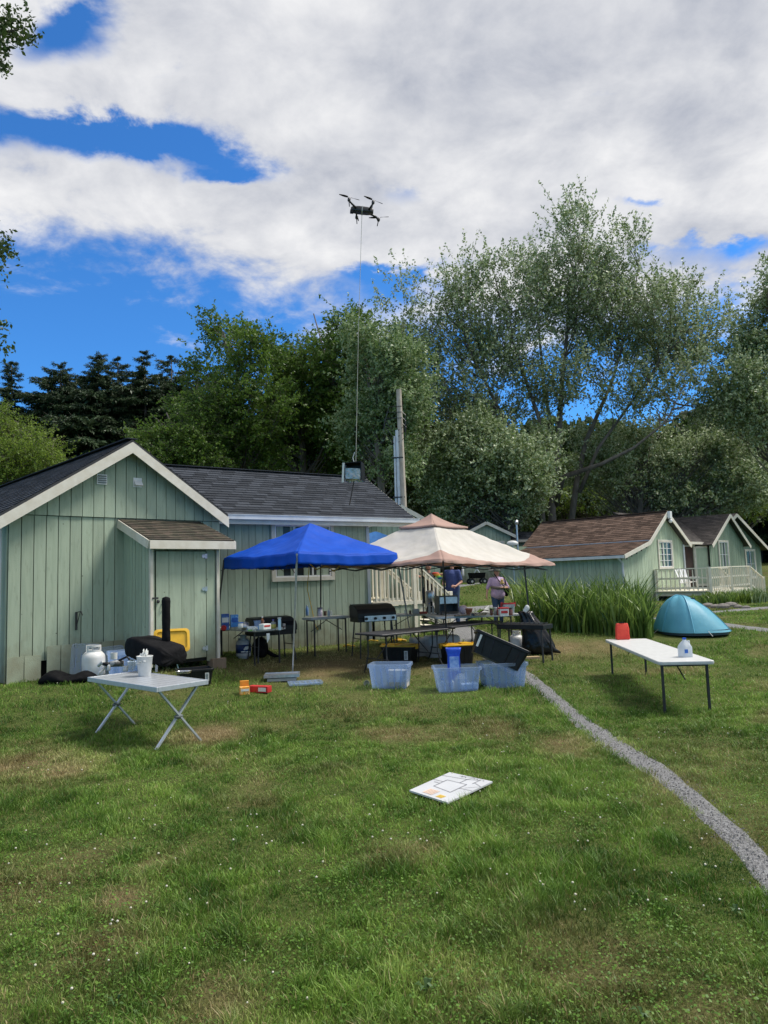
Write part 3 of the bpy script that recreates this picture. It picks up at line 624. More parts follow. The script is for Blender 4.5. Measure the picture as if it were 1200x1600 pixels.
# ---------------------------------------------------------------- stair and landing beside the cabin
def stairs():
    o = WB+EM*(WLEN+.06)-BM*.02; T = frame_T(o, TM); st = thing('stair_landing', 'cream painted landing and stair with baluster rail beside the nearest cabin', 'stairs', (o.x, o.y, gz(o.x, o.y)))
    L = 1.22; fz = 1.22; tz = 2.2
    mb = MB(); mb.T = T; siding(mb, L+.15, .3, lambda x: fz-.06, board=.15, x0=0); mb.build('skirt', [M_green, M_dark], st, world=True)
    mb = MB(); mb.T = T; mb.box((L/2+.1, .7, fz), (L+.3, 1.5, .09)); mb.build('floor', M_deck, st, world=True)
    def rail(x0, z0, x1, z1, y, n, low=None):
        r = MB(); r.T = T; r.bar((x0, y, z0), (x1, y, z1), .09, .04); r.build('handrail', M_deck, st, world=True); lo = low or .88; r = MB(); r.T = T; r.bar((x0, y, z0-lo), (x1, y, z1-lo), .04, .07); r.build('bottom_rail', M_deck, st, world=True); r = MB(); r.T = T; r.bar((x0, y, z0-.08), (x1, y, z1-.08), .035, .07); r.build('top_rail', M_deck, st, world=True)
        for i in range(n):
            t = (i+.5)/n; x = x0+(x1-x0)*t; z = z0+(z1-z0)*t; b = MB(); b.T = T; b.box((x, y-.03, z-.04-lo/2), (.035, .032, lo)); b.build('baluster', M_deck, st, world=True)
    rail(0, tz, L, tz, 0, 10); rail(L+.05, tz, L+1.15, 1.35, 0, 9); rail(0, tz, L, tz, 1.4, 9); rail(L+.05, tz, L+1.15, 1.35, 1.4, 7)
    for x, z0, z1 in ((L, .4, tz+.06), (L+1.15, .4, 1.45)):
        for y in (0, 1.4): b = MB(); b.T = T; b.box((x, y-.01, (z0+z1)/2), (.1, .1, z1-z0)); b.build('post', M_deck, st, world=True, bevel=.006)
    for i in range(4):
        b = MB(); b.T = T; b.box((L+.25+i*.26, .7, fz-.17*(i+1)), (.29, 1.32, .045)); b.build('tread', M_deck, st, world=True)
    for y in (.02, 1.36): b = MB(); b.T = T; b.bar((L+.1, y, fz-.05), (L+1.2, y, .42), .045, .24); b.build('stringer', M_deck, st, world=True)
stairs()

# ================================================================ right cabin with brown roof
def gable_wall(mb, L, zb, knots, zt, T, board, y=0): mb.T = T; siding(mb, L, zb, zt, board=board, y=y, knots=knots)
def right_cabin():
    th = R(45); e = Vector((math.cos(th), math.sin(th), 0)); b = Vector((-math.sin(th), math.cos(th), 0))
    A = P(973, 900, 30); A.z = 0; cab = thing('cabin', 'pale green cabin with brown shingle roof and white window behind the blue tent', 'cabin', (A.x, A.y, gz(A.x, A.y)))
    W = 6.3; pts = [(0, 2.5), (2.1, 3.02), (4.15, 4.42), (6.3, 3.1)]
    zt = lambda x: float(np.interp(x, [p[0] for p in pts], [p[1] for p in pts]))
    mb = MB(); gable_wall(mb, W, .3, (2.1, 4.15), zt, frame_T(A, th), .16); mb.build('gable_wall', [M_green2, M_dark], cab, world=True)
    mb = MB(); LL = 6.2; mb.T = frame_T(A+b*LL, th-math.pi/2); siding(mb, LL, .3, lambda x: 2.48, board=.2); mb.build('side_wall', [M_green, M_dark], cab, world=True)
    mb = MB(); mb.T = frame_T(A, th); mb.box((W, 3, 1.9), (.1, 6, 2.4)); mb.box((W/2, 6.2, 1.9), (W, .1, 2.6)); mb.build('rear_wall', [M_green3], cab, world=True)
    mb = MB(); mf = MB()
    def plane(x0, z0, x1, z1, m):
        d = e*(x1-x0)+Vector((0, 0, z1-z0)); p = A+e*x0-b*.3; p.z = z0+.09; shingles(m, p, b, d, LL+.55, d.length, course=.16, tab=.33)
    plane(-.35, 2.42, 2.1, 3.02, mb); plane(2.12, 3.03, 4.15, 4.42, mb); plane(6.6, 2.92, 4.15, 4.42, mb)
    mb.bar(A+e*4.15-b*.3+Vector((0, 0, 4.53)), A+e*4.15+b*(LL+.2)+Vector((0, 0, 4.53)), .22, .03, tint=.3)
    mb.build('roof', [M_shinb, M_black], cab, world=True)
    mf.bar(A+e*2.1-b*.3+Vector((0, 0, 3.135)), A+e*2.1+b*(LL+.2)+Vector((0, 0, 3.135)), .05, .03); mf.build('flashing', M_alu, cab, world=True)
    for x0, z0, x1, z1 in ((-.35, 2.42, 2.1, 3.02), (2.1, 3.02, 4.15, 4.42), (6.6, 2.92, 4.15, 4.42)):
        m = MB(); m.bar(A+e*x0-b*.32+Vector((0, 0, z0)), A+e*x1-b*.32+Vector((0, 0, z1)), .03, .17); m.build('barge_board', M_trim, cab, world=True)
    m = MB(); q = A-e*.37+Vector((0, 0, 2.42)); m.bar(q-b*.3, q+b*(LL+.3), .09, .12); m.build('gutter', M_gutter, cab, world=True)
    m = MB(); m.tube([A-e*.37+Vector((0, 0, 2.4)), A-e*.08-b*.07+Vector((0, 0, 2.15)), A-e*.05-b*.07+Vector((0, 0, .5))], .045, 8)
    m.tube([A+e*6.25-b*.07+Vector((0, 0, 3.0)), A+e*6.25-b*.07+Vector((0, 0, 1.0))], .045, 8); m.build('downspout', M_gutter, cab, world=True)
    window(cab, frame_T(A, th), 3.55, 1.95, 1.35, 1.15, None, cols=3, rows=4, sw=.1)
    m = MB(); m.T = frame_T(A, th); m.box((4.15, -.4, 4.33), (.2, .12, .34)); m.ell((4.15, -.42, 4.05), (.09, .09, .09)); m.build('floodlight', M_white, cab, world=True)
    # string of dark bulbs under the barge
    m = MB(); m.T = frame_T(A, th)
    for i in range(9):
        x = .2+i*.48; m.ell((x, -.12, zt(x)-.2), (.035, .035, .05), 6, 4)
    m.build('bulb_string', M_black, cab, world=True)
    # ---- linking wing with doors
    B0 = A+e*6.2+b*.7; mb = MB(); LW = 4.1; mb.T = frame_T(B0, th); siding(mb, LW, .9, lambda x: 3.25, board=.16); mb.build('link_wall', [M_green2, M_dark], cab, world=True)
    mb = MB(); d = b*2.3+Vector((0, 0, 1.55)); p = B0-b*.35-e*.2; p.z = 3.2; shingles(mb, p, e, d, LW+1, d.length, course=.16, s0=lambda v: -1.3*v, s1=lambda v: LW+.6+1.2*v); mb.build('link_roof', [M_shind, M_black], cab, world=True)
    m = MB(); q = p+Vector((0, 0, -.07))-b*.03; m.bar(q, q+e*(LW-.1), .03, .13); m.build('fascia', M_trim, cab, world=True)
    m = MB(); m.T = frame_T(B0, th)
    for x in (1.0, 1.75, 3.1): m.box((x, -.05, 2.0), (.12, .05, 2.2))
    m.box((2.05, -.05, 3.05), (2.2, .06, .16)); m.build('door_frame', M_trim, cab, world=True)
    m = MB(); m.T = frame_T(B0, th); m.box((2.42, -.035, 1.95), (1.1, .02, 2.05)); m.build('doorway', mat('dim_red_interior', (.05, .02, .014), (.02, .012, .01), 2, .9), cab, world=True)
    m = MB(); m.T = frame_T(B0, th); m.box((1.38, -.04, 1.95), (.62, .02, 2.0)); d1 = m.build('glass_door', M_glass, cab, world=True)
    m = MB(); m.T = frame_T(B0, th)
    for x in (1.1, 1.66): m.box((x, -.06, 1.95), (.09, .04, 2.0))
    m.box((1.38, -.06, 1.35), (.5, .04, .08)); m.build('door_stile', M_white, d1, world=True)
    # open door leaf swung out, with pale green panel
    m = MB(); m.T = frame_T(B0+e*3.15, th-R(35))
    for a, w in ((.05, .1), (.95, .1)): m.box((a, -.05, 1.95), (w, .05, 2.05))
    for z in (.98, 2.93): m.box((.5, -.05, z), (.82, .05, .12))
    d2 = m.build('open_door', M_trim, cab, world=True)
    m = MB(); m.T = frame_T(B0+e*3.15, th-R(35)); m.box((.5, -.05, 1.95), (.82, .02, 1.86)); m.build('door_panel', M_green2, d2, world=True)
    # ---- second gable
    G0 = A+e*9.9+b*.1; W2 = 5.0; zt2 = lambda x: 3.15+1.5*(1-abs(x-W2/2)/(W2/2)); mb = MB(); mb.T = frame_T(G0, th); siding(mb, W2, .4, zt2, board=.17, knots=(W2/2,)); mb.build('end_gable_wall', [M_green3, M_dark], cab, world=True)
    mb = MB()
    for x0 in (-.35, W2+.35):
        z0 = 3.15-1.5*.35/(W2/2); d = e*(W2/2-x0)+Vector((0, 0, 4.65-z0)); p = G0+e*x0-b*.3; p.z = z0+.1; shingles(mb, p, b, d, 5, d.length, course=.17)
    mb.build('end_roof', [M_shind, M_black], cab, world=True)
    for x0 in (-.35, W2+.35):
        z0 = 3.15-1.5*.35/(W2/2); m = MB(); m.bar(G0+e*x0-b*.32+Vector((0, 0, z0)), G0+e*W2/2-b*.32+Vector((0, 0, 4.65)), .03, .18); m.build('barge_board', M_trim, cab, world=True)
    window(cab, frame_T(G0, th), 1.25, 1.85, 1.25, 1.35, None, cols=3, rows=2, sw=.1)
    # ---- third cabin, far right
    c0 = P(1100, 900, 40); c0.z = 0; c3 = thing('cabin', 'dark green cabin at the right edge with grey brown roof', 'cabin', (c0.x, c0.y, gz(c0.x, c0.y)))
    th3 = R(38); e3 = Vector((math.cos(th3), math.sin(th3), 0)); b3 = Vector((-math.sin(th3), math.cos(th3), 0))
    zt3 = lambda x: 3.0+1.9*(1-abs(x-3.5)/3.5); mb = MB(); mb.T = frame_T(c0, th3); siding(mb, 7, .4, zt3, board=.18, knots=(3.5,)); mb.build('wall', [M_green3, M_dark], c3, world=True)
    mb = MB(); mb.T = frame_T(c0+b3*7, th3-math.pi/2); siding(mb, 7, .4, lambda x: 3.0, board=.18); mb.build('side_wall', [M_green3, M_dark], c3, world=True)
    mb = MB()
    for x0 in (-.4, 7.4):
        z0 = 3.0-1.9*.4/3.5; d = e3*(3.5-x0)+Vector((0, 0, 4.9-z0)); p = c0+e3*x0-b3*.4; p.z = z0+.1; shingles(mb, p, b3, d, 7.6, d.length, course=.17)
    mb.build('roof', [mat('grey_brown_shingle', (.085, .073, .068), (.12, .1, .095), 60, .85, .5, 250, tint=.9), M_black], c3, world=True)
    for x0 in (-.4, 7.4):
        m = MB(); z0 = 3.0-1.9*.4/3.5; m.bar(c0+e3*x0-b3*.42+Vector((0, 0, z0)), c0+e3*3.5-b3*.42+Vector((0, 0, 4.9)), .03, .18); m.build('barge_board', M_trim, c3, world=True)
    window(c3, frame_T(c0, th3), 5.0, 1.2, 1.1, 1.6, None, cols=2, rows=2, sw=.1)
    # ---- deck
    D0 = A+e*2.9; dk = thing('deck', 'cream deck with baluster railings in front of the brown roofed cabin', 'deck', (D0.x, D0.y, gz(D0.x, D0.y)))
    o1 = -b; out = 2.45; run = 4.9; fz = .86
    m = MB()
    for i in range(16): a = D0+e*(i*run/16)+Vector((0, 0, fz)); m.bar(a, a+o1*out, run/16-.012, .04, tint=(i*37 % 10)/10)
    m.build('floor', M_deck, dk, world=True)
    m = MB(); m.bar(D0+Vector((0, 0, fz-.1)), D0+o1*out+Vector((0, 0, fz-.1)), .04, .2); m.bar(D0+o1*out+Vector((0, 0, fz-.1)), D0+o1*out+e*run+Vector((0, 0, fz-.1)), .04, .2); m.build('rim_board', M_deck, dk, world=True)
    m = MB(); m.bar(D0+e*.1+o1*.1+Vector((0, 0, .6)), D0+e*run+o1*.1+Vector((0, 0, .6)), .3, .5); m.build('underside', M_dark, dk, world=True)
    def railing(a, c, z0, z1, n, mid=True):
        m = MB(); A_ = a+Vector((0, 0, z0)); B_ = c+Vector((0, 0, z1)); m.bar(A_, B_, .10, .045); m.build('handrail', M_deck, dk, world=True); m = MB(); m.bar(A_-Vector((0, 0, .84)), B_-Vector((0, 0, .84)), .05, .08); m.build('bottom_rail', M_deck, dk, world=True); m = MB()
        if mid: m.bar(A_-Vector((0, 0, .42)), B_-Vector((0, 0, .42)), .05, .07); m.build('middle_rail', M_deck, dk, world=True)
        nn = (B_-A_).normalized().cross(Vector((0, 0, 1)))*.032
        for i in range(n):
            p = A_.lerp(B_, (i+.5)/n); m = MB(); m.bar(p-Vector((0, 0, .05))+nn, p-Vector((0, 0, .95))+nn, .04, .03, upv=(0, 1, 0)); m.build('baluster', M_deck, dk, world=True)
    rz = fz+.98
    railing(D0+o1*.1, D0+o1*out, rz, rz, 12); railing(D0+o1*out, D0+o1*out+e*run*.5, rz, rz+.03, 11); railing(D0+o1*out+e*run*.5, D0+o1*out+e*run, rz+.03, rz+.03, 11)
    railing(D0+o1*out+e*run, D0+o1*out+e*(run+1.9), rz+.03, rz-.6, 8, False)
    railing(D0+o1*(out-1.5)+e*(run+.3), D0+o1*(out-1.5)+e*(run+1.9), rz+.03, rz-.6, 8, False)
    for q, z in ((D0+o1*.1, rz), (D0+o1*out, rz+.05), (D0+o1*out+e*run*.5, rz+.05), (D0+o1*out+e*run, rz+.05), (D0+o1*out+e*(run+1.9), rz-.5)):
        m = MB(); m.bar(q+Vector((0, 0, .35)), q+Vector((0, 0, z)), .11, .11, upv=(0, 1, 0)); m.build('post', M_deck, dk, world=True)
    for i in range(4):
        m = MB(); q = D0+e*(run+.3+i*.45)+Vector((0, 0, fz-.1*(i+1))); m.bar(q+o1*(out-1.4), q+o1*(out-.05), .42, .05); m.build('tread', M_deck, dk, world=True)
    # deck chair
    for k, (s, q_) in enumerate(((1.6, .9),)):
        p = D0+e*s+o1*q_; ch = thing('deck_chair', ['white slatted garden chair on the deck under the cabin window', 'white slatted garden chair on the deck nearer the railing'][k], 'chair', (p.x, p.y, fz+.02), R(20+k*30))
        for sx in (-.28, .28):
            for y, h in ((-.25, .55), (.25, .45)): m = MB(); m.box((sx, y, h/2), (.07, .05, h)); m.build('leg', M_white, ch)
            m = MB(); m.box((sx*1.05, 0, .57), (.12, .62, .025)); m.build('armrest', M_white, ch)
        m = MB(); [m.box((0, -.22+i*.11, .38-.02*i), (.5, .09, .02)) for i in range(5)]; m.build('seat', M_white, ch)
        m = MB(); [m.bar((-.22+i*.11, .24, .3), (-.26+i*.13, .5, 1.0-.03*abs(i-2)**2*.6), .09, .02) for i in range(5)]; m.build('backrest', M_white, ch)
right_cabin()

# ================================================================ cabins behind
def back_cabins():
    # between canopy and brown roof
    for (lab, px, D, th, W, ez, rz, L, win, shm) in (
        ('small green cabin far behind the beige canopy with light grey window trim', 722, 38, 10, 2.8, 3.95, 4.62, 5, True, M_shin),
        ('dark roofed green cabin glimpsed between the blue and beige canopies', 566, 27, 8, 3.0, 3.7, 4.55, .1, False, M_shin)):
        A = P(px, 900, D); A.z = 0; t = R(th); e = Vector((math.cos(t), math.sin(t), 0)); b = Vector((-e.y, e.x, 0)); z0 = gz(A.x, A.y)
        c = thing('cabin', lab, 'cabin', (A.x, A.y, z0)); zt = lambda x: ez+(rz-ez)*(1-abs(x-W/2)/(W/2))
        mb = MB(); mb.T = frame_T(A, t); siding(mb, W, z0-.1, zt, board=.2, knots=(W/2,)); mb.build('wall', [M_green, M_dark], c, world=True)
        mb = MB(); mb.T = frame_T(A+e*W+b*.0, t); siding(mb, max(.2, L*.35), z0-.1, lambda x: ez-.3, board=.2, y=.8); mb.build('wing_wall', [M_green, M_dark], c, world=True)
        mb = MB()
        for x0 in (-.3, W+.3):
            zz = ez-(rz-ez)*.3/(W/2); d = e*(W/2-x0)+Vector((0, 0, rz-zz)); p = A+e*x0-b*.25; p.z = zz+.08; shingles(mb, p, b, d, 5, d.length, course=.2)
        d = b*2+Vector((0, 0, rz-ez-.1)); p = A+e*W*.8+b*.55; p.z = ez-.25; shingles(mb, p, e, d, L*.35+1.0, d.length, course=.2, s0=lambda v: -1.0*v)
        mb.build('roof', [shm, M_black], c, world=True)
        mb = MB()
        for x0 in (-.3, W+.3): zz = ez-(rz-ez)*.3/(W/2); mb.bar(A+e*x0-b*.27+Vector((0, 0, zz)), A+e*W/2-b*.27+Vector((0, 0, rz)), .03, .16)
        mb.bar(A+e*W*.9+b*.53+Vector((0, 0, ez-.3)), A+e*(W+L*.35)+b*.53+Vector((0, 0, ez-.3)), .03, .14)
        mb.build('trim', M_trim, c, world=True)
        if win: window(c, frame_T(A, t), 1.55, z0+.7, .8, 1.4, None, cols=1, rows=1); window(c, frame_T(A, t), .8, z0+1.0, .4, 1.0, None, cols=1, rows=1)
back_cabins()

# ================================================================ utility pole
def pole():
    D = 30; b = P(634, 880, D); t = P(623, 609, D); g = gz(b.x, b.y); base = b+(b-t)*((b.z-g)/(t.z-b.z)); up_ = thing('utility_pole', 'tall weathered utility pole with grey conduits standing behind the cabin roof', 'pole', base)
    m = MB(); m.tube([base, t], [.16, .11], 12); m.build('pole', mat('pale_weathered_pole', (.50, .44, .37), (.34, .29, .23), 9, .85, .4, 40, stretch=(1, 1, .2)), up_, world=True)
    d = (t-base).normalized(); L = (t-base).length
    for off, r, h in ((-.2, .075, .79), (-.36, .045, .76)):
        m = MB(); m.tube([base+Vector((off, -.05, 0)), base+d*L*h+Vector((off*.75, -.05, 0))], r, 8); m.build('conduit', mat('conduit_grey', (.60, .64, .68), (.5, .53, .56), 5, .45), up_, world=True)
    for i in range(2):
        m = MB(); c = base+d*L*(.45+.2*i); m.box(c+Vector((-.18, -.08, 0)), (.5, .1, .05)); m.build('strap', M_black, up_, world=True)
    m = MB()
    for j in range(3):
        a = base+d*L*(.90-.03*j)
        m.tube([a+Vector((.1, -.12, .1)), a+Vector((-.45-.1*j, -.1, .1)), a+Vector((-.62-.05*j, -.1, -.5)), a+Vector((-.3, -.1, -1.0))], .016, 5)
        m.tube([a, a+Vector((.25, -.1, -.3)), a+Vector((.2, -.1, -.75)), a+Vector((-.1, -.1, -.95))], .014, 5)
    m.build('drop_wires', M_black, up_, world=True)
pole()
# ================================================================ trees
M_bark = mat('grey_brown_bark', (.13, .11, .09), (.07, .06, .05), 6, .9, .8, 20, stretch=(1, 1, .25))
M_barkl = mat('pale_poplar_bark', (.16, .14, .115), (.09, .08, .065), 6, .9, .8, 20, stretch=(1, 1, .3))
L_silver = leaf_mat('silver_leaf', (.08, .125, .035), (.20, .27, .09), (.38, .45, .27), .3, .45)
L_silver2 = leaf_mat('dusty_leaf', (.075, .13, .035), (.17, .25, .08), (.27, .35, .18), .3, .45)
L_maple = leaf_mat('maple_leaf', (.04, .085, .012), (.14, .23, .035), None, .4)
L_bright = leaf_mat('bright_leaf', (.07, .125, .014), (.23, .32, .05), None, .45)
L_dark = leaf_mat('dark_leaf', (.03, .055, .014), (.085, .135, .035), None, .3)
L_conif = leaf_mat('conifer_needles', (.02, .04, .016), (.06, .098, .042), None, .15)
def unit(v): return v/np.maximum(np.linalg.norm(v, axis=-1, keepdims=True), 1e-9)
def leaves_from(Pn, rg, size, asp=.55, hang=0):
    n = len(Pn); d = unit(rg.normal(size=(n, 3))+np.array([0, 0, -hang])); s = unit(np.cross(d, rg.normal(size=(n, 3))))
    L = (size*(.7+.6*rg.rand(n)))[:, None]*.5
    return np.stack([Pn-d*L, Pn+s*L*asp-d*L*.1, Pn+d*L, Pn-s*L*asp-d*L*.1], 1)
def broadleaf(name, label, base, trunks, blobs, nclump, twigs, lpt, size, m, bark, seed, twl=1.0, upb=.5, outb=.7, cat='tree', group=None, shell=.45, limb_r=.06, tw_r=None, flat=None, drop=0):
    """trunks: list of point lists (world), blobs: (x,y,z,rx,ry,rz,weight)"""
    rg = np.random.RandomState(seed); t = thing(name, label, cat, base, 0, group)
    B = np.array([b[:6] for b in blobs], float); w = np.array([b[6] if len(b) > 6 else b[3]*b[4]*b[5] for b in blobs], float); w /= w.sum()
    idx = rg.choice(len(B), nclump, p=w); dv = unit(rg.normal(size=(nclump, 3))); rad = rg.rand(nclump)**shell
    cen = B[idx, :3]+dv*rad[:, None]*B[idx, 3:6]; out = dv
    mb = MB(); TP = []
    for tr in trunks:
        pts = [Vector(p[:3]) for p in tr]; rr_ = [p[3] for p in tr]; mb.tube(pts, rr_, 10)
        for i in range(len(pts)-1):
            for k in range(6): TP.append(pts[i].lerp(pts[i+1], k/6))
    TPa = np.array([tuple(p) for p in TP])
    for c in cen[::max(1, nclump//260)]:
        d = TPa-c; sc = np.linalg.norm(d[:, :2], axis=1)*1.0+np.abs(TPa[:, 2]-(c[2]-np.linalg.norm(d[:, :2], axis=1)*.9))
        a = Vector(TPa[int(np.argmin(sc))]); cc = Vector(c); L = (cc-a).length
        if L < .3: continue
        q = a.lerp(cc, .5)+Vector((rg.normal()*.06*L, rg.normal()*.06*L, .04*L)); q2 = a.lerp(cc, .25)+Vector((rg.normal()*.03*L, rg.normal()*.03*L, -.02*L))
        r = limb_r*min(1, .25+L/6); mb.tube([a, q2, q, cc], [r, r*.75, r*.45, r*.12], 5, cap=False)
    mb.build('trunk', bark, t, world=True, smooth=True)
    K = nclump*twigs; c = np.repeat(cen, twigs, 0); o = np.repeat(out, twigs, 0)
    st = c+rg.normal(size=(K, 3))*twl*.38*np.array([1, 1, .8]); dr = unit(o*outb+np.array([0, 0, upb])+rg.normal(size=(K, 3))*.5)
    Lt = twl*(.5+.7*rg.rand(K)); tt = np.tile(np.linspace(.05, 1, lpt), K); s2 = np.repeat(st, lpt, 0); d2 = np.repeat(dr, lpt, 0); l2 = np.repeat(Lt, lpt)
    Pn = s2+d2*(tt*l2)[:, None]+rg.normal(size=(len(s2), 3))*(.055*twl+.03)*(1.15-.8*tt)[:, None]; Pn[:, 2] -= drop*tt*tt*l2
    V = leaves_from(Pn, rg, size); tc = np.repeat(np.repeat(rg.rand(nclump), twigs), lpt); tint = np.clip(.45*rg.rand(len(Pn))+.55*tc, 0, 1)
    fast_quads('crown', V, m, tint, t, off=base)
    if tw_r:   # visible twigs
        n = K; e = unit(np.cross(dr, rg.normal(size=(n, 3))))*tw_r; en = st+dr*Lt[:, None]; V = np.stack([st-e, st+e, en+e*.3, en-e*.3], 1); fast_quads('twigs', V, bark, rg.rand(n), t, off=base)
    return t
def conifer(label, x, y, H, Rb, seed, sparse=1.0, droop=.35, z0=None, tiers=34, group='tall dark conifers behind the cabins', first=.12):
    rg = np.random.RandomState(seed); b = (x, y, gz(x, y) if z0 is None else z0); t = thing('conifer', label, 'tree', b, 0, group)
    mb = MB(); lean = rg.normal()*.01*H; mb.tube([(x, y, b[2]), (x+lean*.4, y, b[2]+H*.5), (x+lean, y, b[2]+H*.99)], [H*.016, H*.009, .02], 8)
    st = []; dr = []; ln = []; wt = []
    for i in range(tiers):
        f = first+(1-first)*(i/(tiers-1))**.92; z = H*f; rr_ = Rb*min((1-f)**.68, .72)*(.55+.75*rg.rand())+.12; nb = max(3, int((9 if f < .9 else 5)*sparse))
        for k in range(nb):
            a = rg.rand()*6.28; l = rr_*(.65+.5*rg.rand())
            if rg.rand() > sparse*1.05: continue
            zj = z+rg.uniform(-.5, .5)*H*.035; l *= .55+.9*float(fbm(np.array(a*1.3), np.array(f*6), 1.0, seed, 2)); S0 = np.array([x+lean*f, y, b[2]+min(zj, H*.985)]); d = np.array([math.cos(a), math.sin(a), -.05+.25*f*f+.35*max(0, f-.85)/.15]); E = S0+d*l+np.array([0, 0, -droop*l*.35]); tip = E+np.array([math.cos(a), math.sin(a), .35])*l*.12
            mb.tube([S0, E, tip], [.02+.012*l, .012, .006], 4, cap=False)
            m = int(20+l*22)
            for j in range(m):
                u = .12+.88*rg.rand(); p = S0+(E-S0)*u; sd = np.array([-math.sin(a), math.cos(a), 0])*(1 if rg.rand() < .5 else -1)
                q = unit(np.array([math.cos(a), math.sin(a), 0])*.7+sd*(.3+.7*rg.rand())+np.array([0, 0, -droop*rg.rand()-.1])); L = (.22+.22*rg.rand())*l*(1.15-.75*u)+.12
                st.append(p+rg.normal(size=3)*.04); dr.append(q); ln.append(L); wt.append(rg.rand())
    mb.build('trunk', M_bark, t, world=True, smooth=True)
    st = np.array(st); dr = np.array(dr); ln = np.array(ln); wt = np.array(wt); k = 5; n = len(st)
    tt = np.tile((np.arange(k)+.3)/k, n); Pn = np.repeat(st, k, 0)+np.repeat(dr, k, 0)*(tt*np.repeat(ln, k))[:, None]+rg.normal(size=(n*k, 3))*.035
    d = unit(np.repeat(dr, k, 0)+rg.normal(size=(n*k, 3))*.45); s = unit(np.cross(d, rg.normal(size=(n*k, 3))+np.array([0, 0, 1.5]))); L = (np.repeat(ln, k)*.28+.05)[:, None]; W = L*.20
    V = np.stack([Pn-d*L*.4, Pn+s*W, Pn+d*L*.7, Pn-s*W], 1); fast_quads('crown', V, L_conif, np.clip(np.repeat(wt, k)*.6+.4*rg.rand(n*k), 0, 1), t, off=b)
    return t
def gp(px, D): p = P(px, 900, D); return (p.x, D, gz(p.x, D))
def bl(px, py, D, rx, ry, rz, w=None): p = P(px, py, D); return (p.x, p.y, p.z, rx, ry, rz)+((w,) if w else ())
def pxr(n, D): return n*D/1110.0
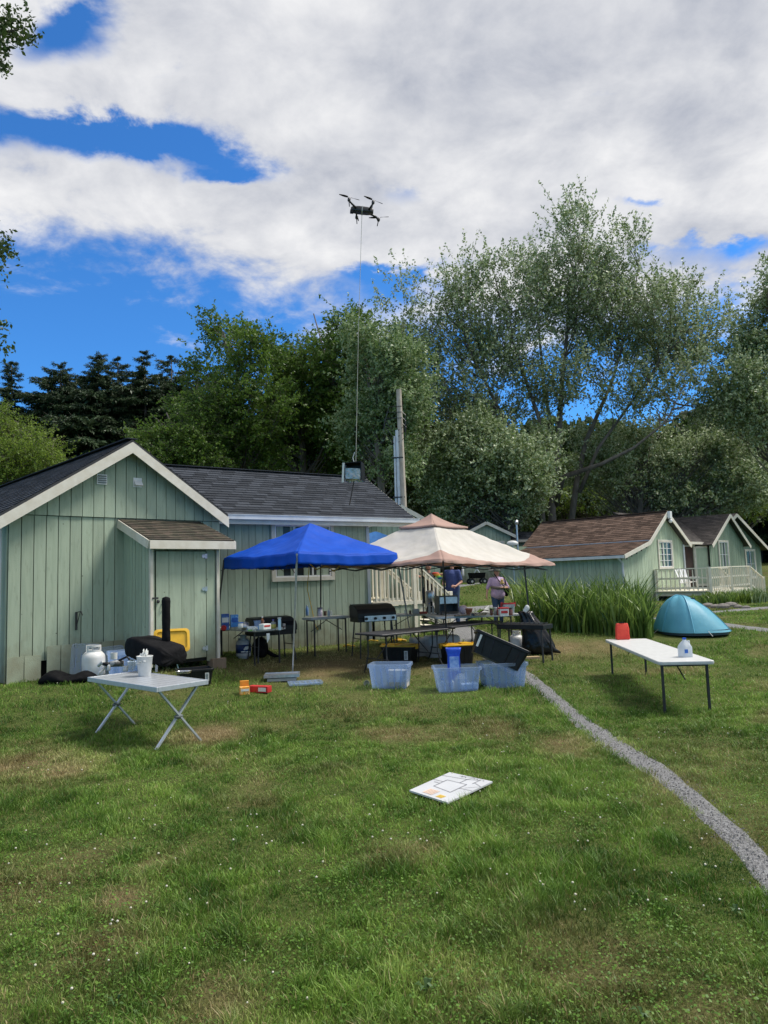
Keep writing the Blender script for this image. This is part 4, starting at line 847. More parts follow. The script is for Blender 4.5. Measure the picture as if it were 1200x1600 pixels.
def make_trees():
    # ---- big silver poplar: several stems
    D = 44; s = D/1110
    def tr(pts): return [tuple(P(a, b, D+dd))+(r,) for a, b, dd, r in pts]
    base = Vector(gp(868, D)); by = 870
    T = [tr([(868, by, 0, 0.286), (862, 800, 0, 0.245), (872, 700, 0, 0.204), (878, 600, .5, 0.136), (890, 480, 1, 0.082), (905, 380, 1, 0.034)]),
         tr([(885, by, 1, 0.238), (900, 760, 1, 0.190), (915, 690, 1, 0.150), (955, 600, 1, 0.095), (985, 500, 1, 0.054), (1000, 400, 1, 0.027)]),
         tr([(868, 790, 0, 0.204), (880, 745, -1, 0.170), (940, 725, -2, 0.122), (990, 700, -3, 0.082), (1040, 660, -3, 0.048), (1070, 600, -3, 0.020)]),
         tr([(850, by, -1, 0.204), (846, 780, -1, 0.170), (855, 690, -1, 0.136), (820, 590, -1, 0.102), (790, 500, -1, 0.061), (770, 420, -1, 0.027)]),
         tr([(855, 740, 0, 0.122), (790, 660, -1, 0.088), (740, 560, -1, 0.061), (705, 470, -1, 0.034), (690, 400, -1, 0.020)]),
         tr([(866, 700, 1, 0.136), (850, 600, 1, 0.095), (840, 500, 1, 0.061), (838, 400, 1, 0.027)]),
         tr([(905, 770, 0, 0.136), (935, 700, 0, 0.102), (1000, 610, 0, 0.068), (1060, 520, 0, 0.041), (1080, 450, 0, 0.020)])]
    bs = []
    for (px, py, rx, rz) in ((640, 480, 30, 50), (655, 560, 48, 50), (720, 454, 42, 60), (735, 520, 55, 60), (800, 454, 42, 60), (790, 560, 62, 60), (850, 424, 32, 55), (905, 374, 44, 48), (930, 464, 62, 62), (860, 490, 62, 65), (985, 409, 34, 45), (1000, 494, 55, 55), (950, 550, 68, 55), (870, 600, 60, 42), (1060, 494, 48, 50), (1050, 560, 60, 50), (1110, 500, 28, 30), (700, 620, 62, 50), (780, 650, 55, 38), (1090, 610, 52, 42), (1000, 620, 52, 36), (915, 334, 26, 18), (715, 409, 15, 22)):
        bs.append(bl(px, py, D+rnd.uniform(-2, 2), rx*s, min(rx, 60)*s*.9, rz*s))
    broadleaf('poplar', 'biggest silvery poplar with many stems towering over the brown roofed cabin', base, T, bs, 520, 10, 18, .19, L_silver, M_barkl, 21, twl=1.55, upb=1.15, outb=.5, tw_r=.012, group=None, limb_r=.07)
    # ---- lower silver foliage (separate bushy poplars in front)
    for (lab, px, D, by, TT, BB, n, sd) in (
        ('bushy silver leaved tree directly behind the beige canopy', 790, 40, 870, [(800, 860, 0, .22), (795, 800, 0, .17), (770, 740, 0, .1), (760, 680, 0, .05)], [(700, 760, 45, 40), (760, 720, 55, 50), (740, 680, 40, 32), (820, 740, 45, 48), (690, 700, 30, 34), (800, 790, 50, 26), (720, 800, 40, 22), (845, 700, 22, 30)], 330, 5),
        ('broad silver leaved tree with drooping boughs right behind the brown roofed cabin', 1000, 47, 860, [(1000, 860, 0, .3), (1000, 780, 0, .2), (1010, 720, 0, .12), (1020, 680, 0, .05)], [(940, 740, 50, 34), (1010, 700, 60, 40), (1080, 730, 60, 42), (1130, 700, 50, 40), (1160, 760, 50, 34), (1000, 770, 60, 28), (1090, 790, 60, 24), (920, 690, 35, 26), (1190, 720, 40, 34)], 420, 6),
        ('tall silver leaved tree at the right edge of the photo', 1215, 42, 880, [(1215, 870, 0, .35), (1210, 700, 0, .22), (1205, 560, 0, .12), (1200, 450, 0, .04)], [(1195, 470, 22, 60), (1170, 540, 38, 45), (1210, 560, 50, 60), (1160, 610, 45, 40), (1200, 660, 55, 45), (1140, 640, 30, 26), (1215, 430, 14, 30), (1250, 500, 40, 80)], 330, 7),
        ('pale grey green willowy tree rising beside the utility pole', 590, 37, 880, [(600, 860, 0, .25), (595, 740, 0, .18), (580, 620, 0, .1), (565, 520, 0, .04)], [(560, 530, 18, 42), (575, 590, 30, 50), (610, 570, 30, 45), (600, 660, 42, 45), (640, 640, 30, 42), (560, 680, 32, 40), (620, 720, 30, 30), (650, 590, 24, 40)], 260, 8)):
        s = D/1110; base = Vector(gp(px, D)); bs = [bl(a, b, D+rnd.uniform(-1.5, 1.5), rx*s, min(rx, 45)*s*.9, rz*s) for a, b, rx, rz in BB]
        T = [[tuple(P(a, b, D+dd))+(r,) for a, b, dd, r in TT]]
        broadleaf('silver_tree', lab, base, T, bs, n, 11, 14, .18, L_silver if sd != 8 else L_silver2, M_barkl, sd, twl=.95, upb=.55, outb=.6, limb_r=.05)
    # ---- maples and dark broadleaves on the left and centre
    for (lab, px, D, BB, n, lm, sz, sd, tw) in (
        ('open crowned maple with a gappy top left of the central dark trees', 375, 44, [(350, 520, 42, 30), (385, 560, 50, 40), (330, 580, 35, 40), (350, 640, 60, 45), (410, 640, 55, 55), (380, 700, 70, 40), (415, 540, 22, 26), (300, 650, 30, 35)], 210, L_maple, .20, 31, 1.0),
        ('dense deep green maple in the centre behind the cabin ridge', 470, 48, [(470, 600, 50, 50), (450, 555, 25, 28), (505, 550, 28, 30), (490, 530, 14, 22), (470, 680, 75, 50), (520, 640, 40, 60), (440, 640, 40, 50), (540, 700, 50, 40)], 420, L_maple, .21, 32, 1.0),
        ('tall deep green broadleaf tree just left of the utility pole', 550, 46, [(545, 520, 26, 30), (560, 500, 16, 20), (530, 570, 35, 45), (580, 570, 40, 50), (560, 650, 50, 60), (600, 700, 50, 50), (610, 620, 34, 44), (630, 540, 22, 34)], 380, L_maple, .20, 33, 1.0),
        ('bright yellow green bushy tree at the left edge behind the cabin roof', 35, 36, [(20, 690, 40, 30), (60, 700, 36, 26), (-20, 670, 50, 34), (30, 720, 70, 24), (85, 715, 20, 18)], 260, L_bright, .11, 34, .7),
        ('deep green tree peeping over the left roof beside the bright bush', 290, 42, [(260, 700, 50, 26), (300, 690, 40, 34), (320, 640, 30, 30), (240, 690, 30, 24), (280, 720, 70, 22)], 200, L_maple, .15, 35, .8),
        ('dark broadleaf tree behind the utility pole and beige canopy', 670, 52, [(670, 640, 45, 45), (650, 700, 50, 50), (720, 700, 55, 50), (690, 770, 70, 45), (760, 780, 60, 40)], 340, L_dark, .2, 36, 1.0),
        ('dark broadleaf tree behind the stems of the big poplar', 880, 60, [(850, 740, 60, 40), (920, 760, 60, 40), (880, 800, 80, 30), (800, 720, 45, 35)], 300, L_dark, .2, 37, 1.1),
        ('yellowish broadleaf tree low behind the brown roof ridge', 940, 57, [(900, 780, 40, 22), (950, 775, 50, 26), (1180, 790, 30, 18)], 130, L_bright, .14, 39, .8),
        ('dark broadleaf tree low at the right behind the silver boughs', 1090, 60, [(1040, 740, 70, 40), (1120, 700, 70, 46), (1190, 740, 60, 50), (1080, 790, 90, 30), (1170, 640, 50, 40)], 360, L_dark, .2, 38, 1.1)):
        s = D/1110; base = Vector(gp(px, D)); bs = [bl(a, b, D+rnd.uniform(-2, 2), rx*s, min(rx, 50)*s*.9, rz*s) for a, b, rx, rz in BB]
        ty = min(b for a, b, _, _ in BB)
        T = [[tuple(base)+(.32,), tuple(P(px+5, (ty+880)/2+40, D))+(.24,), tuple(P(px-4, ty+60, D))+(.12,), tuple(P(BB[0][0], ty+5, D))+(.04,)], [tuple(P(px+5, (ty+880)/2+40, D))+(.16,), tuple(P(BB[-1][0], BB[-1][1]-30, D))+(.08,), tuple(P(BB[3 % len(BB)][0], BB[3 % len(BB)][1]-40, D))+(.04,)]]
        broadleaf('broadleaf_tree', lab, base, T, bs, n, 11, 13, sz, lm, M_bark, sd, twl=tw, upb=.25, outb=.7, limb_r=.07, drop=.2, tw_r=.008)
    # ---- conifers
    for i, (lab, px, top, D, Rb, sp) in enumerate((
        ('slim dark conifer at the left edge of the skyline', 18, 562, 60, 4.6, 1.3), ('dark conifer with a forked outline second from the left', 92, 568, 60, 8.0, 1.35), ('tall dark conifer left of the gap in the skyline', 150, 553, 58, 7.2, 1.3), ('dark conifer with upswept top right of the tall one', 182, 556, 63, 6.4, 1.2),
        ('tallest gappy conifer above the gable peak', 232, 545, 60, 6.0, 1.0), ('ragged conifer with open branches next to the maple', 275, 552, 62, 7.5, .9), ('ragged conifer crown between the forked and the tall conifer', 120, 588, 64, 7.5, 1.2), ('round topped conifer left of the tallest gappy one', 207, 583, 62, 7.5, 1.2), ('dark conifer filling the gap before the maple', 254, 580, 66, 7.5, 1.2), ('dark conifer half hidden by the maple', 305, 578, 66, 7.5, 1.2), ('short dark conifer between the left edge and the forked one', 55, 640, 66, 7.0, 1.3), ('shaded conifer behind the gable peak', 205, 610, 70, 8, 1.3))):
        p = P(px, 900, D); g = gz(p.x, D); H = P(px, top, D).z-g; conifer(lab, p.x, D, H, Rb, 50+i, sp)
    for i, (px, top, D, Rb) in enumerate(((120, 640, 78, 7), (260, 640, 80, 7), (340, 600, 80, 8), (430, 590, 78, 8), (500, 590, 82, 8), (590, 600, 80, 8), (660, 640, 84, 8), (730, 690, 86, 8), (800, 700, 84, 8), (870, 715, 86, 8), (950, 705, 84, 8), (1030, 690, 86, 9), (1110, 650, 84, 9), (1190, 600, 80, 9), (1260, 560, 80, 9), (10, 660, 80, 7), (-60, 600, 70, 7))):
        p = P(px, 900, D); g = gz(p.x, D); H = P(px, top, D).z-g
        names = 'left|behind the gable|left of the maple|behind the maple|behind the centre|left of the pole|right of the pole|left of the poplar|behind the poplar left stems|behind the poplar stems|right of the poplar stems|behind the drooping boughs|behind the right boughs|near the right edge|outside the right edge|at the left edge|outside the left edge'.split('|')
        conifer('shadowy background conifer '+names[i], p.x, D, H, Rb, 80+i, 1.5, tiers=26, group='background conifers of the wood', first=.05)
    # far wood: one mass
    rg = np.random.RandomState(9); n = 60000; th = rg.uniform(-48, 48, n)*math.pi/180; Dd = 90+8*rg.rand(n); x = np.sin(th)*Dd; y = np.cos(th)*Dd
    top = 15+6*fbm(x*0+th*20, x*0, .8, 3, 3); z = terr(x, y)+top*rg.rand(n)**.8; V = leaves_from(np.stack([x, y, z], -1), rg, 1.3, .6)
    o = fast_quads('far_wood', V, L_dark, rg.rand(n)*.7); tag(o, 'dark wood closing the view behind all the trees', 'woodland', kind='stuff')
    # ---- overhanging tree on the left (trunk outside the frame)
    bx, by_ = -6.6, 7.5; b = (bx, by_, gz(bx, by_)); tw = [(40, 40, 7.5), (20, 20, 7.3), (25, 60, 7.8), (5, 70, 7.4), (0, 30, 7.6)]
    bs = [bl(12, 40, 7.5, .17, .2, .13, 1), bl(-30, 60, 7.5, .3, .3, .3, 2), bl(-6, 385, 7.6, .08, .1, .05, .4), bl(-40, 390, 7.6, .2, .3, .3, 1), bl(-3, 515, 7.6, .06, .1, .09, .4), bl(-45, 500, 7.6, .22, .3, .3, 1), bl(-100, 300, 7.5, .5, .5, 1.2, 4), bl(-110, 120, 7.5, .5, .5, .6, 3)]
    T = [[b+(.2,), (bx, by_, 2.6, .15), (bx+.15, by_, 5, .1), (bx+.5, by_, 7, .06), (bx+.8, by_, 8, .03)], [(bx, by_, 3.5, .08), (bx+.8, by_, 4.6, .04), tuple(P(-10, 510, 7.6))+(.015,)], [(bx+.2, by_, 6, .06), tuple(P(-20, 60, 7.5))+(.02,), tuple(P(30, 45, 7.5))+(.006,)]]
    broadleaf('overhanging_tree', 'near dark leaved branch tips reaching in at the upper left edge', b, T, bs, 120, 6, 10, .055, L_dark, M_bark, 77, twl=.16, upb=.1, outb=.7, limb_r=.015, drop=.3)
make_trees()

# ================================================================ iris bed and deck plants
L_iris = leaf_mat('iris_leaf', (.03, .075, .014), (.25, .36, .08), None, .35, .35)
def blades(name, label, cat, cx, cy, rx, ry, n, h0, h1, w, m, seed, poly=None):
    rg = np.random.RandomState(seed); b = (cx, cy, gz(cx, cy)); a = rg.rand(n)*6.28; r = rg.rand(n)**.5
    X = cx+np.cos(a)*r*rx; Y = cy+np.sin(a)*r*ry
    if poly is not None: X, Y = poly(rg, n)
    X += .10*(fbm(X, Y, 2, 3, 2)-.5); Z = terr(X, Y); H = h0+(h1-h0)*rg.rand(n)**1.2*(.55+.9*fbm(X, Y, 1.4, seed, 3)); ld = rg.rand(n)*6.28; le = H*(.08+.65*rg.rand(n)**1.8)
    f = rg.rand(n)*6.28; E0 = np.stack([np.cos(f), np.sin(f), 0*f], -1)*w*.5*(.7+.6*rg.rand(n))[:, None]; base = np.stack([X, Y, Z], -1); V = []; tn = np.clip(.1*rg.rand(n)+.9*rg.rand(n)**1.7, 0, 1); droop = (rg.rand(n) < .25)*H*.35*rg.rand(n)
    prev = base; pe = E0
    segs = 6
    for i in range(1, segs+1):
        t = i/segs; c = base+np.stack([np.cos(ld)*le*t*t, np.sin(ld)*le*t*t, H*(t-.12*t*t)-droop*t**4], -1); e = E0*(1-.92*t**2.2); V.append(np.stack([prev-pe, prev+pe, c+e, c-e], 1)); prev = c; pe = e
    o = thing(name, label, cat, b); fast_quads('leaves', np.concatenate(V), m, np.tile(tn, segs), o, off=b); return o
def iris():
    a = G(815, 985); b_ = G(1030, 1000)
    for i, (t0, t1, lab) in enumerate(((-.05, .36, 'clump of tall iris blades nearest the black garbage bag'), (.34, .70, 'middle clump of tall iris blades in front of the brown roofed cabin'), (.68, .98, 'clump of tall iris blades beside the blue tent'))):
        def poly(rg, n, t0=t0, t1=t1):
            t = rg.uniform(t0, t1, n); p = rg.rand(n); x = a.x+(b_.x-a.x)*t+1.9*p*.35; y = a.y+(b_.y-a.y)*t+.1+2.6*p; return x, y
        c = a.lerp(b_, (t0+t1)/2); blades('iris_plant', lab, 'plant', c.x, c.y, 1, 1, 1000, .45, 1.5, .052, L_iris, 300+i, poly).__setitem__('group', 'iris clumps beside the tent')
    for px, py, rx, h, m, lab, sd in ((1115, 945, .8, .55, L_iris, 'leafy green perennial at the foot of the deck', 1), (1140, 943, .9, .6, L_bright, 'yellowish green shrub in the flower bed under the deck railing', 2), (1168, 942, .8, .7, L_silver2, 'grey green shrub at the right end of the deck bed', 3), (1090, 940, .4, .3, L_bright, 'low plant beside the deck post', 4)):
        g = G(px, py); blades('garden_plant', lab, 'plant', g.x, g.y, rx, rx*.7, 700, h*.4, h, .05, m, 400+sd)
    mb = MB()
    for i in range(9):
        g = G(1070+i*12, 949+(i % 3)); s = rnd.uniform(.12, .28); mb = MB(); mb.ell(g+Vector((0, 0, s*.2)), (s, s*.8, s*.5), 8, 5, tint=.5); o = mb.build('stone', mat('grey_stone', (.22, .2, .18), (.12, .11, .1), 6, .9, .5, 20), loc=g); tag(o, 'grey edging stone of the deck flower bed', 'stone', 'edging stones of the deck flower bed')
iris()
# ================================================================ small-object helpers
def TP_(px, py, z):
    d = ray(px, py); return Vector((0, 0, CAMZ))+d*((z-CAMZ)/d.z)
M_wplas = mat('white_plastic', (.58, .59, .585), (.51, .52, .51), 12, .45)
M_bplas = mat('black_plastic', (.007, .007, .008), (.012, .012, .013), 8, .42, .15, 30, spec=.3)
M_yplas = mat('yellow_plastic', (.72, .42, .02), (.6, .34, .015), 8, .45)
M_clear = mat('clear_bluish_plastic', (.54, .67, .86), (.48, .6, .8), 6, .25, alpha=.33, transl=.4)
M_clear2 = mat('clear_plastic', (.7, .74, .78), (.6, .64, .68), 6, .2, alpha=.35, transl=.3)
M_bluef = mat('blue_polyester', (.003, .085, .56), (.002, .07, .48), 3, .6, .3, 9, transl=.22, spec=.2)
M_blued = mat('blue_bag_film', (.01, .05, .5), (.02, .1, .6), 9, .35, .3, 25)
M_beige = mat('beige_canopy_cloth', (.74, .71, .66), (.68, .65, .59), 4, .8, .3, 8, transl=.35)
M_pink = mat('faded_rose_cloth', (.52, .35, .29), (.47, .31, .26), 4, .8, .3, 8, transl=.3)
M_bag = mat('black_bin_liner', (.006, .006, .007), (.01, .01, .012), 4, .28, 1.0, 9, spec=.4)
M_cloth = mat('black_nylon_cover', (.004, .004, .005), (.008, .008, .009), 8, .75, 1.0, 11, spec=.12)
M_red = mat('red_card', (.5, .03, .03), (.4, .02, .02), 8, .6)
M_orange = mat('orange_card', (.75, .30, .03), (.65, .22, .02), 8, .6)
M_foil = mat('aluminium_foil', (.72, .73, .74), (.5, .5, .52), 14, .25, .8, 25, metal=.9)
M_grey = mat('warm_grey_plastic', (.42, .42, .40), (.36, .36, .34), 8, .5)
M_label = mat('label_white', (.7, .72, .7), (.6, .62, .6), 30, .6)
M_ltxt = mat('label_ink', (.03, .04, .05), None, 5, .6)
M_blues = mat('label_blue', (.01, .06, .35), (.03, .15, .5), 18, .5)
M_tbl = mat('grey_granite_tabletop', (.56, .56, .54), (.48, .48, .46), 40, .45)
M_tblk = mat('charcoal_tabletop', (.035, .036, .042), (.025, .025, .03), 30, .5, .1, 60)
M_paint = mat('tank_white_paint', (.70, .70, .68), (.60, .59, .56), 6, .4, .05, 30)
def single(mb, name, mats, label, cat, p, group=None, **k):
    o = mb.build(name, mats, loc=p, **k); return tag(o, label, cat, group)

def folding_table(label, c, ang, L, W, zt, topm, name='folding_table', group=None, legw=.026, inset=.22, curved=False, thick=.045, slope=0):
    ax = Vector((math.cos(ang), math.sin(ang), 0)); pv = Vector((-ax.y, ax.x, 0)); ctr = Vector((c[0], c[1], 0))+ax*L/2+pv*W/2
    g = gz(ctr.x, ctr.y); t = thing(name, label, 'table', (ctr.x, ctr.y, g), ang, group); H = zt-g
    mb = MB(); mb.loft([rr(L-.01, W-.01, .04, H-thick), rr(L, W, .045, H-thick*.6), rr(L, W, .045, H-.006), rr(L-.012, W-.012, .04, H)]); mb.build('tabletop', topm, t)
    def gl(x, y): wp = ctr+ax*x+pv*y; return gz(wp.x, wp.y)-g-.01
    for sx in (-1, 1):
        x = sx*(L/2-inset)
        for sy in (-1, 1):
            y = sy*(W/2-.07); mb = MB()
            if curved: mb.tube([(x, y*.8, H-thick), (x, y*.8, H*.45), (x+sx*.02, y*.9, H*.2), (x+sx*.04, y*1.1, gl(x, y))], legw*.5, 7)
            else: mb.bar((x, y, H-thick), (x, y, gl(x, y)), legw, legw, upv=(0, 1, 0))
            mb.build('leg', M_black, t)
        mb = MB(); mb.bar((x, -W/2+.08, H-thick-.02), (x, W/2-.08, H-thick-.02), .022); mb.bar((x, -W/2+.08, H*.35), (x, W/2-.08, H*.35), .016) if curved else None
        mb.build('crossbar', M_black, t)
        mb = MB(); mb.tube([(x, 0, H*.62 if not curved else H*.38), (x-sx*.42, 0, H-thick-.01)], .009, 6); mb.build('brace', M_black, t)
    return t
def bottle(label, p, r, h, m, cm, cat='bottle', neck=.35, nh=.72, lab=None, group=None, name='bottle', tilt=0):
    t = thing(name, label, cat, p, 0, group); mb = MB(); mb.lathe((0, 0, 0), [(r*.9, 0), (r, .01), (r, h*nh*.9), (r*.85, h*nh), (r*neck, h*nh*1.12), (r*neck, h*.93)], 14); mb.build('body', m, t, smooth=True)
    mb = MB(); mb.lathe((0, 0, 0), [(r*neck*1.25, h*.9), (r*neck*1.25, h)], 12); mb.build('cap', cm, t)
    if lab: mb = MB(); mb.lathe((0, 0, 0), [(r*1.02, h*.15), (r*1.02, h*.55)], 14); mb.build('sticker', lab, t, smooth=True)
    return t
def tote(label, p, ang, L, W, H, m, rim=None, name='storage_tote', lid=None, group=None, R3=None, sticker=False, ribs=True, cat='storage tote', taper=.86):
    t = thing(name, label, cat, p, ang, group)
    if R3 is not None: t.rotation_euler = R3
    w = .006; mb = MB(); tp = lambda f: taper+(1-taper)*f
    outer = [rr(L*tp(z/H), W*tp(z/H), .05, z, 4) for z in (0, .01, H*.5, H*.86)]
    rimr = [rr(L*1.03, W*1.04, .055, H*.86, 4), rr(L*1.05, W*1.06, .06, H*.88, 4), rr(L*1.05, W*1.06, .06, H*.985, 4), rr(L*1.03, W*1.04, .055, H, 4)]
    inner = [rr(L*tp(z/H)-2*w, W*tp(z/H)-2*w, .045, z, 4) for z in (H*.999, H*.5, .014)]
    mb.loft(outer+rimr+inner)
    if ribs:
        for k in range(-2, 3):
            for sy in (-1, 1):
                x = k*L*.17; y0 = sy*W*tp(0)/2; y1 = sy*W*tp(.84)/2; mb.bar((x*tp(0), y0, .02), (x, y1, H*.85), .018, .012)
    mb.build('bin', m, t, smooth=False)
    if sticker: mb = MB(); mb.box((L*.30, -W*tp(.5)/2-.012, H*.5), (L*.11, .012, H*.5)); s = mb.build('sticker', M_label, t); mb = MB(); [mb.box((L*.30, -W*tp(.5)/2-.02, H*(.32+.07*i)), (L*.07, .003, H*.03)) for i in range(6)]; mb.build('print', M_ltxt, s)
    if lid:
        mb = MB(); mb.loft([rr(L*1.08, W*1.1, .07, H*.97, 4), rr(L*1.09, W*1.11, .07, H*1.0, 4), rr(L*1.07, W*1.09, .07, H*1.05, 4), rr(L*.93, W*.9, .06, H*1.06, 4), rr(L*.91, W*.88, .06, H*1.03, 4)])
        for k in (-1, 1): mb.box((k*L*.25, 0, H*1.05), (L*.3, W*.7, .03))
        mb.build('lid', lid, t, bevel=.004)
        for k in (-1, 1): mb = MB(); mb.box((k*L*.545, 0, H*.96), (.03, W*.3, .09)); mb.build('latch', lid, t)
    return t
def propane(label, p, ang=0, s=1, m=None, decal=None, group='propane tanks'):
    t = thing('propane_tank', label, 'propane tank', p, ang, group); mb = MB(); m = m or M_paint
    mb.lathe((0, 0, 0), [(.10*s, 0), (.105*s, .03*s), (.10*s, .035*s), (.14*s, .05*s), (.152*s, .08*s), (.153*s, .2*s), (.153*s, .30*s), (.145*s, .34*s), (.11*s, .38*s), (.05*s, .40*s)], 28); mb.build('body', m, t, smooth=True)
    n = 22
    for side in (0, 1):
        mb = MB()
        pts = [];
        for i in range(n):
            a = R(25+130*i/(n-1))+math.pi*side; pts.append(a)
        o_ = []
        for a0, a1 in zip(pts, pts[1:]):
            for z0, z1 in ((.37, .41), (.45, .475)) if pts.index(a0) not in (0, 1, 2, n-4, n-3, n-2) else ((.37, .475),):
                vs = [(math.cos(a)*r*s, math.sin(a)*r*s, z*s) for z in (z0, z1) for a in (a0, a1) for r in (.098, .104)]
                mb.add(vs, [(0, 1, 3, 2), (4, 6, 7, 5), (0, 4, 5, 1), (2, 3, 7, 6), (0, 2, 6, 4), (1, 5, 7, 3)])
        mb.build('collar', m, t)
    mb = MB(); mb.lathe((0, 0, 0), [(.02*s, .39*s), (.02*s, .43*s), (.035*s, .435*s), (.035*s, .46*s)], 10); mb.box((.03*s, 0, .415*s), (.07*s, .03*s, .03*s)); mb.build('valve', M_steel, t)
    if decal:
        mb = MB(); mb.lathe((0, 0, 0), [(.1545*s, .12*s), (.1545*s, .29*s)], 28); d = mb.build('decal', decal, t, smooth=True)
        mb = MB()   # pale abstract animal-head mark
        for (a, z, rx, rz) in ((-95, .22, .045, .035), (-80, .235, .03, .03), (-110, .20, .02, .02), (-72, .26, .012, .03), (-120, .15, .05, .012), (-85, .145, .06, .012)):
            a = R(a); mb.ell((math.cos(a)*.155*s, math.sin(a)*.155*s, z*s), (rx*s, .004, rz*s), 10, 6, R3=Matrix.Rotation(a+math.pi/2, 3, 'Z'))
        mb.build('emblem', M_label, d)
    return t
def griddle(label, p, ang, L, zt, name='griddle', lid=True, panel=True):
    t = thing(name, label, 'griddle', p, ang); H = zt-p[2]; W = .5
    mb = MB()
    if lid:
        prof = [(-W/2, H-.16), (-W/2, H-.06), (-W/2+.05, H+.02), (-.02, H+.10), (W/2-.06, H+.12), (W/2, H+.08), (W/2, H-.16)]
        mb.prism([(-L/2, y, z) for y, z in prof], (L, 0, 0)); mb.build('lid', M_bplas, t, bevel=.008)
    mb = MB(); mb.box((0, 0, H-.19), (L*.98, W*.92, .10)); mb.build('cook_box', M_bplas, t, bevel=.006)
    if panel:
        mb = MB(); mb.box((0.06, -W/2-.016, H-.17), (L*.82, .02, .11)); f = mb.build('control_panel', M_steel, t)
        for i in range(4):
            mb = MB(); mb.lathe((-.26+i*.21*L/.9, -W/2-.03, H-.17), [(.030, 0), (.028, .03)], 14, R3=Matrix.Rotation(R(90), 3, 'X')); mb.build('knob', M_bplas, f)
    for sx in (-1, 1):
        for sy in (-1, 1):
            mb = MB(); mb.tube([(sx*L*.40, sy*.18, H-.22), (sx*L*.46, sy*.24, -.01)], .014, 6); mb.build('leg', M_black, t)
        mb = MB(); mb.tube([(sx*L*.44, -.22, H*.4), (sx*L*.44, .22, H*.4)], .009, 6); mb.build('crossbar', M_black, t)
    return t

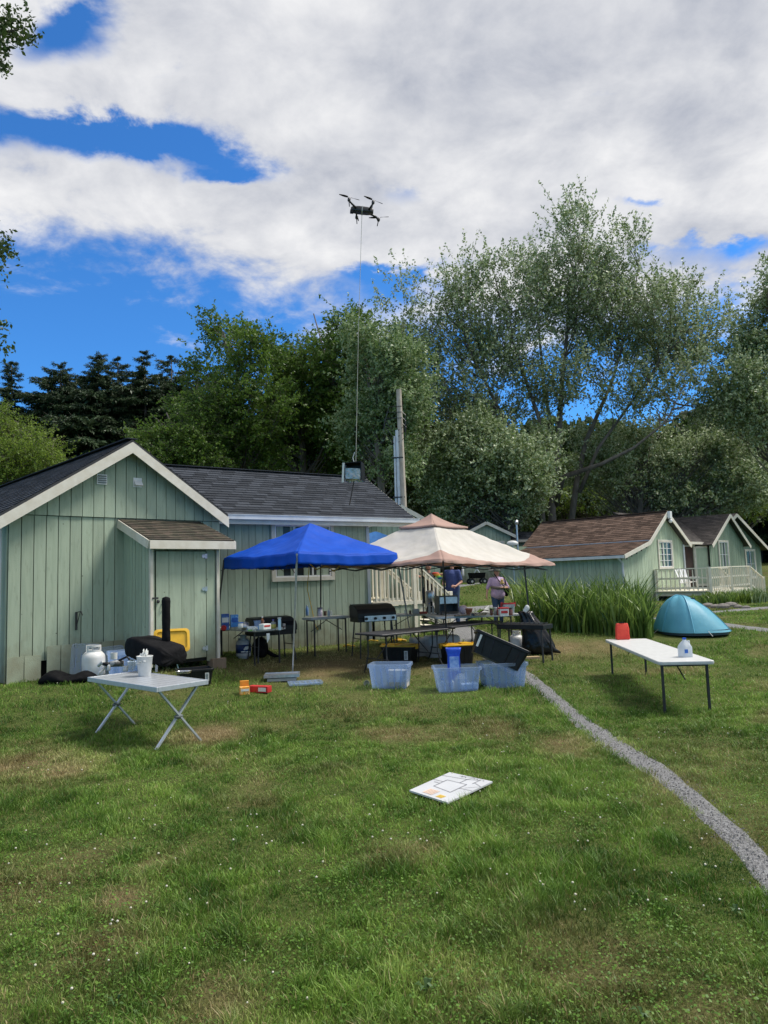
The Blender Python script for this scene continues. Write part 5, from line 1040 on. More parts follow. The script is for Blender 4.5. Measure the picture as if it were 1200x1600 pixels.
# ================================================================ canopies
def canopy(name, label, cors, apex, cloth, band=None, val=.2, sag=.06, legs=(), legm=None, cap=None, wav=.024, seed=1, bandfrac=.0, frame_z=None):
    """cors: four corner points (world, at the roof edge) in order; apex: point"""
    base = Vector((sum(c[0] for c in cors)/4, sum(c[1] for c in cors)/4, 0)); base.z = gz(base.x, base.y)
    t = thing(name, label, 'canopy', base); cors = [Vector(c) for c in cors]; apex = Vector(apex); rg = random.Random(seed)
    NU = 40; NV = 24
    def top(a, b, u, v):   # u along edge, v toward apex
        e = a.lerp(b, u); lim = 1.0
        if cap: lim = cap
        p = e.lerp(apex, v*lim); drop = sag*math.sin(math.pi*min(1, v*1.02))*(1-.9*abs(2*u-1)**2); edge = .035*math.sin(math.pi*u)*(1-v)
        wr = wav*(mnoise.noise(Vector((p.x*3, p.y*3, p.z*7+seed)))+.5*mnoise.noise(Vector((p.x*9, p.y*9, p.z*9+seed))))
        return p+Vector((0, 0, -drop*4*(v*(1-v)+.06)-edge+wr))
    for i in range(4):
        a, b = cors[i], cors[(i+1) % 4]; nrm = (b-a).cross(Vector((0, 0, 1))).normalized(); c0 = (a+b)/2
        if (c0+nrm-base).length < (c0-nrm-base).length: nrm = -nrm
        mb = MB(); vs = []; fs = []; mi = []
        for j in range(NV+1):
            for k in range(NU+1):
                uu = k/NU; bb = bandfrac*(.10+1.45*abs(2*uu-1)**1.9) if band else .2
                vs.append(top(a, b, uu, bb*j/5 if j <= 5 else bb+(1-bb)*(j-5)/(NV-5)))
        mb.v = [tuple(p) for p in vs]
        for j in range(NV):
            for k in range(NU):
                mb.f.append((j*(NU+1)+k, j*(NU+1)+k+1, (j+1)*(NU+1)+k+1, (j+1)*(NU+1)+k)); mb.t.append(.5)
                mb.m.append(1 if band and j < 5 else 0)
        pnl = mb.build('roof_panel', [cloth, band or cloth], t, smooth=True, world=True, solid=.004)
        mb = MB(); fn = lambda u, v: top(a, b, u, 0)+Vector((0, 0, -val*v))+nrm*(.006+.018*v+.014*v*math.sin(u*37+seed)+.02*v*mnoise.noise(Vector((u*6, i, seed)))); mb.grid(fn, 40, 5); mb.build('valance', band or cloth, t, smooth=True, world=True, solid=.004)
    # hem seams along the four ridges
    if cap:
        ca = [c.lerp(apex, cap*.97) for c in cors]; ce = [apex+(c-apex)*(1-cap)*1.5+Vector((0, 0, .0)) for c in cors]; pk = apex+Vector((0, 0, .05)); mb = MB()
        for i in range(4):
            a, b = ce[i]+Vector((0, 0, .07)), ce[(i+1) % 4]+Vector((0, 0, .07)); mb.grid(lambda u, v: a.lerp(b, u).lerp(pk, v)+Vector((0, 0, -.02*math.sin(math.pi*u)*(1-v)-.05*math.sin(math.pi*v))), 12, 6, mi=0)
            mb.grid(lambda u, v: a.lerp(b, u)+Vector((0, 0, -.035*v-.02*math.sin(math.pi*u))), 12, 1)
        mb.build('vent_cap', band or cloth, t, smooth=True, world=True, solid=.004)
    for (tp_, ft, m) in legs:
        tp_, ft = Vector(tp_), Vector(ft); d = (ft-tp_); mb = MB(); mb.bar(tp_, tp_+d*.52, .032, .032, upv=(0, 1, 0)); lg = mb.build('leg', m, t, world=True)
        mb = MB(); mb.bar(tp_+d*.5, ft, .022, .022, upv=(0, 1, 0)); mb.build('leg_tube', m, lg, world=True)
        mb = MB(); mb.box(ft+Vector((0, 0, .006)), (.08, .08, .012)); mb.build('foot_plate', m, lg, world=True)
    fz = frame_z or -.04
    for i in range(4):     # scissor truss under each edge
        a, b = cors[i].lerp(base, .06), cors[(i+1) % 4].lerp(base, .06); a = Vector((a.x, a.y, cors[i].z+fz)); b = Vector((b.x, b.y, cors[(i+1) % 4].z+fz)); mb = MB(); n = 4
        for k in range(n):
            p, q = a.lerp(b, k/n), a.lerp(b, (k+1)/n); mb.bar(p, q-Vector((0, 0, .10)), .012, .02); mb.bar(p-Vector((0, 0, .10)), q, .012, .02)
        mb.build('truss', M_black if legm is None else legm, t, world=True)
    mb = MB()
    for c in cors: mb.bar(Vector((c.x, c.y, c.z-.04)).lerp(apex, .03), apex-Vector((0, 0, .08)), .015, .02)
    mb.build('rafter', M_black if legm is None else legm, t, world=True)
    return t
def make_canopies():
    D0 = 12.45; z = 2.34; ph = R(44); a = Vector((math.cos(ph), math.sin(ph), 0))*2.46; b = Vector((-math.sin(ph), math.cos(ph), 0))*2.4
    Fc = P(464, 862, D0); Fc.z = z+.01; Rc = Fc+a; Rc.z = z+.0; Lc = Fc+b; Lc.z = z+.0; Bc = Fc+a+b
    ap = (Fc+Rc+Lc+Bc)/4; ap.z = 2.98
    ff = G(457, 1057); rf = G(645, 1012); rf = Vector((rf.x-.0, rf.y, rf.z)); bf = G(501, 1008); lf = Lc+(Lc-Bc)*.12; lf.z = gz(lf.x, lf.y)
    lg = mat('canopy_leg_steel', (.50, .53, .57), (.42, .45, .48), 20, .4, metal=.6)
    dz = Vector((0, 0, -.03))
    canopy('canopy', 'bright blue peaked canopy with slanting steel legs by the cabin wall', [Fc, Rc, Bc, Lc], ap, M_bluef, None, val=.21, sag=.05, seed=3, legs=[(Fc+dz, ff, lg), (Rc+dz, rf, lg), (Bc+dz, bf, M_black), (Lc+dz, lf, M_black)])
    C2 = Vector((1.10, 15.25, 0)); z2 = 2.16
    F2 = Vector((P(693, 900, 13.35).x, 13.35, z2)); R2 = P(866, 885, 15.3); R2.z = 2.05; L2 = Vector((-1.35, 15.05, z2)); B2 = Vector((1.0, 17.2, z2)); ap2 = P(674, 806, 15.3)
    f2 = G(700, 1036); rt_ = P(819, 884, 15.2); rf2 = P(832, 995, 15.2); rf2.z = gz(rf2.x, rf2.y); bt = P(659, 884, 16.4); bf2 = Vector((bt.x, bt.y, gz(bt.x, bt.y))); lt = P(610, 884, 15.6); 
    canopy('canopy', 'faded beige canopy with rose border and vented top', [F2, R2, B2, L2], ap2, M_beige, M_pink, val=.05, sag=.07, seed=9, cap=.80, bandfrac=.16, legs=[(F2+Vector((0, 0, -.03)), f2, M_black), (rt_, rf2, M_black), (bt, bf2, M_black)], legm=M_black)
    c3 = P(583, 845, 21); c3.z = 0; sq = [Vector((c3.x+dx, c3.y+dy, 2.75)) for dx, dy in ((-1.6, -1.3), (1.3, -1.6), (1.6, 1.3), (-1.3, 1.6))]; ap3 = P(586, 831, 21)
    canopy('canopy', 'sky blue canopy glimpsed behind the cabin corner and landing', sq, ap3, mat('sky_blue_polyester', (.02, .16, .45), (.015, .13, .4), 3, .6, .1, 14, transl=.25), None, val=.2, seed=12, legs=[(q+Vector((0, 0, -.03)), (q.x, q.y, gz(q.x, q.y)), M_black) for q in sq])
    # yellow cord looped under the blue canopy and string lights
    mb = MB(); pts = []
    for i, (px, py) in enumerate(((480, 878), (495, 890), (510, 884), (522, 893), (535, 880), (545, 888))): pts.append(P(px, py, 14.5))
    mb.tube(pts, .012, 6); mb.tube([P(483, 885, 15.4), P(480, 920, 15.6), (P(488, 955, 15.9)), P(492, 975, 15.9), G(505, 1000)], .008, 6)
    single(mb, 'extension_cord', M_yplas, 'yellow extension cord looped under the blue canopy edge and down the wall', 'cord', P(495, 890, 14.5))
    mb = MB(); pts = [P(345+i*5.5, 884+4*math.sin(i*1.9)+(2 if i % 3 else 8), 14.2-.02*i) for i in range(22)]; mb.tube(pts, .007, 5)
    single(mb, 'light_string', M_black, 'dark string of lights sagging under the left edge of the blue canopy', 'string lights', pts[0])
make_canopies()

# ================================================================ near camping table and what lies on it
def camp_table():
    feet = [G(246, 1170), G(312, 1161), G(214, 1134), G(149, 1144)]; ctr = sum(feet, Vector())/4
    ax = ((feet[0]+feet[1])/2-(feet[2]+feet[3])/2); ax.z = 0; L = ax.length; ax.normalize(); ang = math.atan2(ax.y, ax.x); g = gz(ctr.x, ctr.y)
    t = thing('camping_table', 'grey slatted aluminium camping table on crossed legs in the left foreground', 'table', (ctr.x, ctr.y, g), ang)
    H = .70; LL = L+.20; W = .68; n = 7
    mb = MB(); mb.box((0, 0, H-.008), (LL-.02, W-.02, .006), tint=.4)
    for i in range(n): mb.box((0, -W/2+.03+(W-.06)*(i+.5)/n, H), (LL-.05, (W-.06)/n-.006, .014), tint=.5+.1*(i % 3))
    mb.build('slats', M_alu, t)
    mb = MB()
    for s in (-1, 1): mb.box((0, s*(W/2-.012), H-.018), (LL, .024, .056)); mb.box((s*(LL/2-.012), 0, H-.0175), (.026, W-.048, .0555))
    mb.build('rim', M_alu, t, bevel=.004)
    for s in (-1, 1):
        x = s*L/2
        for k in (-1, 1):
            mb = MB(); mb.bar((x+s*k*.012, -k*.27, H-.04), (x+s*k*.012, k*.29, 0), .02, .036, upv=(1, 0, 0)); mb.build('leg', M_alu, t)
        mb = MB(); mb.ell((x, 0, H*.47), (.035, .06, .028), 12, 6); mb.build('hinge', mat('dark_grey_plastic', (.12, .14, .13), None, 5, .5), t)
    mb = MB(); mb.tube([(L/2, 0, H*.5), (L*.2, -.05, H-.03)], .005, 5); mb.build('brace', M_black, t)
    zt = g+H+.008
    # covered pizza oven
    c = TP_(240, 1046, zt); oa = ang+R(12); ov = thing('covered_oven', 'pizza oven under a black nylon cover with upright covered chimney', 'oven', c, oa); ov.scale = (1.06, 1.06, 1.27)
    mb = MB(); rings = []
    for (x, w, h0, h1) in ((-.37, .30, .17, .28), (-.34, .36, .13, .35), (-.15, .43, .11, .37), (.0, .45, .09, .32), (.18, .45, .07, .29), (.36, .43, .05, .26), (.40, .40, .06, .20)):
        rg = []
        for k in range(24):
            a = 2*math.pi*k/24; cy = math.copysign(abs(math.cos(a))**.45, math.cos(a)); cz = math.copysign(abs(math.sin(a))**.45, math.sin(a)); jj = .03*mnoise.noise(Vector((x*11, k*1.1, 1)))+.012*math.sin(k*2.3+x*20)
            rg.append((x+jj, cy*(w/2+jj), (h0+h1)/2+cz*((h1-h0)/2+jj)))
        rings.append(rg)
    mb.loft(rings); mb.build('cover', M_cloth, ov, smooth=True, subd=1)
    mb = MB(); pr = [(.052, .22), (.055, .32), (.050, .42), (.054, .52), (.052, .62), (.056, .72), (.050, .755), (.01, .77)]; mb.lathe((.12, .1, 0), pr, 14); mb.build('chimney_cover', M_cloth, ov, smooth=True)
    for x in (-.16, .24):
        for y in (-.19, .17): mb = MB(); mb.bar((x, y*.85, .12), (x+.02*(1 if x > 0 else -1), y, 0), .03, .012); mb.build('leg', M_steel, ov)
    mb = MB(); mb.loft([rr(.30, .25, .1, .0, 4, .15), rr(.30, .25, .1, .018, 4, .15)]); single(mb, 'pizza_peel', mat('pizza_peel_wood', (.35, .22, .12), (.2, .12, .07), 9, .6), 'round wooden board lying under the covered oven', 'board', TP_(262, 1046, zt)+Vector((0, 0, .002)))
    # white bin with crumpled paper
    p = TP_(226, 1056, zt); b = thing('paper_bin', 'white plastic bin stuffed with crumpled paper on the camping table', 'bin', p)
    mb = MB(); mb.lathe((0, 0, 0), [(.072, 0), (.075, .005), (.098, .235), (.102, .24), (.102, .25), (.094, .25), (.07, .02)], 24); mb.build('body', M_wplas, b, smooth=True)
    mb = MB(); rg_ = random.Random(4)
    for i in range(7): mb.box((rg_.uniform(-.03, .03), rg_.uniform(-.03, .03), .25+rg_.uniform(0, .05)), (.075, .05, .008), Matrix.Rotation(rg_.random()*3, 3, 'X') @ Matrix.Rotation(rg_.random()*3, 3, 'Y') @ Matrix.Rotation(rg_.random()*3, 3, 'Z'))
    mb.build('paper', M_label, b, bevel=.003)
    mb = MB(); pts = [(-.04, -.098, .19)]; [mb.ell((-.05+.025*i, -.095, .17+.02*(i % 2)), (.022, .012, .012), 6, 4) for i in range(4)]; mb.build('ribbon', M_wplas, b)
    # heat gun / grinder, cups, box
    p = TP_(184, 1043, zt); o = thing('power_tool', 'grey and black hand power tool lying on the left end of the camping table', 'tool', p+Vector((0, 0, .05)), R(15))
    mb = MB(); mb.tube([(-.1, 0, 0), (-.02, 0, .01), (.08, 0, 0)], [.04, .048, .042], 12); mb.build('body', mat('tool_grey', (.35, .36, .36), (.1, .1, .1), 12, .5, lo=.48, hi=.52), o, smooth=True)
    mb = MB(); mb.tube([(-.1, 0, 0), (-.2, 0, .015)], [.035, .02], 10); mb.tube([(.0, 0, .04), (.13, -.05, .10), (.17, -.06, .04)], .016, 8); mb.build('handle', M_bplas, o, smooth=True)
    p = TP_(160, 1044, zt); mb = MB(); mb.tube([(p.x-.06, p.y, p.z+.03), (p.x, p.y-.02, p.z+.08), (p.x+.05, p.y, p.z+.02), (p.x-.02, p.y-.06, p.z-.06), (p.x-.05, p.y-.03, p.z-.15)], [.02, .03, .022, .02, .012], 8); single(mb, 'rag', M_wplas, 'white rag hanging over the left corner of the camping table', 'cloth', p, smooth=True)
    bottle('clear squat jug behind the paper bin on the camping table', TP_(205, 1046, zt), .05, .13, M_clear2, M_wplas, neck=.5, cat='jug', name='jug')
    bottle('small white bottle at the left end of the camping table', TP_(170, 1048, zt), .022, .10, M_wplas, M_bplas)
    bottle('squat white cup beside the grey power tool', TP_(196, 1049, zt), .035, .07, M_wplas, M_wplas, neck=.95, nh=.9, cat='cup', name='cup')
    p = TP_(287, 1052, zt); mb = MB(); mb.loft([rr(.16, .11, .02, 0), rr(.18, .13, .02, .03), rr(.17, .12, .02, .03), rr(.15, .10, .02, .008)]); mb.v = [(x+p.x, y+p.y, z_+p.z) for x, y, z_ in mb.v]; single(mb, 'dish', M_foil, 'small foil dish at the right end of the camping table', 'dish', p)
    p = TP_(178, 1030, zt); mb = MB(); mb.lathe(p, [(.05, 0), (.052, .1), (.046, .1), (.045, .01)], 16); single(mb, 'paper_cup', M_wplas, 'short white tub behind the grey power tool', 'tub', p)
    p = TP_(206, 1040, zt); mb = MB(); mb.box(p+Vector((0, 0, .03)), (.12, .09, .06), rz=.4); single(mb, 'small_box', mat('pale_blue_card', (.5, .6, .7), (.35, .45, .6), 9, .6), 'small pale blue box between the power tool and the white bin', 'box', p, bevel=.004)
camp_table()

# ================================================================ by the wall on the left
def left_stuff():
    p = P(147, 900, 12.2); p.z = gz(p.x, p.y); propane('big white propane tank standing by the left cabin wall', p, R(30), 1.22)
    # clear lids/totes leaning on the wall
    for k, (px, py, w, h, th, lab) in enumerate(((172, 12.55, .52, .50, -8, 'clear bluish tote lid leaning beside the white propane tank'), (130, 12.4, .42, .58, 10, 'clear ribbed tote lid leaning behind the white propane tank'))):
        q = P(px, 900, py); q.z = gz(q.x, q.y); t = thing('tote_lid', lab, 'lid', q, R(25), 'clear tote lids leaning on the wall'); t.rotation_euler = (R(-12), R(th*.4), R(25))
        mb = MB(); rings = [[(x, 0, y+h/2) for x, y, _ in rr(w*s_, h*s_, .05, 0, 4)] for s_ in (1, 1, .93, .9)]; rings = [[(x, d_, z) for x, _, z in rg] for rg, d_ in zip(rings, (.0, -.03, -.035, -.015))]; mb.loft(rings, cap0=False)
        for i in range(4): mb.box((-w*.3+i*w*.2, -.018, h/2), (.012, .012, h*.7))
        mb.build('panel', M_clear, t)
    q = P(194, 900, 12.1); q.z = gz(q.x, q.y); tote('clear bluish tote standing beside the lean-to closet', q, R(40), .46, .38, .50, M_clear, group='clear storage totes')
    # black bag
    c = G(108, 1068); mb = MB(); rings = []
    for i in range(9):
        u = i/8; x = -.55+1.0*u; w = .26*math.sin(math.pi*(.12+.82*u)); h = .12*math.sin(math.pi*(.1+.8*u))*(1+.5*math.sin(u*9)); rg = []
        for k in range(18):
            a = 2*math.pi*k/18; j = .03*mnoise.noise(Vector((u*7, k*.8, 2))); rg.append((c.x+x+j, c.y+.10+math.cos(a)*(w+j), c.z+max(-.01, h*(.75+math.sin(a))+j)))
        rings.append(rg)
    mb.loft(rings); single(mb, 'duffel_bag', M_cloth, 'empty black nylon bag slumped on the grass left of the camping table', 'bag', c, smooth=True, subd=1)
    c = G(78, 1053); mb = MB(); mb.ell(c+Vector((0, 0, .02)), (.09, .07, .05), 10, 6); single(mb, 'cloth_scrap', M_cloth, 'small black cloth scrap on the grass by the wall skirting', 'cloth', c, smooth=True)
    # black tote under and behind camping table with yellow lid leaning
    q = P(303, 900, 12.0); q.z = gz(q.x, q.y); tote('open black tote on the grass behind the camping table', q, R(25), .56, .40, .26, M_bplas, group='black storage totes', sticker=True)
    q = P(268, 900, 12.2); t = thing('tote_lid', 'yellow tote lid leaning upright behind the covered oven', 'lid', q, R(20)); t.rotation_euler = (R(72), 0, R(20))
    mb = MB(); mb.loft([rr(.58, .40, .07, 0, 4), rr(.59, .41, .07, .03, 4), rr(.50, .32, .06, .04, 4), rr(.48, .30, .06, .015, 4)]); mb.build('panel', M_yplas, t, bevel=.004); t.location.z = gz(q.x, q.y)+.66
    mb = MB(); mb.loft([rr(.58, .40, .07, -.012, 4), rr(.58, .40, .07, -.002, 4)]); mb.build('rim', M_yplas, t)
    q = P(336, 1038, 13.45); q.z = gz(q.x, q.y); mb = MB(); mb.box(q+Vector((.02, .05, .08)), (.28, .22, .2), rz=R(44)); mb.box(q+Vector((-.32, -.25, .02)), (.5, .18, .08), rz=R(44)); single(mb, 'timber_block', M_wood, 'weathered timber block under the closet corner', 'timber', q, bevel=.006)
    # table E by closet
    zt = .96; c = P(397, 989, 12.95); folding_table('white folding table crowded with supplies beside the closet', (c.x, c.y), R(118), 1.35, .74, zt, M_wplas) if False else None
    cc = TP_(397, 984, .94); pv = R(44); Lx = .72; Ly = 1.4; c0 = Vector((cc.x, cc.y, 0))+Vector((math.cos(pv), math.sin(pv), 0))*Lx
    folding_table('white folding table crowded with supplies beside the closet', (c0.x, c0.y), pv+math.pi/2, Ly, Lx, .94, M_wplas, group='folding tables', inset=.1)
    z = .942
    def onp(px, py): return TP_(px, 981.5+(py-971)*.34, z)
    def carton(label, px, py, w, d, h, m, rz=R(20), front=None, cat='box', zz=None):
        p = TP_(px, py, zz) if zz else onp(px, py); t = thing('carton', label, cat, p, rz); mb = MB(); mb.box((0, 0, h/2), (w, d, h)); mb.build('body', m, t, bevel=.003)
        if front: mb = MB(); mb.box((0, -d/2-.002, h*.62), (w*.8, .003, h*.3)); mb.build('print', front, t)
        return t
    blu = mat('printed_blue_card', (.02, .06, .28), (.08, .2, .5), 14, .5, lo=.45, hi=.6); blu2 = mat('printed_light_blue_card', (.05, .25, .65), (.3, .5, .8), 14, .5, lo=.5, hi=.62)
    carton('tall dark blue printed box at the left of the crowded table', 352, 979, .15, .09, .31, blu, R(15), M_label)
    carton('light blue printed box beside the dark blue one', 366, 975, .15, .09, .28, blu2, R(25), M_blues)
    p = onp(351, 981); mb = MB(); mb.lathe(p+Vector((0, -.07, .05)), [(.05, -.02), (.055, 0), (.05, .02)], 16, R3=Matrix.Rotation(R(90), 3, 'X')); single(mb, 'tape_roll', M_red, 'red roll standing before the dark blue box', 'roll', p+Vector((0, -.07, .05)))
    p = onp(383, 975); bb = thing('cooking_pot', 'small steel pot with two black hand holds on the crowded table', 'pot', p); mb = MB(); mb.lathe((0, 0, 0), [(.07, 0), (.078, .02), (.08, .12), (.074, .12), (.07, .02)], 20); mb.build('body', M_steel, bb, smooth=True)
    mb = MB(); mb.lathe((0, 0, 0), [(.082, .115), (.05, .135), (.012, .14), (.012, .155)], 20); mb.build('lid', M_steel, bb, smooth=True)
    carton('shallow grey green tray of odds and ends on the crowded table', 369, 981, .20, .14, .06, mat('olive_card', (.12, .12, .09), (.25, .25, .2), 14, .7), R(10))
    p = onp(366, 972); mb = MB(); mb.ell(p+Vector((0, -.12, .08)), (.07, .05, .06), 10, 6); single(mb, 'black_glove', M_cloth, 'black glove heaped on the grey green tray', 'glove', p+Vector((0, -.12, .08)), smooth=True)
    carton('white handled carton with blue print lying in the middle of the crowded table', 396, 979, .22, .12, .07, mat('white_blue_print', (.65, .7, .78), (.1, .3, .65), 9, .5, lo=.5, hi=.6), R(30))
    p = onp(405, 977); tote('small clear tub on the crowded table', p+Vector((0, 0, 0)), R(10), .20, .14, .17, M_clear, ribs=False, cat='tub', name='clear_tub', taper=.82)
    p = onp(396, 985); mb = MB(); rg_ = random.Random(9)
    for i in range(7): mb.ell(p+Vector((rg_.uniform(-.08, .1), rg_.uniform(-.04, .03), .03+rg_.uniform(0, .04))), (.05, .035, .025), 7, 5, R3=Matrix.Rotation(rg_.random()*3, 3, 'Y'))
    single(mb, 'crumpled_wrapper', M_label, 'crumpled white wrapper heap at the front of the crowded table', 'wrapper', p, bevel=.004)
    p = onp(391, 986); mb = MB(); mb.ell(p+Vector((0, 0, .02)), (.05, .03, .02), 9, 5); single(mb, 'snack_bag', mat('green_film', (.15, .45, .08), (.3, .5, .2), 9, .4), 'bright green snack bag at the front of the crowded table', 'packet', p)
    bottle('squat clear bottle with violet cap and yellow contents on the crowded table', onp(427, 980), .055, .20, M_clear2, mat('violet_cap', (.1, .08, .4), None, 4, .4), lab=mat('olive_yellow_label', (.4, .36, .05), (.3, .28, .1), 6, .5), neck=.3)
    bottle('tall pale blue spray can at the right of the crowded table', onp(437, 980), .03, .235, mat('pale_blue_can', (.4, .65, .8), (.6, .75, .85), 6, .35), M_wplas, neck=.95, nh=.85, cat='spray can', name='spray_can')
    p = P(444, 973, 14.0); bottle('small jar with striped label behind the tall spray can', onp(444, 975), .025, .1, mat('jar_dark', (.1, .05, .05), (.5, .5, .5), 30, .4, lo=.48, hi=.52), M_wplas, neck=.9, nh=.85, cat='jar', name='jar')
    q = G(379, 1030); propane('blue labelled propane tank under the crowded table', q+Vector((0, .1, 0)), R(40), 1.0, mat('tank_grey_paint', (.45, .47, .5), (.38, .4, .42), 6, .4), mat('tank_blue_decal', (.01, .03, .12), (.02, .06, .2), 5, .4))
    # black rucksack beneath
    c = G(404, 1030)+Vector((0, .2, 0)); rk = thing('rucksack', 'black rucksack slumped on the grass under the crowded table', 'bag', c, R(20)); mb = MB(); mb.ell((0, 0, .2), (.17, .13, .23), 14, 10); mb.ell((.0, -.1, .13), (.12, .07, .11), 12, 8); mb.build('body', M_cloth, rk, smooth=True)
    mb = MB(); mb.tube([(-.05, .02, .4), (0, 0, .47), (.05, .02, .4)], .012, 6); mb.build('strap', M_cloth, rk)
    mb = MB(); mb.tube([(.1, -.05, .15), (.25, -.12, .05), (.36, -.1, .02)], [.05, .04, .02], 8); mb.build('loose_flap', M_cloth, rk, smooth=True)
    # white tag of cloth hanging from table edge
    p = onp(419, 987); mb = MB(); mb.add([p+Vector((-.03, -.01, -.03)), p+Vector((.03, -.012, -.03)), p+Vector((.03, -.04, -.13)), p+Vector((-.015, -.03, -.2))], [(0, 1, 2, 3)]); single(mb, 'hanging_rag', M_label, 'white rag hanging below the front edge of the crowded table', 'cloth', p, solid=.006)
    # closed griddle behind table E
    q = P(424, 980, 14.55); griddle('black lidded griddle without visible panel behind the crowded table', (q.x, q.y, gz(q.x, q.y)), R(36), .92, 1.02, panel=False)
    # table F at the wall
    cc = TP_(487, 966, 1.06); folding_table('pale folding table against the cabin wall under the window', (cc.x, cc.y), R(36), .98, .45, 1.06, M_tbl, group='folding tables', inset=.1)
    z = 1.062
    bottle('blue spray bottle at the left of the wall table', TP_(480, 962, z), .036, .24, mat('blue_tinted_plastic', (.08, .22, .45), (.3, .4, .6), 6, .3), M_wplas, neck=.5)
    bottle('wide white jar with dark lid in the middle of the wall table', TP_(500, 963, z), .055, .19, mat('jar_white_label', (.6, .58, .6), (.4, .3, .4), 14, .4), mat('dark_mauve_lid', (.06, .05, .08), None, 4, .4), neck=.9, nh=.7, cat='jar', name='jar')
    bottle('brown mug beside the wide white jar', TP_(508, 962, z), .035, .10, mat('brown_glaze', (.10, .06, .04), None, 4, .3), mat('brown_glaze', (.1, .06, .04)), neck=.95, nh=.9, cat='mug', name='mug')
    bottle('white pump bottle at the right of the wall table', TP_(514, 963, z), .032, .17, M_wplas, M_wplas, neck=.25)
    bottle('short clear bottle at the right end beside the pump bottle', TP_(518, 962, z), .022, .11, M_clear2, M_wplas, neck=.5)
    bottle('brown bottle at the back of the crowded table', onp(410, 972), .03, .2, mat('amber_glass', (.12, .04, .01), None, 4, .2), M_wplas)
    bottle('short white tub at the back of the crowded table', onp(376, 971), .045, .1, M_wplas, M_blues, neck=.9, nh=.85, cat='tub', name='tub')
    carton('flat white box stacked behind the crumpled wrapper', 414, 976, .16, .12, .09, M_label, R(50), M_red)
    # red and orange boxes on grass
    p = G(382, 1085); carton('orange printed carton lying open on the grass', 382, 1085, .15, .12, .12, mat('orange_print', (.75, .3, .03), (.8, .5, .2), 25, .6, lo=.5, hi=.6), R(20), M_label, zz=p.z); mb = MB(); q = p+Vector((-.02, .1, .0)); mb.box(q+Vector((0, 0, .1)), (.14, .05, .2), rz=.2); single(mb, 'orange_box', M_orange, 'orange carton standing upright behind the open one', 'box', q, bevel=.003)
    p = G(403, 1083)+Vector((.02, .07, 0)); b = thing('red_box', 'long red box lying on the grass beside the orange cartons', 'box', p, R(-22)); mb = MB(); mb.box((0, 0, .055), (.36, .13, .10)); mb.build('body', M_red, b, bevel=.003); mb = MB(); mb.box((.08, -.067, .055), (.14, .004, .06)); mb.build('print', M_label, b)
    # metal tray and clear lid
    p = G(441, 1063); b = thing('tray', 'shallow steel tray at the foot of the blue canopy leg', 'tray', p, R(5)); mb = MB(); mb.box((0, 0, .10), (.60, .36, .012)); [mb.box((0, s*.18, .095), (.6, .012, .05)) for s in (-1, 1)]; [mb.box((s*.3, 0, .0945), (.012, .35, .049)) for s in (-1, 1)]; mb.build('pan', M_steel, b)
    mb = MB(); mb.box((0, 0, .03), (.5, .3, .05)); mb.build('base', M_grey, b)
    p = G(477, 1070); b = thing('tote_lid', 'clear ribbed tote lid lying flat on the grass by the steel tray', 'lid', p+Vector((0, 0, .02)), R(12)); mb = MB(); mb.loft([rr(.56, .40, .05, 0, 4), rr(.58, .42, .05, .03, 4), rr(.5, .34, .04, .035, 4), rr(.48, .32, .04, .015, 4)]); [mb.box((-.18+i*.09, 0, .022), (.012, .3, .012)) for i in range(5)]; mb.build('panel', M_clear, b)
left_stuff()
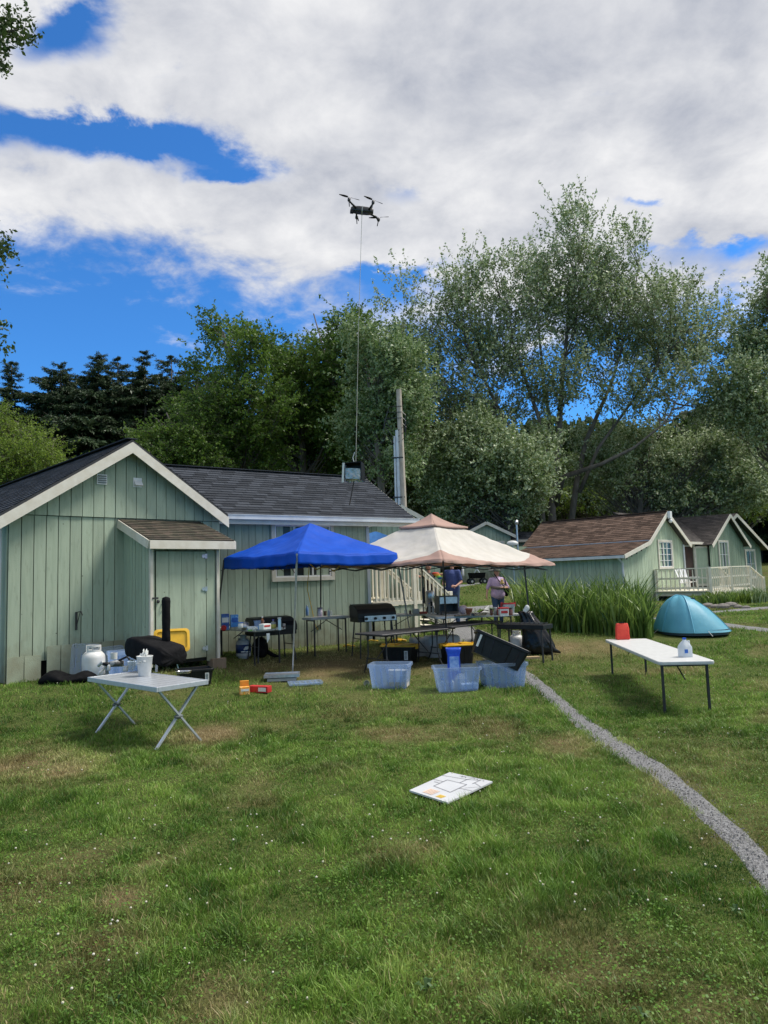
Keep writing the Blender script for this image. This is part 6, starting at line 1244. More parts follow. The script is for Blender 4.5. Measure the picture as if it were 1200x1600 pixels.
# ================================================================ middle: black tables, grill, totes
def middle():
    a40 = R(41); zt = .86
    c = TP_(596, 992, zt); folding_table('black folding table nearest the blue canopy with curved legs', (c.x, c.y), a40, 1.72, .78, zt, M_tblk, group='folding tables', curved=True, thick=.03)
    c2 = Vector((c.x, c.y, 0))+Vector((math.cos(a40), math.sin(a40), 0))*1.76; folding_table('second black folding table nearer the garbage bag', (c2.x, c2.y), R(48), 1.8, .78, zt+.02, M_tblk, group='folding tables', curved=True, thick=.03)
    z2 = zt+.022
    bottle('small hot sauce bottle with red cap on the second black table', TP_(753, 970, z2), .018, .19, mat('sauce_amber', (.35, .12, .03), (.3, .1, .03), 9, .3), M_red, neck=.45, nh=.65)
    # control griddle
    q = P(583, 985, 15.0); griddle('black griddle with steel four knob panel behind the black tables', (q.x, q.y, gz(q.x, q.y)), R(24), .86, 1.20)
    # table C
    c = TP_(612, 961, 1.02); folding_table('pale folding table with jars beside the stair landing', (c.x, c.y), R(14), 1.35, .62, 1.02, M_tbl, group='folding tables', inset=.12)
    z = 1.022; rg = random.Random(6)
    bottle('clear cup standing left on the jar table', TP_(634, 959.40, z), .035, .09, M_clear2, M_clear2, neck=.95, nh=.9, cat='cup', name='cup')
    bottle('brown cup beside the grey canister on the jar table', TP_(641, 959.40, z), .025, .08, mat('brown_glaze', (.1, .06, .04)), mat('brown_glaze', (.1, .06, .04)), neck=.9, nh=.9, cat='cup', name='cup')
    p = TP_(650, 959.80, z); mb = MB(); mb.box(p+Vector((0, 0, .06)), (.14, .1, .12), rz=.2); single(mb, 'canister', M_grey, 'square grey canister on the jar table', 'canister', p, bevel=.01)
    p = TP_(661, 959.40, z); mb = MB(); mb.box(p+Vector((0, 0, .03)), (.17, .12, .05), rz=.2); single(mb, 'red_tray', mat('brick_red_plastic', (.35, .06, .04), None, 5, .5), 'low red brown tray on the jar table', 'tray', p, bevel=.01)
    bottle('clear bottle with blue cap left of the coffee urn', TP_(671, 959.00, z), .03, .24, M_clear2, M_blues, neck=.35); bottle('clear bottle with white cap directly before the coffee urn', TP_(677, 959.40, z), .028, .19, M_clear2, M_wplas, neck=.35)
    p = TP_(674, 957.80, z)+Vector((0, .28, 0)); u = thing('coffee_urn', 'tall steel coffee urn with black base and side handle', 'urn', p); mb = MB(); mb.lathe((0, 0, 0), [(.105, .14), (.105, .46), (.09, .49), (.02, .51)], 20); mb.build('body', M_steel, u, smooth=True)
    mb = MB(); mb.lathe((0, 0, 0), [(.11, 0), (.11, .02), (.085, .14)], 20); mb.box((.02, -.13, .2), (.05, .08, .1)); mb.build('base', M_bplas, u); mb = MB(); mb.box((.13, 0, .32), (.03, .05, .16)); mb.build('handle', M_bplas, u, bevel=.006)
    # table D with the oven
    c = TP_(682, 964, 1.03); folding_table('long white folding table carrying the toaster oven and food tubs', (c.x, c.y), R(10), 1.8, 1.0, 1.03, M_wplas, group='folding tables', inset=.2)
    z = 1.032
    p = TP_(700, 959.60, z)+Vector((-.02, .02, 0)); ov = thing('toaster_oven', 'dark grey toaster oven with its steel door hanging open', 'oven', p, R(12))
    mb = MB(); og = mat('oven_dark_grey', (.09, .095, .09), (.07, .07, .07), 8, .5); mb.box((0, 0, .385), (.42, .36, .02)); mb.box((-.21, 0, .21), (.02, .36, .37)); mb.box((.2, 0, .21), (.02, .36, .37)); mb.box((0, .17, .21), (.4, .02, .35)); mb.box((0, 0, .035), (.42, .36, .02)); mb.build('casing', og, ov, bevel=.003)
    mb = MB(); mb.box((0, -.16, .30), (.40, .03, .14)); mb.build('control_panel', M_steel, ov); mb = MB(); mb.bar((.0, -.18, .06), (.0, -.40, .01), .36, .02); mb.build('door', M_steel, ov)
    for sx in (-.17, .17):
        for sy in (-.14, .14): mb = MB(); mb.box((sx, sy, .012), (.03, .03, .025)); mb.build('foot', M_bplas, ov)
    mb = MB(); mb.ell(TP_(725, 959.60, z)+Vector((0, .12, .09)), (.10, .08, .10), 10, 7); single(mb, 'plastic_bag', mat('pinkish_film', (.6, .42, .45), (.6, .55, .58), 9, .4, .8, 12), 'pinkish plastic bag slumped right of the toaster oven', 'bag', TP_(725, 959.60, z), smooth=True)
    p = TP_(733, 959.95, z); mb = MB(); mb.lathe(p, [(.055, 0), (.07, .1), (.078, .1), (.078, .125), (.065, .125), (.055, .02)], 16); single(mb, 'clay_pot', mat('terracotta', (.35, .13, .07), (.28, .1, .05), 7, .8), 'terracotta pot on the white food table', 'pot', p, smooth=True)
    p = TP_(748, 961.70, z); b = thing('serving_pan', 'shallow foil serving pan in the middle of the food table', 'pan', p, R(12)); mb = MB(); mb.loft([rr(.26, .18, .03, 0), rr(.32, .24, .04, .055), rr(.35, .27, .04, .057), rr(.31, .23, .04, .05), rr(.25, .17, .03, .01)]); mb.build('pan', M_foil, b)
    mb = MB(); mb.tube([(0, 0, .05), (.1, -.06, .11), (.18, -.1, .09)], .01, 6); mb.build('spoon', M_bplas, b)
    p = TP_(722, 962.40, z); mb = MB(); mb.box(p+Vector((0, 0, .012)), (.3, .12, .02), rz=.2); single(mb, 'cutting_board', M_wood, 'small wooden board with utensils in front of the toaster oven', 'board', p, bevel=.004)
    # draped paper
    mb = MB(); A = TP_(760, 964.50, z); 
    def fn(u, v): 
        q = TP_(728+38*u, 972-10*u, z2+.01); return q+Vector((.02*v, .28*v-.0, .015+.20*v*u+.03*math.sin(u*5+v*2)))
    mb.grid(fn, 14, 8); single(mb, 'plastic_sheet', mat('white_film', (.62, .63, .62), (.5, .5, .5), 9, .35, .8, 10, transl=.3), 'crumpled white plastic sheet lying between the black and food tables', 'sheet', A, smooth=True, solid=.004)
    for i, (px, r, h, m, cm, lab) in enumerate(((768, .032, .13, mat('sauce_brown', (.16, .06, .03), (.1, .04, .02), 6, .3), M_bplas, 'brown sauce jar left in the row of food jars'), (774, .036, .16, mat('jar_grey', (.25, .24, .22), None, 5, .3), M_wplas, 'grey lidded jar in the row of food jars'), (779, .03, .12, mat('sauce_red', (.3, .05, .03), None, 5, .3), M_red, 'small red jar in the row of food jars'), (798, .04, .15, mat('dark_berry', (.12, .03, .03), (.2, .1, .08), 9, .3), M_bplas, 'dark jar at the right end of the food jars'))):
        bottle(lab, TP_(px, 961.5, z), r, h, m, cm, neck=.85, nh=.75, cat='jar', name='jar', group='food jars')
    p = TP_(787, 962.40, z); t = thing('food_tub', 'white tub with red lid and printed side near the end of the food table', 'tub', p, R(5)); mb = MB(); mb.loft([rr(.17, .13, .02, 0), rr(.19, .15, .02, .14)]); mb.build('body', M_label, t); mb = MB(); mb.loft([rr(.2, .16, .02, .14), rr(.2, .16, .02, .165)]); mb.build('lid', M_red, t); mb = MB(); mb.box((0, -.075, .08), (.13, .006, .05)); mb.build('print', M_red, t)
    p = TP_(795, 959.60, z)+Vector((.03, .2, 0)); tote('clear snack box with red lid behind the food tub', p, R(8), .26, .18, .2, M_clear2, lid=M_red, ribs=False, cat='box', name='snack_box')
    # griddle end-stand with gas tank
    cc = TP_(792, 973, .88); t = thing('camp_stove', 'low black camp stove on four legs beside the garbage bag', 'stove', (P(820, 990, 14.0).x, 14.0, gz(2.9, 14)), R(-38)); H = .70; L = 1.0
    mb = MB(); mb.box((0, 0, H-.05), (L, .42, .09)); mb.build('body', M_bplas, t, bevel=.01); mb = MB(); [mb.bar((-.4+i*.1, -.19, H+.012), (-.4+i*.1, .19, H+.012), .012) for i in range(9)]; mb.bar((-.45, 0, H+.01), (.45, 0, H+.01), .014); mb.build('grate', M_black, t)
    for sx in (-1, 1):
        for sy in (-1, 1): mb = MB(); mb.tube([(sx*.44, sy*.18, H-.08), (sx*.46, sy*.2, -.01)], .018, 7); mb.build('leg', M_black, t)
    q = G(809, 1021)+Vector((0, .1, 0)); propane('white propane tank under the camp stove', q, R(10), .95)
    mb = MB(); q2 = q+Vector((.02, 0, .42)); mb.tube([q2, q2+Vector((-.2, .1, .05)), q2+Vector((-.25, .2, .16)), q2+Vector((-.1, .3, .22))], .01, 6); single(mb, 'gas_hose', M_black, 'black gas hose curling from the tank under the camp stove', 'hose', q2)
    q = G(823, 1020); mb = MB(); mb.ell(q+Vector((0, 0, .17)), (.08, .06, .2), 10, 8); mb.ell(q+Vector((.06, -.04, .08)), (.07, .05, .09), 8, 6); single(mb, 'charcoal_bag', mat('blue_white_film', (.02, .06, .45), (.5, .5, .6), 7, .35, .6, 12, lo=.5, hi=.6), 'blue and white bag standing beside the white tank', 'bag', q, smooth=True)
    q = G(831, 1029); mb = MB(); mb.box(q+Vector((0, 0, .02)), (.3, .12, .04), rz=.1); single(mb, 'plank', mat('pale_pine', (.5, .38, .22), (.42, .3, .17), 7, .8), 'pale short plank on the grass by the camp stove leg', 'plank', q)
    # garbage bag
    c = P(843, 1018, 14.6); c.z = gz(c.x, c.y); mb = MB(); rings = []; sp = [(.0, .30, .16, 0), (.08, .35, .2, 0), (.25, .32, .2, -.03), (.42, .27, .17, -.07), (.58, .22, .13, -.13), (.70, .17, .10, -.18), (.80, .13, .08, -.23), (.88, .20, .11, -.26)]
    for i, (z, w, d, ox) in enumerate(sp):
        rg_ = []
        for k in range(28):
            a = 2*math.pi*k/28; j = .045*mnoise.noise(Vector((k*1.1, z*4, 3)))+.02*math.sin(k*2.7+z*6); rg_.append((c.x+ox+math.cos(a)*(w+j), c.y+math.sin(a)*(d+j), c.z+z+.02*math.sin(k*1.7)*(z > .6)))
        rings.append(rg_)
    mb.loft(rings); b = thing('garbage_bag', 'full black garbage bag hung on the beige canopy leg beside the irises', 'garbage bag', c); mb.build('sack', M_bag, b, world=True, smooth=True, subd=1)
    mb = MB(); top = Vector((c.x-.26, c.y, c.z+.9)); mb.tube([top+Vector((.05, -.05, -.02)), top+Vector((.25, -.1, -.45)), top+Vector((.52, -.12, -.82)), top+Vector((.66, -.1, -.87))], [.03, .045, .06, .02], 8); mb.build('loose_fold', M_bag, b, world=True, smooth=True)
    mb = MB(); [mb.ell(top+Vector((.02*i, -.06, -.02+.03*i)), (.05, .03, .06), 8, 6) for i in range(3)]; mb.build('paper', M_label, b, world=True)
    # totes
    q = G(626, 1044); tote('black tote with yellow lid under the first black table', G(626, 1037)+Vector((0, .12, 0)), R(-22), .66, .42, .34, M_bplas, lid=M_yplas, sticker=True, group='black storage totes')
    tote('black tote with yellow lid behind the blue bag', G(716, 1038)+Vector((0, .15, 0)), R(10), .60, .42, .36, M_bplas, lid=M_yplas, group='black storage totes')
    mb = MB(); p = G(621, 1003); mb.tube([p+Vector((-.15, 0, .02)), p+Vector((-.05, -.1, .05)), p+Vector((.1, .05, .03)), p+Vector((0, .1, .06)), p+Vector((.2, 0, .02))], .03, 7); single(mb, 'cord_coil', M_yplas, 'yellow cord coil on the grass behind the first yellow lid', 'cord', p, smooth=True)
    for px, py, lab in ((545, 1011, 'yellow cord end on the grass below the wall table'), (582, 1003, 'yellow cord tangle hanging at the griddle legs')):
        p = G(px, py); mb = MB(); mb.tube([p+Vector((-.12, 0, .02)), p+Vector((-.02, .08, .04)), p+Vector((.04, -.05, .03)), p+Vector((.13, .02, .02))], .016, 6); single(mb, 'cord_coil', M_yplas, lab, 'cord', p, smooth=True)
    # coolers
    q = P(685, 1030, 14.6); q.z = gz(q.x, q.y)
    for px, w, h, D, m, lab in ((690, .66, .42, 14.7, mat('cooler_pale_grey', (.5, .52, .53), (.42, .44, .45), 6, .45), 'large pale grey cooler under the black tables'), (655, .34, .36, 14.9, M_grey, 'smaller warm grey cooler left of the pale one')):
        q = P(px, 1000, D); q.z = gz(q.x, q.y); t = thing('cooler', lab, 'cooler', q, R(12)); mb = MB(); mb.loft([rr(w*.94, .38, .04, 0), rr(w, .42, .05, h*.75)]); mb.build('body', m, t); mb = MB(); mb.loft([rr(w*1.02, .44, .05, h*.76), rr(w*1.03, .45, .05, h*.9), rr(w*.95, .4, .05, h)]); mb.build('lid', m, t)
        mb = MB(); mb.tube([(-w*.2, -.22, h*.6), (-w*.2, -.27, h*.5), (w*.2, -.27, h*.5), (w*.2, -.22, h*.6)], .012, 6); mb.build('handle', M_grey, t)
    # clear totes in front
    k1 = G(611, 1077)+Vector((0, .18, 0)); tote('clear tote holding a printed carton at the left of the front row', k1, R(-12), .66, .44, .40, M_clear, group='clear storage totes')
    b = thing('carton', 'printed grey and yellow carton inside the left clear tote', 'box', k1+Vector((.12, -.06, .02)), R(-12)); mb = MB(); mb.box((0, 0, .14), (.33, .22, .26)); mb.build('body', mat('carton_print', (.35, .35, .36), (.55, .5, .42), 16, .6, lo=.45, hi=.55), b); mb = MB(); mb.box((-.02, -.112, .055), (.3, .004, .07)); mb.build('stripe', M_yplas, b); mb = MB(); mb.box((.04, -.113, .17), (.09, .004, .16)); mb.build('sticker', M_label, b)
    mb = MB(); p = k1+Vector((-.16, -.05, .02)); mb.tube([p, p+Vector((.1, .1, .02))], .045, 12); single(mb, 'paper_roll', M_label, 'white paper roll lying inside the left clear tote', 'roll', p)
    p = G(573, 1071); mb = MB(); mb.lathe(p+Vector((0, 0, .035)), [(.045, -.05), (.05, .05), (.046, .05), (.04, -.045)], 16, R3=Matrix.Rotation(R(80), 3, 'X')); single(mb, 'paper_cup', mat('cream_cup', (.7, .66, .5), None, 5, .6), 'cream cup lying on the grass left of the front totes', 'cup', p)
    k2 = G(716, 1081)+Vector((0, .18, 0)); tote('clear tote with blue bag and white jug in the middle of the front row', k2, R(3), .72, .46, .38, M_clear, group='clear storage totes')
    b = thing('detergent_jug', 'white handled jug inside the middle clear tote', 'jug', k2+Vector((.06, -.02, .02)), R(10)); mb = MB(); mb.loft([rr(.18, .12, .03, 0), rr(.19, .13, .03, .16), rr(.08, .08, .03, .24)]); mb.build('body', M_wplas, b); mb = MB(); mb.tube([(.02, 0, .2), (.1, 0, .24), (.12, 0, .1)], .016, 8); mb.build('handle', M_wplas, b)
    mb = MB(); p = k2+Vector((.0, .0, .02)); rings = [[(p.x-.03+x*w/.2, p.y+.05+y*.7+.03*(z-.3), p.z+z) for x, y, _ in rr(.2, .14, .04, 0, 3)] for z, w in ((0, .2), (.2, .21), (.4, .2), (.52, .19), (.6, .23), (.64, .25))]; mb.loft(rings, cap1=False); b = thing('blue_bag', 'tall bright blue bag standing in the middle clear tote', 'bag', p); mb.build('sack', M_blued, b, world=True, smooth=True, solid=.003); mb = MB(); mb.box(p+Vector((-.03, -.035, .40)), (.15, .012, .22)); mb.build('printed_panel', mat('mid_blue_print', (.08, .2, .6), (.35, .5, .8), 16, .4), b, world=True)
    for i, (dx, dy) in enumerate(((-.24, -.1), (-.16, -.06), (-.08, -.11))): p = k2+Vector((dx, dy, .03)); bottle(['small water bottle in the left corner of the middle tote', 'blue capped bottle second in the middle tote', 'white bottle third in the middle tote'][i], p, .032, .17, M_clear2 if i < 2 else M_wplas, M_blues, group='bottles in the middle tote')
    mb = MB(); p = k2+Vector((.18, -.06, .02)); mb.box(p+Vector((0, 0, .05)), (.28, .18, .1), rz=.1); single(mb, 'napkin_pack', mat('pale_blue_pack', (.55, .68, .8), (.7, .75, .8), 8, .4), 'pale blue napkin pack inside the middle tote', 'packet', p, bevel=.02)
    k3 = G(789, 1076)+Vector((0, .22, 0)); tote('clear tote under the tilted black tote at the right of the front row', k3, R(8), .72, .48, .40, M_clear, group='clear storage totes')
    t = tote('tilted black tote resting on the right clear tote', k3+Vector((-.06, .10, .42)), 0, .88, .5, .36, M_bplas, group='black storage totes', R3=(R(-8), R(25), R(-4)))
    t.location = k3+Vector((-.12, .0, .40))
    mb = MB(); mb.box((-.37, -.24, .2), (.035, .012, .2)); mb.build('sticker', M_label, t)
middle()

# ================================================================ right: table, tent
def right_stuff():
    near = (TP_(1031, 1031, .66)+TP_(1107, 1032, .66))/2; 
    pA = TP_(1029, 1034, .67); pB = TP_(1109, 1034, .67); pC = TP_(945, 999, .67)
    ax = (pC-pA); ax.z = 0; L = ax.length; ang = math.atan2(ax.y, ax.x); W = .70
    c = Vector((pB.x, pB.y, 0)); ang2 = math.atan2(ax.y, ax.x); nd = Vector((math.cos(ang2), math.sin(ang2), 0)); pv = Vector((-nd.y, nd.x, 0))
    c = Vector((pA.x, pA.y, 0))-pv*W
    folding_table('white plastic folding table with a red bag and a water jug on the lawn', (c.x, c.y), ang2, L, W, .67, M_wplas, group='folding tables', inset=.12, legw=.03)
    z = .672
    p = TP_(973, 999, z); t = thing('red_bag', 'small red tote bag standing on the far end of the lawn table', 'bag', p, R(-5)); mb = MB()
    rings = [[(x, y, zz) for x, y, _ in rr(w, d, .02, 0, 3)] for zz, w, d in ((0, .21, .13), (.02, .225, .14), (.10, .215, .115), (.18, .225, .10), (.25, .205, .05), (.275, .20, .03))]; mb.loft(rings); rm = mat('red_fabric', (.75, .06, .03), (.62, .035, .02), 7, .6, .4, 20); mb.build('body', rm, t, smooth=True, bevel=.004); mb = MB(); mb.tube([(-.05, 0, .25), (-.03, -.01, .285), (.03, -.01, .285), (.05, 0, .25)], .01, 6); mb.build('handle', M_cloth, t)
    p = TP_(1071, 1026, z); t = thing('water_jug', 'translucent water jug with blue cap on the near end of the lawn table', 'jug', p, R(15)); mb = MB(); m = mat('milky_plastic', (.7, .74, .78), (.62, .68, .74), 8, .3, alpha=.8, transl=.4)
    mb.loft([rr(.145, .145, .03, 0, 4), rr(.15, .15, .035, .01, 4), rr(.15, .15, .035, .13, 4), rr(.12, .12, .04, .17, 4), rr(.05, .05, .02, .215, 4), rr(.042, .042, .018, .23, 4)]); mb.build('body', m, t, smooth=True)
    mb = MB(); mb.tube([(.02, 0, .2), (.07, 0, .205), (.075, 0, .12), (.06, 0, .1)], .012, 8); mb.build('handle', m, t, smooth=True); mb = MB(); mb.lathe((0, 0, 0), [(.024, .228), (.024, .25)], 14); mb.build('cap', mat('blue_cap', (.02, .1, .6), None, 5, .4), t)
    mb = MB(); mb.box((-.04, -.078, .08), (.05, .004, .05)); mb.build('sticker', M_blues, t)
    # tent
    Lp, Rp = G(1029, 1000), G(1140, 1006); D = 17.0
    cL, cR = P(1024, 1000, D), P(1137, 1000, D-.3); ctr = (cL+cR)/2; g = gz(ctr.x, ctr.y); t = thing('tent', 'light blue dome tent with a sloping porch on the lawn', 'tent', (ctr.x, ctr.y, g))
    half = (cR.x-cL.x)/2; hz = P(1062, 934, D).z-g; ox = (P(1058, 934, D).x-ctr.x)
    foot = []
    for k in range(48):
        a = 2*math.pi*k/48; c_, s_ = math.cos(a), math.sin(a); e = 2.6; r = (abs(c_)**e+abs(s_)**e)**(-1/e); foot.append(Vector((c_*r*half*(.98), s_*r*.95, 0)))
    blue = mat('tent_blue_nylon', (.15, .48, .62), (.12, .42, .56), 2.5, .5, .5, 4, transl=.3)
    mb = MB(); rings = []
    for j in range(15):
        v = j/14; rg_ = []
        for k, f in enumerate(foot):
            ap = Vector((ox, 0, 0)); right = max(0, f.x/half); pw = 2.7-1.5*right**1.3; q = f.lerp(ap, v); h = hz*(1-(1-v)**pw)*(1 if v < 1 else 1)
            wr = .025*math.sin(k*math.pi*2/48*4+.8)**2*math.sin(math.pi*v)+.02*mnoise.noise(Vector((q.x*3, q.y*3, h*3)))*math.sin(math.pi*v); pd = min(abs((k*7.5-pa_+180) % 360-180) for pa_ in (247, 322, 195, 120, 60)); q.z = .06+h+wr-.06*math.sin(math.pi*min(1, v*1.1))*(1-math.exp(-(pd/22.)**2)); rg_.append(tuple(q))
        rings.append(rg_)
    mb.loft(rings, cap0=False); mb.build('fly_sheet', blue, t, smooth=True)
    mb = MB(); mb.loft([[(f.x*.95, f.y*.95, 0) for f in foot], [(f.x*.97, f.y*.97, .12) for f in foot]]); mb.build('floor_tub', mat('slate_nylon', (.06, .08, .11), (.05, .07, .09), 4, .5), t)
    mb = MB()
    for k in (33, 43, 26):
        pts = [Vector(rings[j][k])+Vector((0, -.012, .006)) for j in range(15)]; mb.tube(pts, .010, 5)
    mb.build('seam', mat('seam_pale_blue', (.12, .42, .58), None, 4, .5), t)
    for k, sx in ((0, 1.3), (36, 1.2), (24, 1.15)):
        f = foot[k]; mb = MB(); mb.tube([(f.x*.98, f.y*.98, .1), (f.x*sx, f.y*sx, 0)], .005, 4); mb.build('guy_line', M_wplas, t)
    mb = MB(); mb.box((ox+.12, -.28, hz*.99), (.22, .02, .03), rz=0); mb.build('printed_strip', mat('navy_ink', (.01, .03, .09), None, 4, .5), t)
right_stuff()

# ================================================================ whiteboard on the grass
def whiteboard():
    A, B, Cc, Dd = G(640, 1243), G(700, 1263), G(770, 1232), G(703, 1217); e1 = B-A; e2 = Dd-A; z = .045
    n = Vector((0, 0, 1)); p0 = A; t = thing('whiteboard', 'white board with drawn plan lines lying flat on the lawn', 'board', (A+Cc)/2)
    P4 = [A, B, Cc, Dd]; P4 = [Vector((p.x, p.y, gz(p.x, p.y)+z+.015*(i in (2, 3)))) for i, p in enumerate(P4)]
    def q(u, v, h=.002): a = P4[0].lerp(P4[1], u); b = P4[3].lerp(P4[2], u); return a.lerp(b, v)+Vector((0, 0, h))
    mb = MB(); mb.loft([[q(0, 0, -.014), q(1, 0, -.014), q(1, 1, -.014), q(0, 1, -.014)], [q(0, 0, 0), q(1, 0, 0), q(1, 1, 0), q(0, 1, 0)]]); mb.build('board', mat('whiteboard_laminate', (.58, .60, .63), (.53, .55, .58), 4, .25), t, world=True)
    ink = mat('board_ink', (.10, .10, .12), None, 5, .5)
    def line(pts, w=.0055, m=ink, nm='drawn_line'):
        mb = MB()
        for (u0, v0), (u1, v1) in zip(pts, pts[1:]):
            a, b = q(u0, v0, .003), q(u1, v1, .003); d = (b-a).normalized().cross(n)*w/2; mb.add([a-d, b-d, b+d, a+d], [(0, 1, 2, 3)])
        mb.build(nm, m, t, world=True)
    # plan: a box in the middle with arms
    line([(.25, .35), (.25, .68), (.72, .68), (.72, .30), (.25, .35)]); line([(.0, .58), (.25, .58)]); line([(.25, .50), (.10, .50)][:2]); line([(.55, .68), (.55, .86), (.0, .80)]); line([(.72, .5), (1, .52)]); line([(.78, .75), (.78, .93), (.55, .86)]); line([(.55, .86), (.60, 1)], .005); line([(.80, .55), (1, .72), (.78, .80)], .004); line([(.3, .93), (.8, 1.0)], .004)
    line([(.35, .96), (.38, .90), (.42, .95), (.47, .91)], .005)
    for i in range(4): line([(.62+.07*i, .93), (.64+.07*i, .96), (.66+.07*i, .92)], .004)
    yl = mat('board_yellow_marker', (.75, .5, .05), None, 5, .6); pk = mat('board_peach_marker', (.68, .52, .42), None, 5, .6)
    for i in range(5): line([(.64+.03*i, .05), (.66+.03*i, .15)], .009, yl, 'yellow_mark')
    for i in range(5): line([(.3+.05*i, .06), (.31+.05*i, .24)], .018, pk, 'peach_mark')
whiteboard()

# ================================================================ drone with its load
def drone():
    D = 10; s = D/1110; c = P(566, 329, D); d = thing('drone', 'black quadcopter drone hovering against the clouds with a line below', 'drone', c); d.rotation_euler = (R(-6), R(7), R(3))
    mg = mat('drone_dark_grey', (.035, .036, .04), (.025, .025, .028), 9, .4)
    mb = MB(); mb.loft([[(x, y*w/.1, z*h/.09) for y, z, _ in rr(.1, .09, .025, 0, 3)] for x, w, h in ((-.17, .05, .05), (-.14, .09, .08), (-.05, .11, .095), (.08, .11, .09), (.15, .08, .07), (.165, .05, .05))]); mb.build('body', mg, d, smooth=True, bevel=.003)
    mb = MB(); mb.box((-.15, -.02, -.05), (.05, .05, .045)); mb.build('gimbal_camera', M_bplas, d, bevel=.006)
    mb = MB(); mb.loft([[(0.0+dx, y*1.05, z*1.08) for y, z, _ in rr(.112, .098, .025, 0, 3)] for dx in (-.008, .008)]); mb.build('strap', M_grey, d)
    for i, (mx, my, mz, pa) in enumerate(((-.20, -.17, .04, 15), (.15, -.17, .04, 25), (.25, .20, .02, -15), (-.08, .20, .02, 80))):
        rx = -.09 if mx < 0 else .10; mb = MB(); mb.tube([(rx, my*.25, 0), (mx*.7+rx*.3, my*.7, .02), (mx, my, mz-.02)], [.018, .014, .013], 8); ar = mb.build('arm', mg, d, smooth=True)
        mb = MB(); mb.lathe((mx, my, mz-.03), [(.017, 0), (.022, .01), (.022, .045), (.014, .055)], 14); mb.build('motor', mg, ar, smooth=True)
        if i < 2: pass
        mb = MB(); mb.bar((mx, my, mz-.02), (mx+(.015 if mx < 0 else -.01), my, mz-.11), .012, .02, upv=(0, 1, 0)); mb.build('landing_leg', mg, ar)
        a = R(pa); dx, dy = math.cos(a), math.sin(a); mb = MB()
        for sg in (1, -1):
            V = []; 
            for k in range(9):
                u = k/8; l = .018+.135*u; w = .016*math.sin(math.pi*(.15+.75*u))+.004; tw = .5*(1-u)+.12; V.append([(mx+sg*dx*l-dy*w*.6, my+sg*dy*l+dx*w*.6, mz+.035+w*tw*sg), (mx+sg*dx*l+dy*w*.6, my+sg*dy*l-dx*w*.6, mz+.035-w*tw*sg)])
            for a_, b_ in zip(V, V[1:]): mb.add([a_[0], a_[1], b_[1], b_[0]], [(0, 1, 2, 3)])
        mb.build('propeller', M_bplas, ar, solid=.003)
    mb = MB(); pts = [P(565.5, 335, D), P(563, 420, D), P(560, 520, D), P(558, 620, D), P(556, 722, D)]; mb.tube(pts, .0035, 6); single(mb, 'tether_line', mat('pale_cord', (.5, .48, .42), None, 5, .7), 'thin pale line hanging from the drone to the foil box', 'line', pts[0])
    bx = P(554, 738, D); b = thing('foil_box', 'open black box lined with silver foil hanging from the drone line', 'box', bx, R(-12)); w, h, dp = .24, .26, .20
    mb = MB(); mb.box((0, dp/2, 0), (w, .008, h)); mb.box((-w/2, 0, 0), (.008, dp, h)); mb.box((w/2, 0, 0), (.008, dp, h)); mb.box((0, 0, h/2), (w, dp, .008)); mb.build('shell', M_bplas, b)
    mb = MB(); mb.grid(lambda u, v: Vector((-w/2+.014+(w-.028)*u, dp/2-.012-.02*mnoise.noise(Vector((u*5, v*5, 1))), -h/2+.0+h*.66*v)), 12, 12); mb.grid(lambda u, v: Vector((-w/2+.01+.01*mnoise.noise(Vector((u*5, v*5, 4))), -dp/2+dp*u, -h/2+h*.9*v)), 8, 8); mb.build('lining', M_foil, b, solid=.002)
    mb = MB(); mb.grid(lambda u, v: Vector((-w/2+.02+(w-.03)*u, -dp/2-.01-.02*math.sin(u*3), -h/2+.01+h*.58*v+.02*(1-u))), 10, 8); mb.build('clear_pouch', mat('foil_film', (.4, .42, .4), (.25, .27, .25), 14, .2, .9, 18, metal=.5), b, solid=.002)
    mb = MB(); mb.bar((-w/2-.03, -dp/2, -h/2-.02), (-w/2-.01, -dp/2, h/2), .014, .03); mb.build('side_flap', M_label, b)
    mb = MB(); mb.tube([(0, 0, h/2), (-.02, 0, h/2+.08), (.01, 0, h/2+.16)], .006, 6); mb.build('hanger', M_label, b)
    mb = MB(); mb.tube([P(553, 752, D), P(546, 789, D)], .009, 8); mb.build('stick', mat('dark_stick', (.07, .05, .045), None, 4, .7), b, world=True); o = b.children[-1]
    # keep the stick vertical in the world although the box is turned
    mw = Matrix.Translation(bx) @ Matrix.Rotation(R(-12), 4, 'Z'); o.matrix_parent_inverse = Matrix.Rotation(R(12), 4, 'Z')
drone()

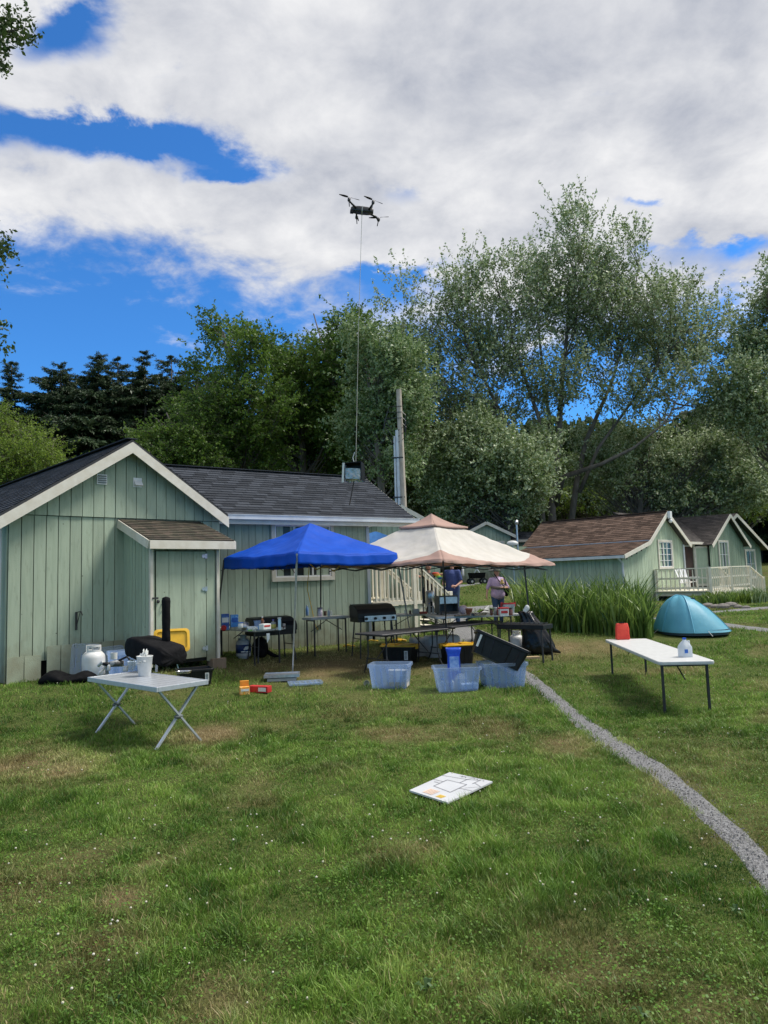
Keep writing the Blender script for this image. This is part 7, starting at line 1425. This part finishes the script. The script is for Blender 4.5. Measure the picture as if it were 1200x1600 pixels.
# ================================================================ people
M_skin = mat('skin', (.50, .27, .19), (.46, .24, .17), 20, .55)
def person(label, p, rz, s, arms, shirt, trou, shoes, girth=1.0, hat=None, hair=None, long_sleeve=False, head_turn=0, step=.0):
    t = thing('person', label, 'person', p, rz); hw = .165*girth**.4
    hip = (.095, 0, .92); V = Vector
    def sc(q): return V(q)*s
    b = MB(); b.cap(sc((0, 0, .95)), sc((0, 0, 1.25)), .13*girth*s, .135*girth*s); b.cap(sc((-hw*.8, 0, 1.37)), sc((hw*.8, 0, 1.37)), .065*s, .065*s); b.cap(sc((0, 0, 1.40)), sc((0, -.005, 1.50)), .05*s, .048*s)
    b.ell(sc((0, -.01, 1.60)), (.074*s, .092*s, .108*s), 16, 12); b.ell(sc((0, -.045, 1.545)), (.05*s, .05*s, .05*s)); b.ell(sc((0, -.105, 1.585)), (.013*s, .02*s, .022*s), 8, 6)
    for sx in (-1, 1): b.ell(sc((sx*.076, .0, 1.585)), (.012*s, .02*s, .03*s), 8, 6)
    tr = MB(); sh = MB(); sho = MB()
    for k, sx in enumerate((-1, 1)):
        off = step*sx; H = sc((sx*hip[0], 0, .92)); K = sc((sx*.10, -.02+off*.5, .50)); A = sc((sx*.11, .02+off, .09))
        b.cap(H, K, .08*s, .055*s); b.cap(K, A, .052*s, .036*s); b.cap(A+sc((0, .03, -.045)), A+sc((0, -.14, -.055)), .035*s, .028*s)
        tr.cap(H+sc((0, 0, .04)), K, .098*girth*s, .075*s); tr.cap(K, A+sc((0, 0, .02)), .073*s, .060*s); sho.cap(A+sc((0, .04, -.045)), A+sc((0, -.16, -.05)), .042*s, .036*s, 10)
        E, Wr, fd = arms[k]; S0 = sc((sx*(hw+.01), 0, 1.37)); E = sc(E); Wr = sc(Wr); fd = V(fd).normalized()
        b.cap(S0, E, .046*s, .036*s); b.cap(E, Wr, .036*s, .024*s); e2 = E if long_sleeve == 'elbow' else S0.lerp(E, .72)
        sh.cap(S0, e2, .066*s, .056*s)
        if long_sleeve is True: sh.cap(E, E.lerp(Wr, .75), .052*s, .045*s)
        # palm, four fingers, thumb
        side = fd.cross(V((sx, .25, .1))).normalized(); nrm = fd.cross(side).normalized(); pc = Wr+fd*.05*s
        b.cap(Wr, pc, .024*s, .030*s, 10)
        for f, (o_, l) in enumerate(((-.027, .062), (-.009, .072), (.009, .068), (.026, .052))):
            r0_ = pc+side*o_*s+fd*.018*s; k1_ = r0_+(fd+nrm*.18).normalized()*l*.5*s; b.cap(r0_, k1_, .0095*s, .009*s, 8); b.cap(k1_, k1_+(fd+nrm*.75).normalized()*l*.45*s, .009*s, .0078*s, 8)
        th0 = Wr+fd*.025*s-side*.024*s; b.cap(th0, th0+(fd*.7-side).normalized()*.045*s, .011*s, .009*s, 8)
    tr.cap(sc((-.05, 0, .94)), sc((.05, 0, .94)), .125*girth*s, .125*girth*s)
    sh.cap(sc((0, -.012*girth, .99)), sc((0, 0, 1.27)), .155*girth*s, .155*girth*s, 16); sh.cap(sc((-hw*.72, 0, 1.355)), sc((hw*.72, 0, 1.355)), .085*s, .085*s); sh.cap(sc((-.05, -.02, .93)), sc((.05, -.02, .93)), .135*girth*s, .135*girth*s)
    body = b.build('body', M_skin, t, remesh=.008*s); shn = sh.build('shirt', shirt, body, remesh=.014); tr.build('trousers', trou, body, remesh=.014); sho.build('shoes', shoes, body, remesh=.012)
    for sx in (-1, 1): e = MB(); e.ell(sc((sx*.028, -.094, 1.61)), (.010*s, .008*s, .007*s), 8, 6); e.build('eye', M_ltxt, body)
    e = MB(); e.ell(sc((0, -.097, 1.545)), (.022*s, .008*s, .006*s), 8, 5); e.build('mouth', mat('lip', (.35, .1, .09), None, 4, .5), body)
    if hair: h = MB(); h.ell(sc((0, .012, 1.635)), (.083*s, .098*s, .09*s), 14, 10); h.ell(sc((0, .05, 1.58)), (.075*s, .06*s, .09*s), 12, 8); h.build('hair', hair, body, remesh=.012)
    if hat:
        h = MB(); h.lathe(sc((0, -.005, 0)), [(.17*s, 1.625*s), (.175*s, 1.63*s), (.10*s, 1.655*s), (.095*s, 1.73*s), (.07*s, 1.755*s), (.005, 1.76*s)], 20, sy=1.1); h.build('hat', hat, body, smooth=True)
    return t, body
def people():
    jeans = mat('blue_jeans', (.03, .06, .13), (.045, .085, .17), 12, .85, .3, 60); shoe = mat('dark_shoes', (.03, .03, .03), None, 5, .7); hairb = mat('dark_brown_hair', (.04, .025, .018), None, 8, .6, .5, 50)
    p = P(779, 960, 19.8); p.z = gz(p.x, p.y)
    t, b = person('woman in lilac shirt and brimmed hat walking beside the food table with a small toy', p, R(8), .92, [((-.30, .02, 1.12), (-.36, -.06, .88), (0, -.2, -1)), ((.32, -.02, 1.12), (.13, -.24, 1.12), (-1, -.2, .1))], mat('lilac_shirt', (.50, .37, .52), (.42, .30, .46), 6, .8, .4, 18), jeans, shoe, girth=1.28, hat=mat('dark_hat', (.035, .04, .04), (.05, .06, .05), 9, .8), hair=hairb, long_sleeve='elbow', step=.07)
    m = MB(); m.tube([(-.10, -.10, 1.42), (-.02, -.19, 1.25), (.14, -.20, 1.05), (.2, -.1, .98)][::1], .014, 6); m.tube([(-.16, -.05, 1.4), (.1, -.2, 1.1)], .005, 5); m.build('shoulder_strap', M_cloth, b)
    m = MB(); m.tube([(.12, -.09, 1.42), (.22, -.1, 1.2), (.24, .02, .98)], .014, 6); m.build('shoulder_strap', M_cloth, b)
    m = MB(); m.tube([(-.2, -.08, 1.06), (-.05, -.215, 1.03), (.1, -.215, 1.03), (.2, -.08, 1.06)], [.035, .04, .04, .035], 8); m.build('waist_pouch', mat('taupe_cloth', (.16, .13, .11), None, 6, .8), b, smooth=True)
    m = MB(); q = Vector((.28, .08, .95)); m.ell(q, (.09, .07, .17), 12, 8); hb = tag(m.build('shoulder_bag', M_cloth, loc=None), 'black shoulder bag hanging behind the woman in lilac', 'bag'); hb.location = p; hb.rotation_euler = (0, 0, R(8))
    m = MB(); m.ell((0, 0, 0), (.055, .045, .05), 12, 8); m.ell((0, -.01, .06), (.04, .035, .035), 12, 8); [m.ell((sx*.03, -.01, .09), (.014, .01, .014), 8, 6) for sx in (-1, 1)]; [m.ell((sx*.045, -.03, -.02), (.018, .03, .016), 8, 6) for sx in (-1, 1)]
    toy = tag(m.build('plush_toy', mat('golden_plush', (.55, .38, .16), (.45, .3, .12), 25, .9, .5, 60), remesh=.006), 'small golden plush toy held in the hand of the woman in lilac', 'toy'); toy.location = p+Vector((.09, -.28, 1.17)); 
    p = P(709, 960, 20.5); p.z = gz(p.x, p.y)
    person('man in royal blue shirt and jeans standing behind the toaster oven', p, R(-35), 1.10, [((-.27, .0, 1.12), (-.16, -.24, 1.06), (.8, -.6, 0)), ((.26, .0, 1.10), (.20, -.20, 1.0), (-.3, -1, .1))], mat('royal_blue_tee', (.04, .065, .20), (.03, .05, .16), 6, .85, .3, 18), jeans, shoe, girth=1.12, hair=hairb)
    q = P(723, 893, 20.4); bottle('white drinks bottle beside the man in the royal blue shirt', q-Vector((0, 0, .12)), .035, .26, M_wplas, M_wplas)
    bpy.data.objects.remove  # no-op
    p = P(672, 960, 20.8); p.z = gz(p.x, p.y)
    person('person in black top with one arm stretched out behind the landing stair', p, R(15), 1.06, [((-.30, -.12, 1.32), (-.45, -.22, 1.38), (-1, -.3, .1)), ((.30, -.1, 1.36), (.52, -.2, 1.40), (1, -.2, 0))], mat('black_top', (.015, .015, .018), (.03, .02, .02), 6, .85), mat('black_trousers', (.02, .02, .025), None, 5, .8), shoe, hair=hairb)
    q = P(683, 893, 20.6); m = MB(); t = thing('rainbow_bag', 'rainbow patterned bag hanging from the outstretched arm', 'bag', q)
    for i, c in enumerate(((.6, .05, .03), (.75, .3, .03), (.75, .6, .05), (.1, .4, .1), (.03, .1, .45))):
        m = MB(); m.ell((.03*i-.05, -.01*(i % 2), -.05-.035*i), (.11-.01*i, .05, .035), 10, 6); m.build('stripe', mat('rainbow_%s' % ('red', 'orange', 'yellow', 'green', 'blue')[i], c, None, 4, .6), t, smooth=True)
people()

# ================================================================ wagon on the grass far behind
def wagon():
    q = P(745, 900, 31); q.z = gz(q.x, q.y); t = thing('wagon', 'black folding wagon standing on the grass behind the people', 'wagon', q, R(10))
    m = MB(); m.loft([rr(.62, .38, .05, .26), rr(.72, .44, .06, .50)]); m.build('basket', M_cloth, t)
    for sx in (-.28, .28):
        for sy in (-.2, .2): m = MB(); m.lathe((sx, sy, .13), [(.13, -.025), (.13, .025)], 18, R3=Matrix.Rotation(R(90), 3, 'X')); w = m.build('wheel', M_bplas, t); m = MB(); m.lathe((sx, sy, .13), [(.05, -.03), (.05, .03)], 12, R3=Matrix.Rotation(R(90), 3, 'X')); m.build('hub', M_grey, w)
    m = MB(); m.tube([(-.1, 0, .5), (.15, 0, .85), (.2, 0, .95)], .016, 6); m.tube([(.1, -.1, .5), (-.05, 0, .75)], .014, 6); m.build('handle', M_alu, t)
wagon()
# clover lamp-like dish near the brown roof
def dish():
    q = P(801, 848, 33); t = thing('satellite_dish', 'pale satellite dish on a short mast at the left end of the brown roof', 'satellite dish', (q.x, q.y, q.z-1.0)); m = MB(); m.lathe((0, 0, 1.0), [(.02, .05), (.12, .03), (.25, -.02), (.27, -.04), (.25, -.05), (.1, -.01)], 20, R3=Matrix.Rotation(R(60), 3, 'X'), sx=1.0, sy=.55); m.build('reflector', M_wplas, t, smooth=True)
    m = MB(); m.tube([(0, .05, -.9), (0, .05, 1.0)], .03, 8); m.build('mast', M_steel, t)
    q = P(808, 838, 33.5); m = MB(); m.tube([q+Vector((0, 0, -1.6)), q, q+Vector((0, 0, .6))], .05, 8); m.ell(q+Vector((0, 0, .65)), (.1, .1, .12), 8, 6); single(m, 'vent_pipe', M_steel, 'thin metal vent pipe behind the satellite dish', 'pipe', q+Vector((0, 0, -1.6)))
dish()
